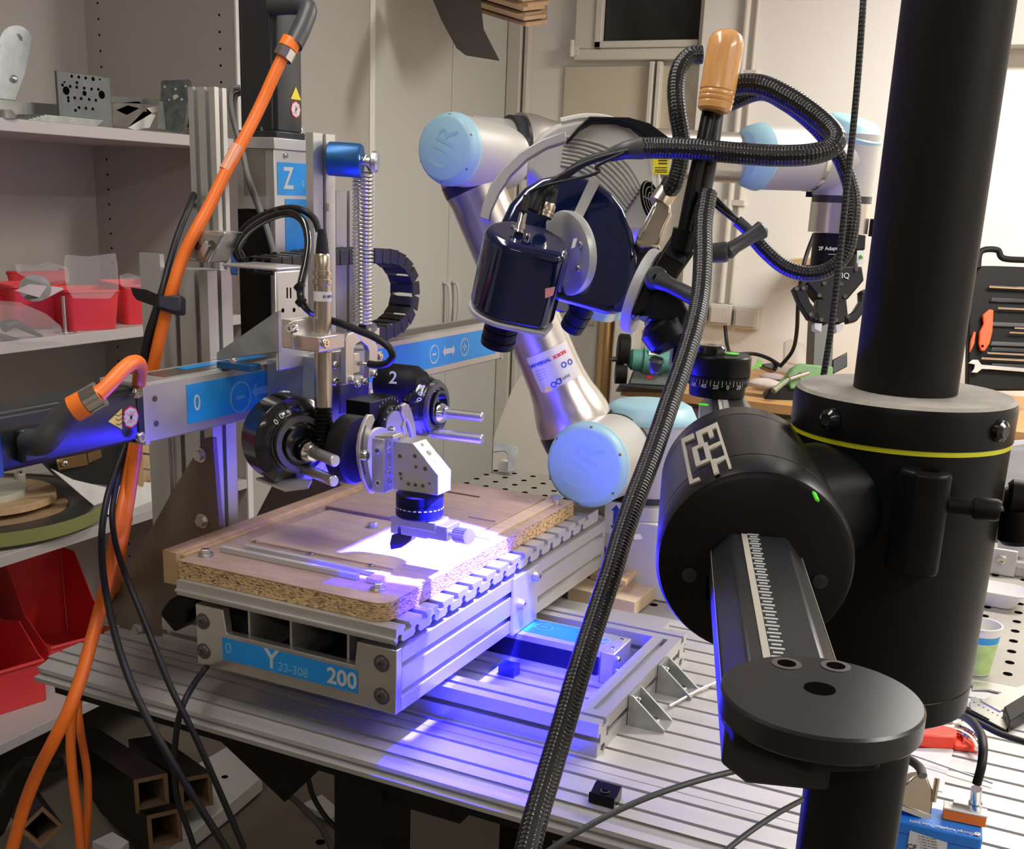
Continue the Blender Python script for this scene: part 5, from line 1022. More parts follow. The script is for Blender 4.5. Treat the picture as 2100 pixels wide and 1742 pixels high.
# big metal plug at the back
PR('plug_shell', [(1303, 500), (1309, 478), (1333, 432), (1345, 408), (1375, 414), (1378, 440), (1363, 470), (1352, 505), (1312, 508)], 1.60, 0.035, NICK, 0.004, 2)
PR('plug_clamp', [(1306, 484), (1340, 420), (1346, 425), (1313, 492)], 1.595, 0.006, CHROME, 0.001)
obj('plug_collar', MB().cyl(PD(1352, 418, 1.61), PD(1368, 392, 1.61), 0.0165, 0.0150), NICK, SC)
obj('plug_boot', MB().cyl(PD(1366, 398, 1.61), PD(1378, 372, 1.61), 0.0135), RUB, SC)
PR('guard_bow', [(983, 447), (990, 418), (1005, 380), (1030, 345), (1065, 312), (1110, 286), (1160, 268), (1162, 290), (1122, 303), (1082, 327), (1048, 360), (1024, 397), (1009, 430), (1004, 455)], 1.64, 0.012, mat('bow_grey', (0.36, 0.34, 0.36), 0.45, 0.3), 0.002)
PR('cover_flap', [(1158, 292), (1183, 262), (1208, 238), (1290, 240), (1332, 252), (1395, 298), (1398, 316), (1362, 304), (1325, 282), (1295, 258), (1262, 247), (1215, 248), (1190, 262), (1170, 285)], 1.685, 0.020, BLK, 0.003)
PR('lower_mount', [(1300, 500), (1352, 500), (1356, 520), (1320, 570), (1302, 560)], 1.63, 0.04, NAVY, 0.003)
# tilt head that carries the scanner
TL = thing('tilt_head', 'black tilt head with clamping levers between the scanner and the arm', 'tilt head', PD(1370, 640, 1.58))
nd = (RT*0.90-UP*0.40-FW*0.22).normalized(); dc = PD(1318, 598, 1.60)
obj('mount_disc', MB().lathe(dc-nd*0.008, nd, [(0, px2m(86, 1.6)), (0.002, px2m(88, 1.6)), (0.014, px2m(88, 1.6)), (0.016, px2m(84, 1.6))], 56), mat('disc_grey', (0.50, 0.50, 0.50), 0.45), TL)
def PT(name, pts, d, th, m=BLK, bevel=0.004, label=None): return PR(name, pts, d, th, m, bevel, 2, TL, label)
PT('tilt_bracket', [(1331, 640), (1300, 650), (1295, 640), (1345, 535), (1385, 470), (1402, 472), (1412, 490), (1424, 520), (1395, 560), (1372, 600)], 1.545, 0.05)
PT('bracket_face', [(1367, 505), (1385, 515), (1408, 528), (1402, 542), (1382, 532), (1364, 520)], 1.543, 0.003, MOTOR, 0.0005)
PT('swivel_block', [(1340, 600), (1352, 580), (1392, 590), (1414, 640), (1402, 668), (1330, 655)], 1.53, 0.06)
obj('swivel_drum', MB().lathe(PD(1372, 590, 1.56), PD(1352, 665, 1.56)-PD(1372, 590, 1.56), [(0, px2m(40, 1.56)), (0.05, px2m(44, 1.56))], 40), BLK, TL)
obj('ball_cup', MB().lathe(PD(1352, 655, 1.56)-RT*0.0, (-UP*0.8+RT*0.45).normalized(), [(0, px2m(35, 1.56)), (0.012, px2m(52, 1.56)), (0.034, px2m(48, 1.56)), (0.042, px2m(36, 1.56))], 44), BLK, TL)
PT('neck', [(1385, 690), (1420, 700), (1430, 760), (1400, 790), (1378, 740)], 1.60, 0.04)
def lever(l0, l1, d0, d1, r0, r1, name='clamp_lever'):
    a, b_ = PD(*l0, d0), PD(*l1, d1); obj(name, MB().lathe(a, b_-a, [(0, r0*0.8), (0.004, r0), ((b_-a).length*0.25, r0*0.78), ((b_-a).length*0.6, r0*0.8), ((b_-a).length-0.004, r1), ((b_-a).length, r1*0.7)], 20), DGREY, TL)
obj('lever_hub', MB().lathe(PD(1346, 570, 1.52), -FW, [(-0.02, 0.014), (0.006, 0.0145), (0.009, 0.012)], 24), DGREY, TL); obj('hub_socket', MB().lathe(PD(1346, 570, 1.508), -FW, [(0, 0.005), (0.001, 0.005)], 6), HOLE, TL)
lever((1348, 572), (1447, 622), 1.515, 1.49, 0.013, 0.0125)
obj('lever_hub', MB().lathe(PD(1476, 518, 1.55), RT*0.8-FW*0.3, [(-0.03, 0.012), (0.008, 0.014), (0.012, 0.012)], 24), DGREY, TL)
lever((1488, 518), (1568, 468), 1.55, 1.55, 0.012, 0.0125)
lever((1348, 735), (1342, 765), 1.56, 1.57, 0.011, 0.008, 'lower_lever')
# handle post with turned wood grip
obj('post', MB().tube([PD(1455, 226, 1.50), PD(1440, 300, 1.50), PD(1418, 400, 1.51), PD(1402, 485, 1.52)], 0.0095, 16), BLK, TL)
obj('post', MB().tube([PD(1472, 230, 1.51), PD(1460, 320, 1.51), PD(1445, 400, 1.52), PD(1420, 500, 1.53)], 0.0085, 12), DGREY, TL)
obj('post_clamp', MB().cyl(PD(1405, 470, 1.52), PD(1396, 512, 1.53), 0.016), BLK, TL)
g0, g1 = PD(1464, 229, 1.49), PD(1494, 60, 1.47); gd = g1-g0; gL = gd.length; rG = px2m(37, 1.48)
obj('wooden_grip', MB().lathe(g0, gd, [(0, rG*0.80), (gL*0.03, rG*0.93), (gL*0.10, rG*0.97), (gL*0.115, rG*0.93), (gL*0.13, rG*0.98), (gL*0.165, rG*0.99), (gL*0.18, rG*0.95), (gL*0.195, rG*0.99), (gL*0.23, rG*0.99), (gL*0.245, rG*0.95), (gL*0.26, rG), (gL*0.75, rG*1.0), (gL*0.86, rG*0.96), (gL*0.93, rG*0.82), (gL*0.98, rG*0.5), (gL, rG*0.15)], 44), HANDLE, TL, label='turned light wooden grip')
# projector light: a lamp inside the scanner's centre lens
lp = PD(1165, 690, 1.67)
def spot(name, size, power, color, blend, rect=None, rad=0.006, rollup=None):
    l = bpy.data.lights.new(name, 'SPOT'); l.energy = power; l.color = color; l.spot_size = math.radians(size); l.spot_blend = blend; l.shadow_soft_size = rad
    o = bpy.data.objects.new(name, l); COL.objects.link(o); o.location = lp
    z = (lp-tg).normalized(); x = YA.cross(z).normalized() if rollup is None else rollup.cross(z).normalized(); y = z.cross(x)
    o.matrix_world = Matrix(((x.x, y.x, z.x, lp.x), (x.y, y.y, z.y, lp.y), (x.z, y.z, z.z, lp.z), (0, 0, 0, 1)))
    if rect:
        l.use_nodes = True; N = l.node_tree.nodes; L = l.node_tree.links; em = N['Emission']; tc = N.new('ShaderNodeTexCoord'); sp = N.new('ShaderNodeSeparateXYZ'); L.new(tc.outputs['Normal'], sp.inputs[0])
        def mt(op, a, b_):
            n = N.new('ShaderNodeMath'); n.operation = op
            for i, q_ in enumerate((a, b_)):
                if q_ is None: continue
                if isinstance(q_, (int, float)): n.inputs[i].default_value = q_
                else: L.new(q_, n.inputs[i])
            return n.outputs[0]
        az = mt('ABSOLUTE', sp.outputs[2], None); u = mt('ABSOLUTE', mt('DIVIDE', sp.outputs[0], az), None); v = mt('ABSOLUTE', mt('DIVIDE', sp.outputs[1], az), None)
        L.new(mt('MULTIPLY', mt('LESS_THAN', u, rect[0]), mt('LESS_THAN', v, rect[1])), em.inputs['Strength'])
    return o
tg = lp+V((-0.545, 0.06, -1.0))
spot('projector_beam', 80, 2800, (0.015, 0.014, 1.0), 0.05, rect=(0.27, 0.36))
tg = lp+V((-0.27, 0.0, -1.0))
spot('projector_halo', 100, 650, (0.003, 0.0, 1.0), 0.1, rect=(0.42, 0.42))
# ================================================================ THINGS ON THE SHELVES
SX = -2.19
def onshelf(x, y, z): return PZ(x, y, z)
z1, z2, z3, z4 = 0.926, 0.436, -0.065, -0.537
# --- top shelf
yq = 2.35
o_ = PX(228, 262, SX-0.02); W_ = 0.21
t = thing('perforated_plate', 'upright square grey steel plate full of holes on the upper shelf', 'plate', (SX-0.1, o_.y-0.1, z1))
pl = [PX(119, 143, SX-0.04), PX(222, 139, SX-0.03), PX(231, 262, SX-0.03), PX(123, 250, SX-0.04)]
e0 = V((pl[3].x, pl[3].y, z1+0.001)); e1_ = V((pl[2].x, pl[2].y, z1+0.001)); ux = (e1_-e0); wpl = ux.length; ux.normalize(); nx = ux.cross(ZA); nx = nx if nx.dot(FW) < 0 else -nx
hpl = (pl[0]-e0).length*0.98
obj('plate', MB().prism([e0, e1_, e1_+ZA*hpl, e0+ZA*hpl], -nx*0.008), mat('weathered_steel', (0.15, 0.165, 0.165), 0.55, 0.4, var=0.25, vscale=30), t, bevel=0.001)
for (u, v, r) in [(.27, .93, 3), (.40, .93, 3), (.53, .93, 3), (.67, .93, 4), (.80, .94, 2), (.13, .80, 2), (.36, .82, 3), (.09, .74, 3), (.23, .73, 3), (.35, .73, 3), (.49, .73, 3), (.63, .73, 3), (.76, .74, 3), (.15, .64, 8), (.49, .63, 5), (.82, .64, 8), (.18, .51, 3), (.30, .52, 3), (.42, .52, 3), (.57, .52, 3), (.70, .52, 3), (.18, .45, 3), (.37, .34, 3), (.50, .34, 3), (.63, .34, 3), (.30, .28, 3)]:
    c = e0+ux*(u*wpl)+ZA*(v*hpl)+nx*0.0002; obj('hole', MB().lathe(c, nx, [(0, px2m(r, 2.8)), (0.0006, px2m(r, 2.8))], 12), HOLE, t)
obj('steel_channel', MB().prism([PX(-20, 203, SX-0.090), PX(150, 217, SX-0.108), PX(158, 250, SX-0.108), PX(-20, 244, SX-0.090)], FW*0.004).prism([PX(-20, 243, SX-0.090), PX(156, 249, SX-0.108), PX(156, 249, SX-0.108)+FW*0.06, PX(-20, 243, SX-0.090)+FW*0.06], ZA*0.003), GALV, label='long galvanised channel lying before the perforated plate', cat='channel')
t = thing('flat_bar_stack', 'flat stack of thin steel strips lying on the upper shelf edge', 'steel strips', (SX-0.05, 2.1, z1))
for k in range(5): 
    a = PX(60+k*8, 249+k*1.5, SX-0.012); b_ = PX(200+k*3, 258+k, SX-0.012); obj('strip', MB().box(SX-0.10-0.01*k, SX-0.012, a.y, b_.y, z1+0.001+0.003*k, z1+0.0035+0.003*k), GALV, t)
# slotted lever plate at the left edge
t = thing('slotted_lever', 'tall rounded galvanised lever plate leaning at the left edge', 'plate', PX(20, 200, SX-0.015))
pts = []
for i in range(13): a = math.radians(200-190*i/12); pts.append((32+33*math.cos(a), 84-33*math.sin(a)))
pts += [(50, 150), (30, 206), (-20, 200), (-20, 110)]
obj('plate', MB().prism([PX(x, y, SX-0.015) for x, y in pts], FW*0.006), mat('bluish_zinc', (0.45, 0.50, 0.52), 0.4, 0.55, var=0.2, vscale=30), t, bevel=0.001)
obj('slot', MB().prism([PX(x, y, SX-0.015) for x, y in ((34, 69), (40, 69), (45, 76), (46, 84), (41, 83), (37, 76))], -FW*0.0005), DSTEEL, t)
obj('rivet', MB().sph(PX(28, 162, SX-0.014), 0.009, 14), STEEL, t); obj('foot_bolt', MB().cyl(PX(10, 225, SX-0.015), PX(12, 243, SX-0.015), 0.014, 0.025), STEEL, t)
# angle bracket
t = thing('angle_bracket', 'galvanised angle bracket with round holes standing on the shelf edge', 'bracket', PX(360, 270, SX-0.03))
d_ = dep(PX(360, 268, SX-0.03))
obj('upright', MB().prism([PD(x, y, d_) for x, y in ((330, 168), (335, 165), (388, 163), (392, 168), (389, 200), (384, 208), (376, 272), (340, 266), (335, 215), (329, 207))], FW*0.004), mat('dark_zinc', (0.16, 0.18, 0.18), 0.4, 0.7, var=0.4, vscale=60), t)
obj('foot', MB().prism([PD(293, 265, d_), PD(340, 268, d_), PD(376, 273, d_), PD(372, 276, d_-0.02), PD(300, 270, d_-0.02)], ZA*0.003), GALV, t)
obj('side_leg', MB().prism([PD(328, 208, d_), PD(334, 208, d_), PD(340, 266, d_-0.01), PD(326, 264, d_-0.01)], -RT*0.003), GALV, t)
for x, y, r in ((338, 178, 2.5), (360, 183, 2.5), (381, 177, 2.5), (361, 200, 6), (347, 205, 2), (373, 204, 2.5)): obj('hole', MB().cyl(PD(x, y, d_-0.0002), PD(x, y, d_-0.001), px2m(r, d_), n=12), SIDEM, t)
# pile of metal offcuts
for i, (q, m_, lab) in enumerate(((((228, 197), (290, 202), (330, 205), (332, 215), (230, 210)), MATS['weathered_steel'], 'long grey strip lying across the top of the metal offcuts'),
        (((232, 212), (285, 208), (312, 232), (262, 262), (232, 258)), DSTEEL, 'dark square offcut leaning in the middle of the metal pile'),
        (((262, 262), (295, 228), (318, 236), (306, 262), (278, 267)), WHITE, 'white folded plastic offcut in the metal pile'),
        (((300, 222), (330, 216), (330, 226), (302, 236)), STEEL, 'bright narrow strip beside the angle bracket'),
        (((238, 226), (262, 216), (286, 222), (260, 236)), GALV, 'small galvanised offcut under the long grey strip'))):
    obj('metal_offcut', MB().prism([PX(x, y, SX-0.132) for x, y in q], FW*0.004+ZA*0.001), m_, label=lab, cat='offcut')
t = thing('rubber_cone', 'small black pointed cone on stacked washers at the shelf end', 'cone', PX(391, 262, SX-0.138)); obj('cone', MB().lathe(PX(391, 262, SX-0.138), ZA, [(0, 0.010), (0.03, 0.003), (0.038, 0.001)], 16), BLK, t)
for k in range(3): obj('washer', MB().lathe(PX(391, 275-k*4.5, SX-0.138), ZA, [(0, 0.020), (0.0025, 0.020)], 20), STEEL, t)
# --- middle shelf: red bins
def bin_(x0, x1, ytop, ybot, depth_px, lab, dd=0.16, m=RED):
    p0 = PZ(x0, ybot, z2+0.001); p1 = PZ(x1, ybot-(x1-x0)*0.045, z2+0.001); h = px2m(ybot-ytop, dep(p0))*1.02
    t = thing('storage_bin', lab, 'bin', p0, 'red storage bins on the middle shelf'); u = (p1-p0); w_ = u.length; u.normalize(); b_ = V((-1, 0, 0)) if abs(u.y) > 0.5 else YA; b_ = (b_-u*b_.dot(u)).normalized()
    def loop(k, z, inset=0): 
        e = w_*0.02*(1-k)*0; ww = w_*(0.86+0.14*k); dd_ = dd*(0.86+0.14*k); c = p0+u*w_/2+b_*dd/2; return [V((c.x, c.y, z2+0.001+z))+u*a*(ww-inset*2)+b_*g*(dd_-inset*2) for a, g in rrect(1, 1, 0.12)]
    n_ = len(loop(1, 0)); mb = MB(); L_ = [loop(0, 0), loop(1, h*0.94), [q+(q-(p0+u*w_/2+b_*dd/2)).normalized()*0.004*V((1, 1, 0)).length for q in loop(1, h*0.94)], loop(1, h), loop(1, h, 0.004), loop(0, 0.004, 0.004)]
    L_[2] = [V((q.x, q.y, z2+0.001+h*0.95)) for q in L_[2]]
    vs = [q for l in L_ for q in l]; fs = [tuple(range(n_))]+[(k*n_+i, k*n_+(i+1) % n_, (k+1)*n_+(i+1) % n_, (k+1)*n_+i) for k in range(5) for i in range(n_)]+[tuple(5*n_+i for i in range(n_))]
    obj('shell', mb.add(vs, fs), m, t); return t, p0, u, b_, w_, h
bin_(-60, 22, 604, 672, 0, 'red storage bin at the left edge of the middle shelf, lip raised')
bin_(28, 128, 590, 675, 0, 'red storage bin left of the upright spindle', 0.14)
bin_(140, 252, 600, 680, 0, 'large red storage bin right of the spindle holding a clear bag', 0.15)
bin_(256, 345, 588, 667, 0, 'red storage bin farthest right, behind the velcro strap', 0.18)
bin_(20, 150, 560, 632, 0, 'red storage bin standing in the second row at the back', 0.16)
def film(pts, d, th, lab, m=None): return obj('plastic_bag', MB().prism([PD(x, y, d) for x, y in pts], FW*th), m or FILM, label=lab, cat='bag')
film([(134, 522), (180, 526), (236, 519), (240, 545), (242, 592), (225, 612), (150, 612), (136, 590), (131, 540)], 2.50, 0.004, 'upright clear plastic bag standing in the red bin')
film([(30, 540), (70, 545), (100, 536), (130, 545), (132, 575), (95, 580), (60, 572), (35, 560)], 2.66, 0.03, 'crumpled clear bag on the back red bin')
film([(245, 565), (262, 560), (290, 568), (318, 570), (322, 585), (280, 590), (248, 586)], 2.62, 0.03, 'crumpled clear bag lying in the rightmost red bin')
film([(-20, 615), (40, 620), (75, 635), (105, 660), (112, 685), (108, 700), (60, 702), (-20, 695)], 2.34, 0.05, 'large clear bag with dark rubber parts at the shelf edge')
obj('rubber_part', MB().tube([PX(8, 670, SX-0.012), PX(30, 664, SX-0.012), (PX(55, 676, SX-0.012)), PX(85, 690, SX-0.012)], 0.011, 10, rr=(0.014, 0.004)), RUB, label='dark tapered rubber part inside the clear bag', cat='part')
obj('rubber_tube', MB().tube([PX(-20, 684, SX-0.012), PX(30, 698, SX-0.012), PX(69, 713, SX-0.012)], 0.0065, 10), RUB, label='black rubber tube end poking over the shelf edge', cat='tube')
t = thing('spindle', 'thin steel spindle upright on a round foot between the red bins', 'spindle', PZ(131, 682, z2)); q = PZ(134, 682, z2+0.001); obj('foot', MB().lathe(q, ZA, [(0, 0.027), (0.003, 0.025)], 28), STEEL, t); obj('rod', MB().cyl(q+ZA*0.003, q+ZA*0.088, 0.0042), STEEL, t)
obj('paper_label', MB().prism([PX(x, y, SX-0.042) for x, y in ((30, 596), (60, 583), (128, 590), (130, 594), (92, 614))], FW*0.001+ZA*0.0004), mat('label_paper', (0.55, 0.46, 0.48), 0.7), label='crumpled paper slip draped over the red bins', cat='paper')
obj('steel_disc', MB().lathe(PX(72, 592, SX-0.060), (RT*0.3+UP*0.35-FW).normalized(), [(0, 0.036), (0.002, 0.036)], 32), GALV, label='round steel disc leaning in the red bins', cat='disc')
# --- shelf below: reel, discs, paper, crate
rc_ = V((PZ(-50, 1060, z3).x, PZ(-50, 1060, z3).y, z3+0.001))
cR = PZ(-45, 1042, z3+0.03)
T = thing('tape_reel', 'wide dark reel edged with olive-green tape on the lower shelf', 'reel', (cR.x, cR.y, z3))
rR = (PZ(207, 1060, z3+0.03)-cR).length*0.95
obj('green_tape', MB().ring((cR.x, cR.y, z3+0.012), ZA, rR, rR-0.003, 0.034, 64), LGRN, T); obj('base', MB().lathe((cR.x, cR.y, z3+0.0), ZA, [(0, rR*0.9), (0.011, rR*0.9)], 48), WHITE, T)
obj('reel_top', MB().lathe((cR.x, cR.y, z3+0.012), ZA, [(0.0, rR-0.0035), (0.030, rR-0.0035), (0.033, rR*0.80), (0.028, rR*0.72), (0.022, rR*0.70)], 64), mat('reel_metal', (0.10, 0.10, 0.105), 0.3, 0.7, var=0.4, vscale=6), T)
def disc(name, x, y, zz, k, h, m, lab): c = PZ(x, y, zz); obj(name, MB().lathe((c.x, c.y, zz-h), ZA, [(0, k), (h-0.001, k), (h, k-0.001)], 56), m, label=lab, cat='disc'); return c
def rad(x, y, c, zz): return (PZ(x, y, zz)-V((c.x, c.y, zz))).length
zz = z3+0.036
cc_ = PZ(-45, 1030, zz); 
disc('wooden_disc', -45, 1040, z3+0.042, rad(139, 1035, PZ(-45, 1040, z3+0.042), z3+0.042), 0.006, CARDB, 'thin brown disc lowest of the stacked discs on the reel')
disc('wooden_disc', -30, 1012, z3+0.075, rad(105, 1018, PZ(-30, 1012, z3+0.075), z3+0.075), 0.018, WOODL, 'thick light wooden disc in the middle of the stack')
disc('white_disc', -45, 1002, z3+0.092, rad(43, 1008, PZ(-45, 1002, z3+0.092), z3+0.092), 0.0165, mat('white_board', (0.55, 0.53, 0.44), 0.6), 'smaller white-topped disc on top of the wooden discs')
q = PZ(42, 990, z3+0.076); t = thing('peg', 'short off-white peg standing on the wooden disc', 'peg', q); obj('peg_body', MB().lathe(q, ZA, [(0, 0.0145), (0.024, 0.0145), (0.026, 0.013)], 24), mat('ivory', (0.55, 0.53, 0.45), 0.5), t); obj('peg_screw', MB().lathe(q+ZA*0.0265, ZA, [(0, 0.007), (0.006, 0.006)], 12), CHROME, t)
mb = MB(); g = [[PX(104, 962, SX-0.060), PX(150, 985, SX-0.060), PX(218, 1001, SX-0.060), PX(300, 990, SX-0.078)], [PX(160, 1010, SX-0.042), PX(190, 1030, SX-0.042), PX(235, 1025, SX-0.048), PX(356, 1000, SX-0.075)], [PX(208, 1050, SX-0.036), PX(225, 1057, SX-0.036), PX(290, 1057, SX-0.042), PX(328, 1051, SX-0.054)]]
vs = [p for r in g for p in r]; vs += [p-FW*0.0+ZA*0.0012 for p in vs]
mb.add(vs, [(i*4+j, i*4+j+1, i*4+j+5, i*4+j+4) for i in range(2) for j in range(3)]+[(12+i*4+j, 12+i*4+j+1, 12+i*4+j+5, 12+i*4+j+4) for i in range(2) for j in range(3)])
obj('paper_sheet', mb, PAPER, label='large bent sheet of white paper hanging over the reel', cat='paper', angle=80)
obj('paper_corner', MB().prism([PX(300, 996, SX-0.081), PX(330, 968, SX-0.090), PX(356, 992, SX-0.081), PX(354, 1004, SX-0.078)], FW*0.001), PAPER, label='upturned corner of paper before the wooden crate', cat='paper')
t = thing('wooden_crate', 'light wooden crate behind the paper sheet', 'crate', PX(320, 990, SX-0.135))
for k in range(3): obj('board', MB().prism([PX(285, 900+k*32, SX-0.120), PX(360, 908+k*32, SX-0.132), PX(360, 936+k*32, SX-0.132), PX(285, 928+k*32, SX-0.120)], FW*0.012), WOODL, t, bevel=0.001)
obj('crate_rim', MB().prism([PX(284, 892, SX-0.108), PX(345, 903, SX-0.114), PX(360, 906, SX-0.132), PX(300, 893, SX-0.144)], ZA*0.01), WOODL, t)
obj('cardboard_tube', MB().cyl(PX(275, 910, SX-0.090), PX(278, 1000, SX-0.090), px2m(20, 2.6)), CARDB, label='short upright cardboard tube on the paper sheet', cat='tube')
t = thing('hinge_fitting', 'brass-coloured hinge fitting with a ball under the beam motor', 'fitting', PX(150, 950, SX-0.075)); obj('plate', MB().prism([PX(115, 943, SX-0.075), PX(176, 930, SX-0.075), PX(180, 954, SX-0.075), PX(120, 965, SX-0.075)], FW*0.004), BRASS, t, bevel=0.001); obj('ball', MB().sph(PX(132, 950, SX-0.069), 0.010, 16), CHROME, t); obj('flap', MB().prism([PX(180, 930, SX-0.078), PX(206, 922, SX-0.078), PX(208, 938, SX-0.078), PX(182, 950, SX-0.078)], FW*0.004), BRASS, t)
obj('dark_tray', MB().prism([PX(60, 925, SX-0.096), PX(265, 890, SX-0.120), PX(262, 1000, SX-0.102), PX(120, 985, SX-0.090)], FW*0.01), MOTOR, label='dark tray standing behind the reel', cat='tray')
# --- low shelf: red bins
z4b = z4+0.001
def tray(lab, c, u, w_, l_, h, back, m=RED):  # open-fronted bin: floor, two cheeks, back
    T = thing('storage_bin', lab, 'bin', c, 'red storage bins on the low shelf'); u = V(u).normalized(); v = ZA.cross(u)
    prof = [(0, 0), (l_, 0), (l_+0.01, back), (l_*0.75, back*1.02), (l_*0.42, h*1.15), (0.02, h*0.75), (-0.008, h*0.7)]
    for s_ in (-1, 1): obj('cheek', MB().prism([c+v*(w_/2*s_)+u*a+ZA*b_ for a, b_ in prof], v*(0.004*s_)), m, T, bevel=0.0015)
    obj('floor', MB().prism([c+v*-w_/2, c+v*w_/2, c+v*w_/2+u*l_, c-v*w_/2+u*l_], ZA*0.004), m, T)
    obj('front', MB().prism([c-v*w_/2, c+v*w_/2, c+v*w_/2+ZA*h*0.7-u*0.008, c-v*w_/2+ZA*h*0.7-u*0.008], u*0.004), m, T)
    obj('back', MB().prism([c-v*w_/2+u*l_, c+v*w_/2+u*l_, c+v*w_/2+u*(l_+0.01)+ZA*back, c-v*w_/2+u*(l_+0.01)+ZA*back], u*0.004), m, T)
    obj('lip', MB().tube([c+v*(-w_/2)+ZA*h*0.7-u*0.008, c+v*(w_/2)+ZA*h*0.7-u*0.008], 0.005, 8, 0), m, T); return T
tray('red open-front bin at the far left of the low shelf, nearest', PZ(20, 1462, z4b)+V((0.0, 0.02, 0)), (-1, 0.25, 0), 0.16, 0.26, 0.17, 0.17)
tray('taller red scoop bin rising behind the table corner', PZ(110, 1425, z4b)+V((-0.06, 0.17, 0)), (-1, 0.3, 0), 0.20, 0.30, 0.13, 0.27)
# --- under the shelf: black square tubes, white plate, lever
def sqtube(lab, c, ax, w_, L_, roll=0.0):
    c = V(c); ax = V(ax).normalized(); u, v, _ = frame(ax); u, v = u*math.cos(roll)+v*math.sin(roll), v*math.cos(roll)-u*math.sin(roll); T = thing('square_tube', lab, 'tube', c, 'black square tubes stacked under the table')
    h = w_/2; k = h*0.74; vs = []
    for t_, s_ in ((0, h), (L_, h), (0, k), (L_, k)): vs += [c+ax*t_+u*s_*a+v*s_*b_ for a, b_ in ((-1, -1), (1, -1), (1, 1), (-1, 1))]
    out = [(i, (i+1) % 4, 4+(i+1) % 4, 4+i) for i in range(4)]
    obj('casing', MB().add(vs[:8], out+[(4, 5, 6, 7)]), BLK, T, bevel=0)
    end = [(i, (i+1) % 4, 8+(i+1) % 4, 8+i) for i in range(4)]; inn = [(8+i, 8+(i+1) % 4, 12+(i+1) % 4, 12+i) for i in range(4)]
    obj('fibre_core', MB().add([p-ax*0.001 if i % 8 < 4 else p-ax*0.01 for i, p in enumerate(vs)], end+inn+[(12, 13, 14, 15)]), CARDI, T); return T
sqtube('black square tube with its open fibre end facing the cables, topmost of the stack', PD(311, 1627, 2.72), PD(195, 1545, 3.1)-PD(311, 1627, 2.72), px2m(70, 2.72), 0.6, 1.62)
sqtube('black square tube lying right of the topmost one', PD(402, 1625, 2.85), PD(300, 1545, 3.25)-PD(402, 1625, 2.85), px2m(68, 2.85), 0.5, 1.62)
sqtube('black square tube lowest of the stack, open end half hidden by cables', PD(338, 1700, 2.68), PD(230, 1625, 3.05)-PD(338, 1700, 2.68), px2m(70, 2.68), 0.6, 1.62)
sqtube('tilted square tube end leaning behind the orange cable', PD(85, 1698, 2.45), PD(20, 1600, 2.9)-PD(85, 1698, 2.45), px2m(62, 2.45), 0.4, 0.95)
t = thing('white_base_plate', 'thick white base plate with a round hole on the floor', 'plate', PZ(460, 1640, -0.8))
d_ = 2.9; wp_ = [PD(x, y, d_) for x, y in ((430, 1585), (540, 1575), (540, 1612), (430, 1675), (330, 1742), (300, 1742), (400, 1650))]
zf = -0.795; wq = [PZ(x, y, zf+0.05) for x, y in ((300, 1700), (408, 1565), (484, 1520), (538, 1592), (470, 1650), (350, 1742))]
obj('plate', MB().prism(wq, -ZA*0.045), WHITE, t, bevel=0.003)
obj('raised_edge', MB().prism([wq[2], wq[3], wq[3]+ZA*0.03, wq[2]+ZA*0.10], FW*0.015), WHITE, t, bevel=0.002)
c = PZ(461, 1594, zf+0.0505); obj('hole', MB().lathe(c, ZA, [(0, 0.009), (0.0004, 0.009)], 18), HOLE, t)
obj('white_offcut', MB().prism([PZ(x, y, -0.70) for x, y in ((190, 1742), (231, 1722), (265, 1742), (240, 1765))], ZA*0.02), WHITE, label='corner of a white board at the bottom edge under the tubes', cat='board')
t = thing('clamp_lever', 'black clamp lever with a round grip in front of the orange cable', 'lever', PD(100, 1568, 1.8))
obj('grip', MB().lathe(PD(46, 1570, 1.80), PD(126, 1567, 1.80)-PD(46, 1570, 1.80), [(0, 0.010), (0.003, 0.013), (0.055, 0.0125), (0.062, 0.010)], 24), BLKM, t); obj('lever_arm', MB().tube([PD(55, 1568, 1.80), PD(38, 1590, 1.82), PD(15, 1640, 1.86), PD(-15, 1700, 1.9)], 0.013, 12, rr=(0.010, 0.02)), BLKM, t)
obj('rag', MB().prism([PZ(x, y, -0.795) for x, y in ((620, 1660), (660, 1640), (700, 1675), (680, 1690))], ZA*0.015), WHITE, label='crumpled white cloth on the floor between the table legs', cat='cloth')
q = PZ(657, 1728, -0.7995); obj('floor_drain', MB().lathe(q, ZA, [(0, 0.012), (0.001, 0.012)], 16), HOLE, label='small dark round cap in the floor', cat='cap')
# ================================================================ THINGS ON THE TABLE
t = thing('slide_block', 'small black concave slide block on the table slots', 'block', PZ(1240, 1650, 0.001))
b0 = PZ(1206, 1646, 0.001); bx_, by_ = (PZ(1246, 1660, 0.001)-b0), (PZ(1230, 1608, 0.001)-b0); bx_ = V((0.036, 0, 0)); by_ = V((0, 0.038, 0))
def bl(a, b_, z): return V((b0.x, b0.y, 0.001))+XA*a+YA*b_+ZA*z
prof = [(0, 0), (0.036, 0), (0.036, 0.016), (0.0, 0.016)]
pf_ = [(0, 0), (0.030, 0), (0.030, 0.021), (0.022, 0.020), (0.012, 0.015), (0.004, 0.013), (0, 0.017)]
obj('block', MB().prism([bl(0, -a+0.034, z) for a, z in [(0.034-p[0], p[1]) for p in pf_]], V((0.038, 0, 0))), BLK, t, bevel=0.0008)
obj('bore', MB().lathe(bl(0.019, 0.014, 0.0162), ZA, [(0, 0.0055), (0.0006, 0.0055)], 18), HOLE, t)
obj('bore_rim', MB().ring(bl(0.019, 0.014, 0.0160), ZA, 0.0070, 0.0053, 0.0010, 18), DGREY, t)
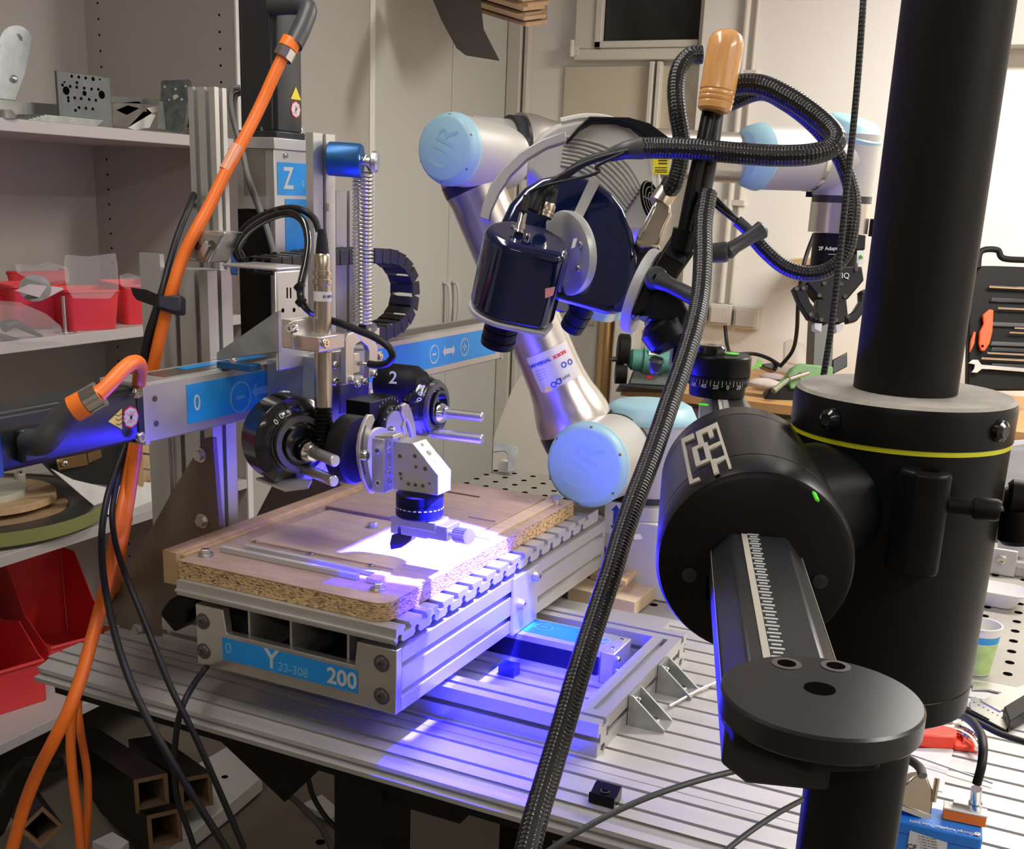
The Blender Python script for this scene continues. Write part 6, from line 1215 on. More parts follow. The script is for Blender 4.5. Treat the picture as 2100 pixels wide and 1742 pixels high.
obj('scriber', MB().tube([PZ(1372, 1450, 0.005), PZ(1430, 1418, 0.006), PZ(1480, 1396, 0.008)], 0.0028, 8), STEEL, label='thin steel scriber lying diagonally over the table slots', cat='scriber')
t = thing('hex_key_set', 'red plastic holder with fanned hex keys beside the stand', 'hex keys', PZ(1920, 1490, 0))
rp = [PZ(x, y, 0.001) for x, y in ((1845, 1560), (1855, 1470), (1955, 1470), (2005, 1500), (1990, 1540), (1950, 1530))]
obj('holder', MB().prism([PZ(x, y, 0.001) for x, y in ((1860, 1530), (1870, 1480), (1928, 1484), (1928, 1512), (1958, 1520), (1958, 1538), (1878, 1534))], ZA*0.022), REDB, t, bevel=0.003)
obj('holder_base', MB().prism([PZ(x, y, 0.001) for x, y in ((1930, 1515), (2000, 1505), (2025, 1520), (2005, 1545), (1958, 1540))], ZA*0.008), REDB, t, bevel=0.002)
for k, (pts, r) in enumerate(((((1925, 1481), (1962, 1482), (1973, 1474), (1975, 1448)), 0.0026), (((1925, 1498), (1960, 1500), (1990, 1515), (2004, 1536)), 0.0048), (((1925, 1492), (1965, 1490), (1998, 1505), (2012, 1528)), 0.0040), (((1925, 1505), (1955, 1507), (1972, 1512), (1976, 1524)), 0.0022), (((1925, 1509), (1945, 1511), (1960, 1515)), 0.0018))):
    obj('hex_key', MB().tube([PZ(x, y, 0.02-0.003*k) for x, y in pts], r, 6, 6), CHROME, t)
obj('paper_slip', MB().prism([PZ(x, y, 0.0005) for x, y in ((1862, 1536), (1956, 1535), (1933, 1625), (1850, 1610))], ZA*0.0006), PAPER, label='translucent paper slip under the red hex key holder', cat='paper')
obj('probe_rod', MB().cyl(PZ(1850, 1542, 0.012), PZ(2036, 1607, 0.006), 0.0018), STEEL, label='thin steel rod lying across the paper slip', cat='rod')
# signal amplifier box
t = thing('amplifier_box', 'bright blue amplifier box with metal connectors at the bottom right', 'amplifier', PZ(1940, 1742, 0))
zb_ = 0.058; c0 = PZ(1848, 1693, zb_); c1 = PZ(2040, 1668, zb_); q0 = PZ(1836, 1668, zb_); q1 = PZ(1920, 1638, zb_); q2 = PZ(2038, 1680, zb_); q3 = PZ(2016, 1722, zb_)
ux = (q3-PZ(1846, 1686, zb_)); ux = V((ux.x, ux.y, 0)).normalized(); uy = ZA.cross(ux)
org = PZ(1840, 1683, zb_); L_ = (q3-org).dot(ux); Wd = (PZ(2040, 1684, zb_)-q3).length
def bp(a, b_, z=zb_): return V((org.x, org.y, z))+ux*a+uy*b_
obj('case', MB().prism([bp(-0.01, 0, 0.001), bp(L_, 0, 0.001), bp(L_, Wd*1.0, 0.001), bp(-0.01, Wd*1.0, 0.001)], ZA*(zb_-0.002)), TEAL, t, bevel=0.003)
obj('seam', MB().prism([bp(-0.01, -0.0004, zb_-0.016), bp(L_, -0.0004, zb_-0.016), bp(L_, -0.0004, zb_-0.0172), bp(-0.01, -0.0004, zb_-0.0172)], uy*0.0005), BPRINT, t)
for a, b_ in ((L_-0.007, 0.007), (L_-0.007, Wd-0.007)): screw('screw', bp(a, b_), ZA, 0.0042, 0.0015, STEEL, t)
lb = [PN(x, y, bp(0, -0.0006), uy) for x, y in ((1866, 1704), (1943, 1729), (1938, 1775), (1860, 1742))]
obj('rating_label', MB().prism(lb, -uy*0.0004), WPRINT, t)
text('label_text', 'CE', 0.010, PN(1870, 1738, bp(0, -0.0014), uy), ux, -uy, BLKP, t)
for k in range(5): text('label_text', '- --- -- ----', 0.0052, PN(1902+k*1.0, 1718+k*6.0, bp(0, -0.0014), uy), ux, -uy, BLKP, t)
text('case_text', 'Charge Amplifier Type 5073', 0.0068, (bp(L_*0.52, 0.0055)+ZA*0.0003), -ux, ZA, WPRINT, t)
# d-sub hood
h0 = PZ(1875, 1672, zb_); 
def hp(x, y, d): return PD(x, y, d)
dh_ = dep(h0)-0.005
obj('plug_hood', MB().prism([PD(x, y, dh_) for x, y in ((1848, 1640), (1852, 1612), (1875, 1592), (1900, 1588), (1914, 1622), (1915, 1642), (1910, 1676), (1846, 1652))], FW*0.022), NICK, t, bevel=0.003)
obj('plug_skirt', MB().prism([PD(x, y, dh_-0.001) for x, y in ((1846, 1652), (1910, 1674), (1911, 1674), (1909, 1686), (1848, 1662))], FW*0.02), STEEL, t)
obj('thumb_screw', MB().cyl(PD(1914, 1645, dh_), PD(1922, 1597, dh_), 0.0035), NICK, t)
s0 = PZ(1976, 1682, zb_); obj('socket_flange', MB().obox(s0+ZA*0.007, ux*0.026, uy*0.010, ZA*0.007), ORNS, t, bevel=0.001); obj('socket_plate', MB().obox(s0+ZA*0.0155, ux*0.0265, uy*0.0105, ZA*0.0014), WHITE, t, bevel=0.001)
obj('socket_shell', MB().obox(s0+ZA*0.020-ux*0.002, ux*0.014, uy*0.005, ZA*0.004), STEEL, t, bevel=0.001)
n0 = PD(1999, 1670, dep(s0)-0.004); n1_ = PD(2003, 1609, dep(s0)-0.03)
obj('coax_plug', MB().lathe(n0, n1_-n0, [(0, 0.005), (0.008, 0.005), (0.009, 0.0085), (0.020, 0.0085), (0.021, 0.0068), (0.044, 0.0068)], 20), CHROME, t)
# angle ruler, cup, trays and plastic box
t = thing('angle_gauge', 'grey steel protractor and square lying at the right edge of the table', 'gauge', PZ(2040, 1450, 0))
ap = []
ca_ = PZ(2010, 1480, 0.002); 
arc_o = [(1995, 1402), (2030, 1404), (2065, 1412), (2100, 1424), (2120, 1440)]; arc_i = [(2120, 1462), (2090, 1440), (2055, 1424), (2025, 1417), (1994, 1416)]
obj('protractor_arc', MB().prism([PZ(x, y, 0.002) for x, y in arc_o+arc_i], ZA*0.003), STEEL, t)
obj('ruler', MB().prism([PZ(x, y, 0.004) for x, y in ((1990, 1436), (1998, 1432), (2080, 1478), (2062, 1500), (1990, 1462))], ZA*0.003), STEEL, t)
obj('blade', MB().prism([PZ(x, y, 0.006) for x, y in ((2010, 1440), (2100, 1408), (2120, 1420), (2050, 1462))], ZA*0.003), STEEL, t)
obj('beam_head', MB().prism([PZ(x, y, 0.001) for x, y in ((2055, 1474), (2110, 1440), (2125, 1470), (2066, 1504))], ZA*0.022), BLK, t, bevel=0.002)
obj('edge_rule', MB().prism([PZ(x, y, 0.001) for x, y in ((1962, 1452), (1968, 1448), (2066, 1500), (2062, 1506))], ZA*0.006), BLK, t)
for k in range(8): c = PZ(1998+k*9.5, 1441+k*5.3, 0.0072); obj('rivet_hole', MB().lathe(c, ZA, [(0, 0.0016), (0.0003, 0.0016)], 8), BLKP, t)
lq = PZ(2083, 1480, 0.001); 
t = thing('paper_cup', 'small printed paper cup with blue and green band behind the stand', 'cup', PZ(2005, 1385, -0.002))
cb_ = PZ(1998, 1376, -0.001); rc2 = px2m(39, dep(cb_)); hcup = px2m(100, dep(cb_))
obj('wall', MB().lathe(cb_, ZA, [(0, rc2*0.74), (hcup*0.72, rc2*0.93), (hcup, rc2), (hcup, rc2*0.96), (hcup*0.1, rc2*0.72), (0.001, rc2*0.70)], 40, caps=False).lathe(cb_+ZA*0.001, ZA, [(0, rc2*0.73), (0.001, rc2*0.73)], 40), WHITE, t)
obj('green_band', MB().lathe(cb_+ZA*0.002, ZA, [(0, rc2*0.752), (hcup*0.66, rc2*0.925)], 40, caps=False), mat('cup_green', (0.45, 0.62, 0.22), 0.5, var=0.3, vscale=40), t)
obj('blue_band', MB().lathe(cb_+ZA*(hcup*0.70), ZA, [(0, rc2*0.935), (hcup*0.15, rc2*0.97)], 40, caps=False), mat('cup_blue', (0.03, 0.30, 0.62), 0.5), t)
obj('rim', MB().ring(cb_+ZA*hcup, ZA, rc2*1.03, rc2*0.955, 0.003, 40), WHITE, t)
t = thing('plastic_tray', 'shallow white plastic tray on the perforated table behind the cup', 'tray', PZ(2040, 1240, 0))
tc_ = PZ(2038, 1238, -0.001); vs = []
for z_, k in ((0, 0.62), (0.035, 1.0), (0.0365, 0.98), (0.002, 0.60)): vs += [V((tc_.x, tc_.y, 0))+V((a*0.062*k, b_*0.045*k, z_)) for a, b_ in rrect(2, 2, 0.5, 3)]
n_ = 16; obj('shell', MB().add(vs, [(k*n_+i, k*n_+(i+1) % n_, (k+1)*n_+(i+1) % n_, (k+1)*n_+i) for k in range(3) for i in range(n_)]+[tuple(range(n_)), tuple(3*n_+i for i in range(n_))]), WHITE, t)
t = thing('sorting_box', 'translucent plastic sorting box with compartments at the right edge', 'box', PZ(2070, 1100, 0))
sb = PZ(2056, 1145, 0.0); y_s = sb.y
for k in range(5): obj('divider', MB().prism([PY(x, y, y_s+0.02) for x, y in ((2066, 925+k*48), (2110, 925+k*48), (2110, 931+k*48), (2066, 931+k*48))], V((0, 0.05, 0))), WHITE, t)
obj('wall', MB().prism([PY(x, y, y_s) for x, y in ((2060, 960), (2076, 915), (2130, 905), (2130, 1145), (2044, 1138))], V((0, 0.004, 0))), mat('milky_plastic', (0.62, 0.62, 0.60), 0.4, alpha=0.75), t)
obj('wall', MB().prism([PY(x, y, y_s+0.08) for x, y in ((2060, 945), (2076, 905), (2130, 900), (2130, 1130), (2050, 1125))], V((0, 0.004, 0))), WHITE, t)
obj('dark_foot', MB().prism([PY(x, y, y_s-0.05) for x, y in ((2080, 1090), (2100, 1060), (2130, 1050), (2130, 1120), (2095, 1110))], V((0, 0.01, 0))), BPRINT, t)
# plywood offcuts in front of the robot
t = thing('plywood_sheet', 'thick light plywood board lying on the perforated table', 'board', PZ(1280, 1230, 0))
pw = [PZ(x, y, 0.030) for x, y in ((1165, 1205), (1302, 1236), (1360, 1190), (1360, 1155), (1240, 1135))]
obj('board', MB().prism(pw, -ZA*0.030), WOODP, t, bevel=0.001)
t = obj('wood_offcut', MB().prism([PZ(x, y, 0.031) for x, y in ((1210, 1188), (1235, 1165), (1300, 1150), (1320, 1160), (1272, 1203))], ZA*0.014), WOODL, label='flat slat lying across the light plywood board', cat='slat', bevel=0.001)
obj('wood_offcut', MB().prism([PZ(x, y, 0.046) for x, y in ((1268, 1200), (1318, 1146), (1333, 1148), (1283, 1204))], ZA*0.012), WOODL, label='narrow yellow slat topmost of the offcuts', cat='slat', bevel=0.001)
t = thing('clamp_fixture', 'alu angle clamp with a bolt and black star knobs in front of the robot', 'clamp', PZ(1300, 1150, 0.06))
obj('angle', MB().prism([PD(x, y, 2.42) for x, y in ((1295, 1130), (1318, 1116), (1322, 1140), (1298, 1158))], FW*0.02), ALU, t, bevel=0.001)
obj('bolt', MB().lathe(PD(1306, 1118, 2.43), ZA, [(0, 0.010), (0.002, 0.010), (0.003, 0.0065), (0.012, 0.0065)], 12), STEEL, t)
obj('threaded_rod', MB().cyl(PD(1245, 1142, 2.42), PD(1345, 1138, 2.42), 0.0035), STEEL, t)
for x0, x1 in ((1228, 1248), (1325, 1345)): obj('star_knob', MB().lathe(PD(x0, 1142, 2.42), RT, [(0, 0.019), (0.003, 0.022), (0.014, 0.022), (0.020, 0.012)], 10), RUB, t, bevel=0.001)
t = thing('triangular_bracket', 'large white triangular bracket at the robot pedestal', 'bracket', PD(1325, 1100, 2.5)); 
obj('web', MB().prism([PD(x, y, 2.40) for x, y in ((1322, 1028), (1352, 1030), (1360, 1090), (1300, 1096))], FW*0.008), CABN, t, bevel=0.001); obj('foot', MB().prism([PD(x, y, 2.38) for x, y in ((1298, 1096), (1362, 1092), (1362, 1102), (1300, 1108))], FW*0.03), WHITE, t, bevel=0.001)
t = thing('steel_bracket', 'grey hooked steel angle standing on the perforated table by the cabinets', 'bracket', PZ(1048, 971, 0))
dk_ = dep(PZ(1048, 971, 0))-0.03
obj('arm', MB().prism([PD(x, y, dk_) for x, y in ((1011, 912), (1040, 911), (1060, 917), (1062, 924), (1056, 950), (1056, 966), (1040, 970), (1042, 932), (1034, 925), (1011, 927))], FW*0.03), GALV, t, bevel=0.001)
obj('white_block', MB().box(PZ(1010, 972, 0).x, PZ(1035, 972, 0).x, 3.02, 3.06, -0.001, 0.03), WHITE, label='small white block at the back corner of the perforated table', cat='block')
obj('leaning_board', MB().prism([PD(x, y, 3.75) for x, y in ((1012, 900), (1028, 855), (1050, 800), (1068, 770), (1110, 790), (1190, 1000), (1060, 1005), (1010, 975))], FW*0.01), mat('beige_board', (0.42, 0.39, 0.33), 0.8, var=0.08, vscale=4), label='large beige board with a curved edge leaning behind the robot', cat='board')
# ================================================================ WORKBENCH THINGS
zw = 0.2
t = thing('bench_grinder', 'green bench grinder with dark wheels on the workbench', 'grinder', PZ(1330, 800, zw)); dg = 3.75
obj('motor_housing', MB().lathe(PD(1290, 737, dg), PD(1380, 745, dg)-PD(1290, 737, dg), [(0, px2m(16, dg)), (0.01, px2m(22, dg)), (0.045, px2m(22, dg)), (0.046, px2m(27, dg)), (0.11, px2m(27, dg)), (0.111, px2m(22, dg)), (0.165, px2m(21, dg)), (0.17, px2m(14, dg))], 32), MGRN, t)
obj('wheel_guard', MB().lathe(PD(1266, 718, dg), PD(1290, 720, dg)-PD(1266, 718, dg), [(0, px2m(30, dg)), (0.006, px2m(34, dg)), (0.036, px2m(34, dg)), (0.04, px2m(28, dg))], 32), BLKM, t)
obj('grinding_wheel', MB().cyl(PD(1262, 765, dg), PD(1285, 766, dg), px2m(22, dg)), BLKM, t); obj('tool_rest', MB().tube([PD(1253, 737, dg-0.02), PD(1275, 739, dg-0.02), PD(1285, 755, dg-0.02)], 0.008, 8), DSTEEL, t)
obj('pedestal', MB().prism([PD(x, y, dg) for x, y in ((1300, 758), (1372, 760), (1378, 792), (1290, 788))], FW*0.06), mat('dark_green_grey', (0.10, 0.12, 0.11), 0.5), t, bevel=0.004)
for y in (765, 774): obj('switch', MB().prism([PD(x, yy, dg-0.003) for x, yy in ((1326, y-4), (1338, y-3), (1338, y+4), (1325, y+3))], FW*0.01), REDP, t, bevel=0.001)
obj('rating_plate', MB().prism([PD(x, y, dg-px2m(27, dg)-0.001) for x, y in ((1332, 712), (1350, 712), (1348, 728), (1330, 728))], FW*0.002), WHITE, t)
obj('base_plate', MB().prism([PD(x, y, dg-0.02) for x, y in ((1272, 786), (1385, 795), (1385, 803), (1270, 793))], FW*0.14), MOTOR, t, bevel=0.002)
t = thing('machine_vise', 'small green drill-press vise on a black base on the workbench', 'vise', PZ(1620, 820, zw)); dv = 3.75
obj('base', MB().prism([PD(x, y, dv-0.04) for x, y in ((1567, 822), (1572, 812), (1582, 796), (1590, 790), (1700, 800), (1700, 830), (1596, 822))], FW*0.12), BLKM, t, bevel=0.004)
obj('vise_body', MB().prism([PD(x, y, dv) for x, y in ((1586, 795), (1600, 780), (1616, 770), (1630, 750), (1640, 745), (1710, 752), (1708, 775), (1690, 785), (1690, 800), (1620, 800))], FW*0.08), GRN, t, bevel=0.006)
obj('jaw', MB().prism([PD(x, y, dv-0.05) for x, y in ((1616, 770), (1630, 762), (1642, 766), (1645, 798), (1620, 798))], FW*0.05), GRN, t, bevel=0.005)
obj('vise_screw', MB().cyl(PD(1620, 776, dv-0.06), PD(1658, 764, dv-0.06), 0.008), CHROME, t)
obj('vise_handle', MB().lathe(PD(1586, 802, dv-0.10), PD(1622, 774, dv-0.07)-PD(1586, 802, dv-0.10), [(0, 0.010), (0.06, 0.008), (0.072, 0.006)], 14), mat('pale_green', (0.20, 0.24, 0.15), 0.5), t)
t = thing('drill_column', 'grey square column standing on the workbench behind the gripper', 'column', PZ(1690, 800, zw)); obj('column', MB().prism([PD(x, y, 3.9) for x, y in ((1672, 640), (1712, 640), (1706, 770), (1666, 768))], FW*0.10), mat('green_grey', (0.10, 0.11, 0.10), 0.5, 0.2), t, bevel=0.003)
obj('side_case', MB().prism([PD(x, y, 3.9) for x, y in ((1708, 738), (1738, 722), (1738, 752), (1708, 768))], FW*0.12), MOTOR, t, bevel=0.003)
t = thing('safety_goggles', 'transparent safety goggles lying against the wall on the workbench', 'goggles', PZ(1640, 760, zw)); obj('lens_shell', MB().prism([PD(x, y, 4.2) for x, y in ((1610, 700), (1622, 695), (1650, 706), (1662, 730), (1668, 745), (1640, 750), (1608, 742))], FW*0.03), mat('smoky_clear', (0.50, 0.46, 0.38), 0.2, alpha=0.45), t, bevel=0.004)
obj('rag', MB().sph(PD(1568, 788, 3.75), 0.045, 18, 1.3, 0.8, 0.42), RAG, label='crumpled pinkish rag on the workbench beside the vise', cat='rag'); obj('rag', MB().sph(PD(1585, 775, 3.85), 0.035, 16, 1.3, 0.8, 0.45), mat('pink_rag', (0.42, 0.34, 0.34), 0.9, 0, 0.3, 30), label='greyish pink rag heaped behind the paler rag', cat='rag')
obj('green_leaf_cloth', MB().prism([PD(x, y, 3.9) for x, y in ((1538, 758), (1552, 745), (1556, 736), (1563, 740), (1562, 752), (1540, 760))], FW*0.01), GPRINT, label='bright green cloth tip sticking up on the workbench', cat='cloth')
obj('battery_pack', MB().prism([PD(x, y, 3.9) for x, y in ((1563, 747), (1592, 743), (1598, 748), (1592, 762), (1566, 752))], FW*0.06), MOTOR, label='flat black battery pack on the workbench', cat='battery', bevel=0.003)
obj('wooden_strip', MB().prism([PY(x, y, 4.1) for x, y in ((1597, 535), (1668, 530), (1670, 543), (1600, 547))], V((0, 0.248, 0))), WOODL, label='light wooden strip clamped behind the gripper', cat='strip'); obj('black_bar', MB().prism([PY(x, y, 4.1) for x, y in ((1597, 548), (1672, 544), (1672, 558), (1597, 557))], V((0, 0.248, 0))), BLKM, label='black bar directly under the light wooden strip', cat='bar')
# open tool case
t = thing('tool_case', 'open black tool case with seated hand tools at the right edge', 'tool case', PZ(2050, 800, zw)); dt = 3.65
tr = (PD(2100, 700, dt)-PD(2000, 690, dt)).normalized()
def TP_(x, y, k=0): return PD(x, y, dt+k)
obj('lid', MB().prism([TP_(x, y) for x, y in ((1995, 560), (2012, 545), (2040, 545), (2120, 548), (2120, 800), (1985, 800), (1988, 620))], FW*0.03), BLKM, t, bevel=0.004)
obj('handle', MB().tube([TP_(2005, 550, -0.01), TP_(2012, 516, -0.01), TP_(2045, 513, -0.01), TP_(2058, 530, -0.01), TP_(2110, 534, -0.01)], 0.010, 10), BLKM, t)
for i, (x, y0, L_, r) in enumerate(((2028, 588, 90, .0045), (2046, 632, 80, .0035), (2080, 673, 40, .003), (2070, 682, 50, .003), (2024, 724, 90, .0035), (2012, 735, 100, .004))):
    obj('screwdriver', MB().cyl(TP_(x, y0, -0.012), TP_(x+L_, y0+L_*0.05, -0.012), r, n=10), CHROME, label='bright %s tool shaft in the open case, %s from the top' % (('long', 'thin', 'short', 'short', 'slim', 'stout')[i], ('first', 'second', 'third', 'fourth', 'fifth', 'sixth')[i]), cat='tool', group='tools seated in the open case')
for i, (y, m_) in enumerate(((610, MOTOR), (660, DGREY), (700, DGREY), (712, MOTOR), (745, MOTOR))): obj('insert_ridge', MB().prism([TP_(x, yy, -0.008) for x, yy in ((2035, y), (2110, y+3), (2110, y+12), (2030, y+9))], FW*0.01), m_, t, bevel=0.003)
t = thing('utility_knife', 'orange utility knife standing in the open tool case', 'knife', TP_(2020, 700)); obj('handle', MB().prism([TP_(x, y, -0.02) for x, y in ((2016, 646), (2030, 634), (2038, 636), (2036, 680), (2030, 705), (2020, 720), (2012, 719), (2008, 705), (2010, 680), (2018, 664))], FW*0.012), mat('knife_orange', (0.85, 0.09, 0.02), 0.4), t, bevel=0.003); obj('end_hole', MB().cyl(TP_(2015, 710, -0.021), TP_(2015, 710, -0.022), 0.004), HOLE, t)
obj('knife', MB().prism([TP_(x, y, -0.018) for x, y in ((1992, 700), (1998, 680), (2001, 682), (1998, 705), (1990, 722))], FW*0.01), MATS['knife_orange'], label='narrow orange handle half hidden by the stand column', cat='knife')
obj('spanner', MB().prism([TP_(x, y, -0.015) for x, y in ((1986, 745), (1995, 738), (2006, 738), (2013, 748), (2035, 750), (2110, 756), (2110, 764), (2035, 758), (2014, 757), (2004, 765), (1992, 764), (1998, 756), (1999, 748))], FW*0.006), STEEL, label='open-ended steel spanner at the foot of the tool case', cat='spanner', bevel=0.001)
obj('pliers', MB().tube([PZ(2075, 775, zw+0.02), PZ(2092, 772, zw+0.02), PZ(2120, 778, zw+0.02)], 0.012, 10), REDB, label='red-handled pliers lying in front of the tool case', cat='pliers')
obj('chisel', MB().cyl(PZ(1975, 778, zw+0.01), PZ(2016, 776, zw+0.01), 0.005).cyl(PZ(2017, 775, zw+0.01), PZ(2030, 776, zw+0.01), 0.014), REDB, label='small red-handled tool lying on the bench by the column', cat='tool')
obj('case_half', MB().prism([PZ(x, y, zw+0.001) for x, y in ((1965, 770), (2120, 775), (2130, 810), (1975, 800))], ZA*0.02), BLKM, label='lower half of the black tool case lying flat', cat='tool case', bevel=0.003)
# ================================================================ CABLES AND HOSES
def hose(pts, r, lab, name='braided_hose', flat=1.0, cat='hose'):
    return obj(name, MB().tube([PD(*p) for p in pts], r, 16, 8, flat=flat, uvs=(115, 6)), BRAID, label=lab, cat=cat, angle=60)
hose([(1452, 396, 1.50), (1442, 460, 1.49), (1441, 540, 1.47), (1436, 610, 1.45), (1424, 670, 1.42), (1400, 750, 1.39), (1372, 830, 1.36), (1338, 930, 1.32), (1304, 1020, 1.28), (1276, 1100, 1.25), (1252, 1180, 1.22), (1222, 1270, 1.19), (1190, 1370, 1.15), (1158, 1480, 1.12), (1125, 1590, 1.09), (1098, 1680, 1.06), (1078, 1760, 1.04)], 0.0125, 'long braided black hose running down across the middle to the bottom edge')
hose([(1312, 304, 1.50), (1350, 304, 1.50), (1420, 306, 1.49), (1500, 313, 1.48), (1580, 319, 1.47), (1650, 318, 1.46), (1695, 308, 1.46), (1715, 288, 1.46), (1700, 262, 1.47), (1660, 228, 1.48), (1610, 196, 1.49), (1560, 175, 1.50), (1510, 175, 1.51), (1480, 190, 1.52)], 0.0135, 'thick braided hose looping horizontally right of the wooden grip')
hose([(1490, 215, 1.55), (1560, 190, 1.54), (1612, 212, 1.54), (1662, 250, 1.54), (1700, 292, 1.54), (1728, 335, 1.54), (1748, 400, 1.54), (1747, 460, 1.54), (1733, 520, 1.55), (1700, 553, 1.56), (1655, 562, 1.57), (1610, 548, 1.58), (1570, 515, 1.58), (1540, 480, 1.58)], 0.0105, 'braided hose hanging in a long loop in front of the gripper')
hose([(1440, 112, 1.56), (1415, 115, 1.56), (1394, 140, 1.56), (1386, 180, 1.56), (1389, 230, 1.56), (1397, 280, 1.57), (1396, 330, 1.58), (1384, 375, 1.59), (1374, 390, 1.60)], 0.0120, 'braided hose arching left of the wooden grip into the metal plug')
hose([(1772, -20, 1.20), (1768, 40, 1.20), (1760, 150, 1.21), (1750, 260, 1.22), (1738, 370, 1.23), (1728, 470, 1.24), (1716, 580, 1.25), (1702, 690, 1.26), (1686, 789, 1.27)], 0.0036, 'thin braided cord hanging straight down to the collar', 'hanging_line', cat='cord')
obj('hose_sleeve', MB().tube([PD(1252, 318, 1.51), PD(1285, 308, 1.50), PD(1316, 304, 1.50)], 0.012, 14, rr=(0.009, 0.0145)), DGREY, label='grey shrink sleeve where wires leave the looping hose', cat='sleeve')
obj('hose_sleeve', MB().tube([PD(1512, 452, 1.58), PD(1530, 468, 1.58), PD(1546, 484, 1.58)], 0.009, 14), DGREY, label='grey shrink sleeve at the hanging loop beside the lever', cat='sleeve')
cable('scanner_wire', [(1300, 306, 1.50), (1255, 315, 1.51), (1205, 330, 1.52), (1165, 355, 1.53), (1140, 380, 1.53), (1130, 400, 1.53)], 0.0060, RUB, 'thick black wire bending into the upper scanner connector', 'wire')
cable('scanner_wire', [(1290, 310, 1.49), (1240, 322, 1.50), (1190, 340, 1.51), (1140, 368, 1.51), (1105, 392, 1.52), (1098, 412, 1.52)], 0.0040, RUB, 'middle black wire to the scanner head connectors', 'wire')
cable('scanner_wire', [(1280, 314, 1.48), (1225, 340, 1.49), (1228, 352, 1.49), (1190, 365, 1.49), (1130, 378, 1.49), (1090, 392, 1.50), (1080, 405, 1.50)], 0.0022, RUB, 'thin black wire curling back over the blue scanner housing', 'wire')
cable('hose_wire', [(1458, 398, 1.56), (1480, 420, 1.56), (1500, 440, 1.57), (1515, 455, 1.58)], 0.0040, RUB, 'upper short wire into the sleeve beside the lever', 'wire')
cable('hose_wire', [(1455, 410, 1.56), (1475, 428, 1.56), (1500, 448, 1.57), (1516, 460, 1.58)], 0.0030, RUB, 'lower short wire into the sleeve beside the lever', 'wire')
cable('floor_cable', [(1090, 1770, 1.04), (1180, 1710, 1.04), (1300, 1648, 1.05), (1420, 1605, 1.07), (1540, 1575, 1.10), (1680, 1550, 1.12)], 0.0030, DGREY, 'thin black cable running right from the hose over the table edge', 'cable')
cable('floor_cable', [(1470, 1760, 0.95), (1540, 1705, 0.97), (1610, 1660, 1.0), (1690, 1620, 1.05)], 0.0025, DGREY, 'second thin black cable rising to the front mast', 'cable')
# orange cables
cable('orange_cable', [(580, 116, 1.86), (562, 155, 1.86), (535, 215, 1.86), (500, 285, 1.85), (462, 355, 1.84), (428, 425, 1.83), (398, 480, 1.82), (374, 530, 1.82), (354, 590, 1.82), (338, 650, 1.83), (324, 710, 1.84), (310, 770, 1.86), (292, 840, 1.88), (276, 910, 1.88), (264, 975, 1.88), (250, 1040, 1.86), (236, 1110, 1.82), (222, 1180, 1.78), (205, 1250, 1.74), (186, 1320, 1.70), (166, 1390, 1.68), (140, 1460, 1.67), (105, 1530, 1.68), (75, 1590, 1.72), (48, 1660, 1.76), (25, 1742, 1.78), (15, 1775, 1.78)], 0.0098, ORNG, 'thick orange motor cable sweeping from the top plug to the bottom left corner', n=14)
cable('orange_cable', [(200, 812, 1.45), (222, 790, 1.46), (248, 762, 1.48), (268, 746, 1.50), (282, 744, 1.53), (288, 756, 1.57), (286, 775, 1.62), (284, 800, 1.72), (284, 860, 1.84), (278, 930, 1.86), (268, 1000, 1.87), (258, 1060, 1.86), (240, 1130, 1.83), (230, 1190, 2.0), (214, 1250, 2.18), (190, 1320, 2.32), (165, 1390, 2.34), (150, 1450, 2.34), (145, 1520, 2.34), (150, 1600, 2.34), (160, 1680, 2.34), (168, 1760, 2.34)], 0.0100, ORNG, 'orange cable arching up from the beam motor plug', n=14)
cable('orange_cable', [(262, 1060, 1.92), (250, 1120, 1.92), (238, 1200, 2.1), (224, 1260, 2.25), (200, 1350, 2.4), (162, 1430, 2.45), (165, 1500, 2.45), (178, 1580, 2.45), (180, 1660, 2.45), (172, 1760, 2.45)], 0.0088, ORNG, 'thinner orange cable dropping behind the table corner', n=12)
q0, q1 = PD(468, 322, 1.835), PD(487, 285, 1.84)
obj('cable_label', MB().cyl(PD(488, 300, 1.845), PD(462, 350, 1.84), 0.0101, n=16), mat('clear_label', (0.80, 0.35, 0.20), 0.25), label='glossy label sleeve on the thick orange cable', cat='label')
cable('signal_cable', [(420, 345, 2.15), (412, 365, 2.05), (392, 415, 1.90), (366, 478, 1.86), (347, 540, 1.84), (334, 590, 1.82), (318, 640, 1.82), (302, 690, 1.83), (292, 750, 1.85), (288, 820, 1.88), (262, 900, 1.88), (240, 960, 1.86), (220, 1020, 1.84), (209, 1090, 1.80), (210, 1160, 1.76), (220, 1230, 1.72), (238, 1310, 1.66), (264, 1390, 1.62), (300, 1470, 1.60), (345, 1550, 1.60), (400, 1640, 1.62), (470, 1750, 1.65)], 0.0055, RUB, 'black signal cable swinging left beside the orange cable')
cable('signal_cable', [(420, 345, 2.18), (408, 372, 2.06), (380, 440, 1.90), (358, 505, 1.87), (338, 575, 1.85), (322, 640, 1.85), (308, 700, 1.86), (296, 760, 1.88), (288, 820, 1.89), (256, 900, 1.88), (242, 980, 1.86), (230, 1050, 1.84), (236, 1110, 1.80), (254, 1170, 1.76), (284, 1245, 1.72), (316, 1325, 1.68), (350, 1410, 1.66), (395, 1500, 1.66), (440, 1600, 1.68), (500, 1740, 1.72)], 0.0048, RUB, 'black signal cable crossing right over the table end')
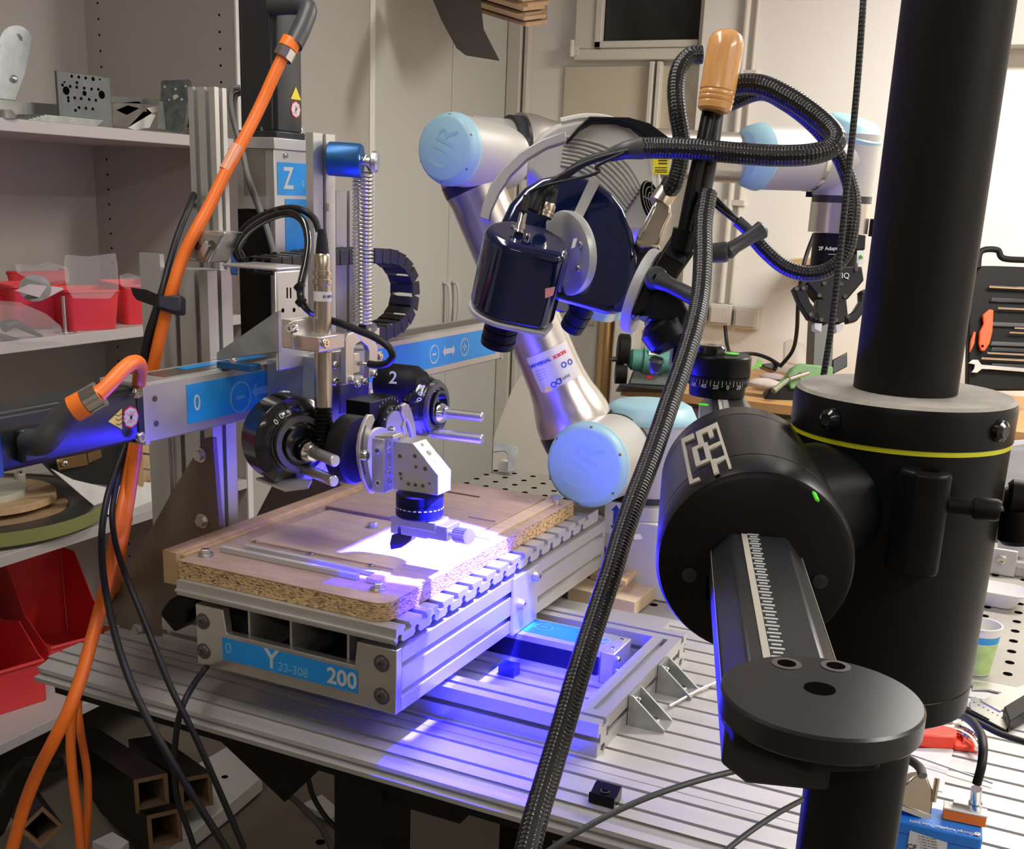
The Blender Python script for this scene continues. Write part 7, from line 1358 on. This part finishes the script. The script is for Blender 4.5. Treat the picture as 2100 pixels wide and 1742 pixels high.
cable('signal_cable', [(424, 1368, 1.84), (400, 1400, 1.74), (376, 1445, 1.70), (362, 1500, 1.72), (358, 1570, 1.76), (364, 1640, 1.80), (385, 1700, 1.82), (405, 1760, 1.84)], 0.0048, RUB, 'black cable dropping from under the blue Y panel')
cable('lower_cable', [(540, 1580, 2.7), (580, 1620, 2.75), (625, 1660, 2.8), (660, 1700, 2.8), (690, 1760, 2.8)], 0.008, MATS['grey_cable'], 'grey cable on the floor under the table')
cable('lower_cable', [(630, 1590, 2.3), (645, 1640, 2.3), (680, 1690, 2.3), (720, 1712, 2.3)], 0.0055, RUB, 'black cable hanging in a bow beside the table leg')
st_ = thing('velcro_strap', 'black velcro strap tying the cables with a loose end to the left', 'strap', PD(340, 615, 1.82))
obj('band', MB().prism([PD(x, y, 1.80) for x, y in ((322, 607), (372, 604), (372, 642), (352, 641), (322, 632))], FW*0.028), mat('navy_strap', (0.014, 0.014, 0.03), 0.6), st_, bevel=0.004)
obj('loose_end', MB().prism([PD(x, y, 1.815) for x, y in ((268, 590), (300, 594), (336, 610), (322, 630), (280, 615), (273, 606))], FW*0.003), BLKM, st_)
cable('coax_cable', [(2003, 1608, 1.17), (2013, 1570, 1.165), (2016, 1530, 1.18), (2008, 1500, 1.22), (1985, 1475, 1.30), (1950, 1460, 1.42)], 0.0048, RUB, 'black coaxial cable curving up from the amplifier box')
cable('amp_lead', [(1892, 1592, 1.16), (1886, 1575, 1.17), (1866, 1560, 1.20), (1845, 1555, 1.24)], 0.0048, mat('mid_grey_cable', (0.2, 0.2, 0.2), 0.5), 'short grey lead at the metal connector hood of the amplifier')
cable('table_cable', [(1950, 1460, 1.62), (2000, 1480, 1.60), (2050, 1505, 1.57), (2110, 1525, 1.55)], 0.0045, RUB, 'black cable lying under the angle gauge at the right edge')
cable('bench_cable', [(1670, 480, 3.5), (1655, 520, 3.5), (1645, 560, 3.5), (1637, 620, 3.6), (1634, 680, 3.7), (1625, 720, 3.8), (1600, 752, 3.85)], 0.0065, RUB, 'black cord hanging from behind the gripper to the workbench')
cable('bench_cable', [(1510, 727, 3.95), (1545, 726, 3.95), (1575, 735, 3.92), (1600, 750, 3.88)], 0.0065, RUB, 'black cord lying along the wall over the workbench')
cable('socket_cable', [(1487, 668, 4.28), (1489, 690, 4.28), (1492, 712, 4.25), (1500, 735, 4.1)], 0.007, RUB, 'black cord plugged into the middle wall socket')
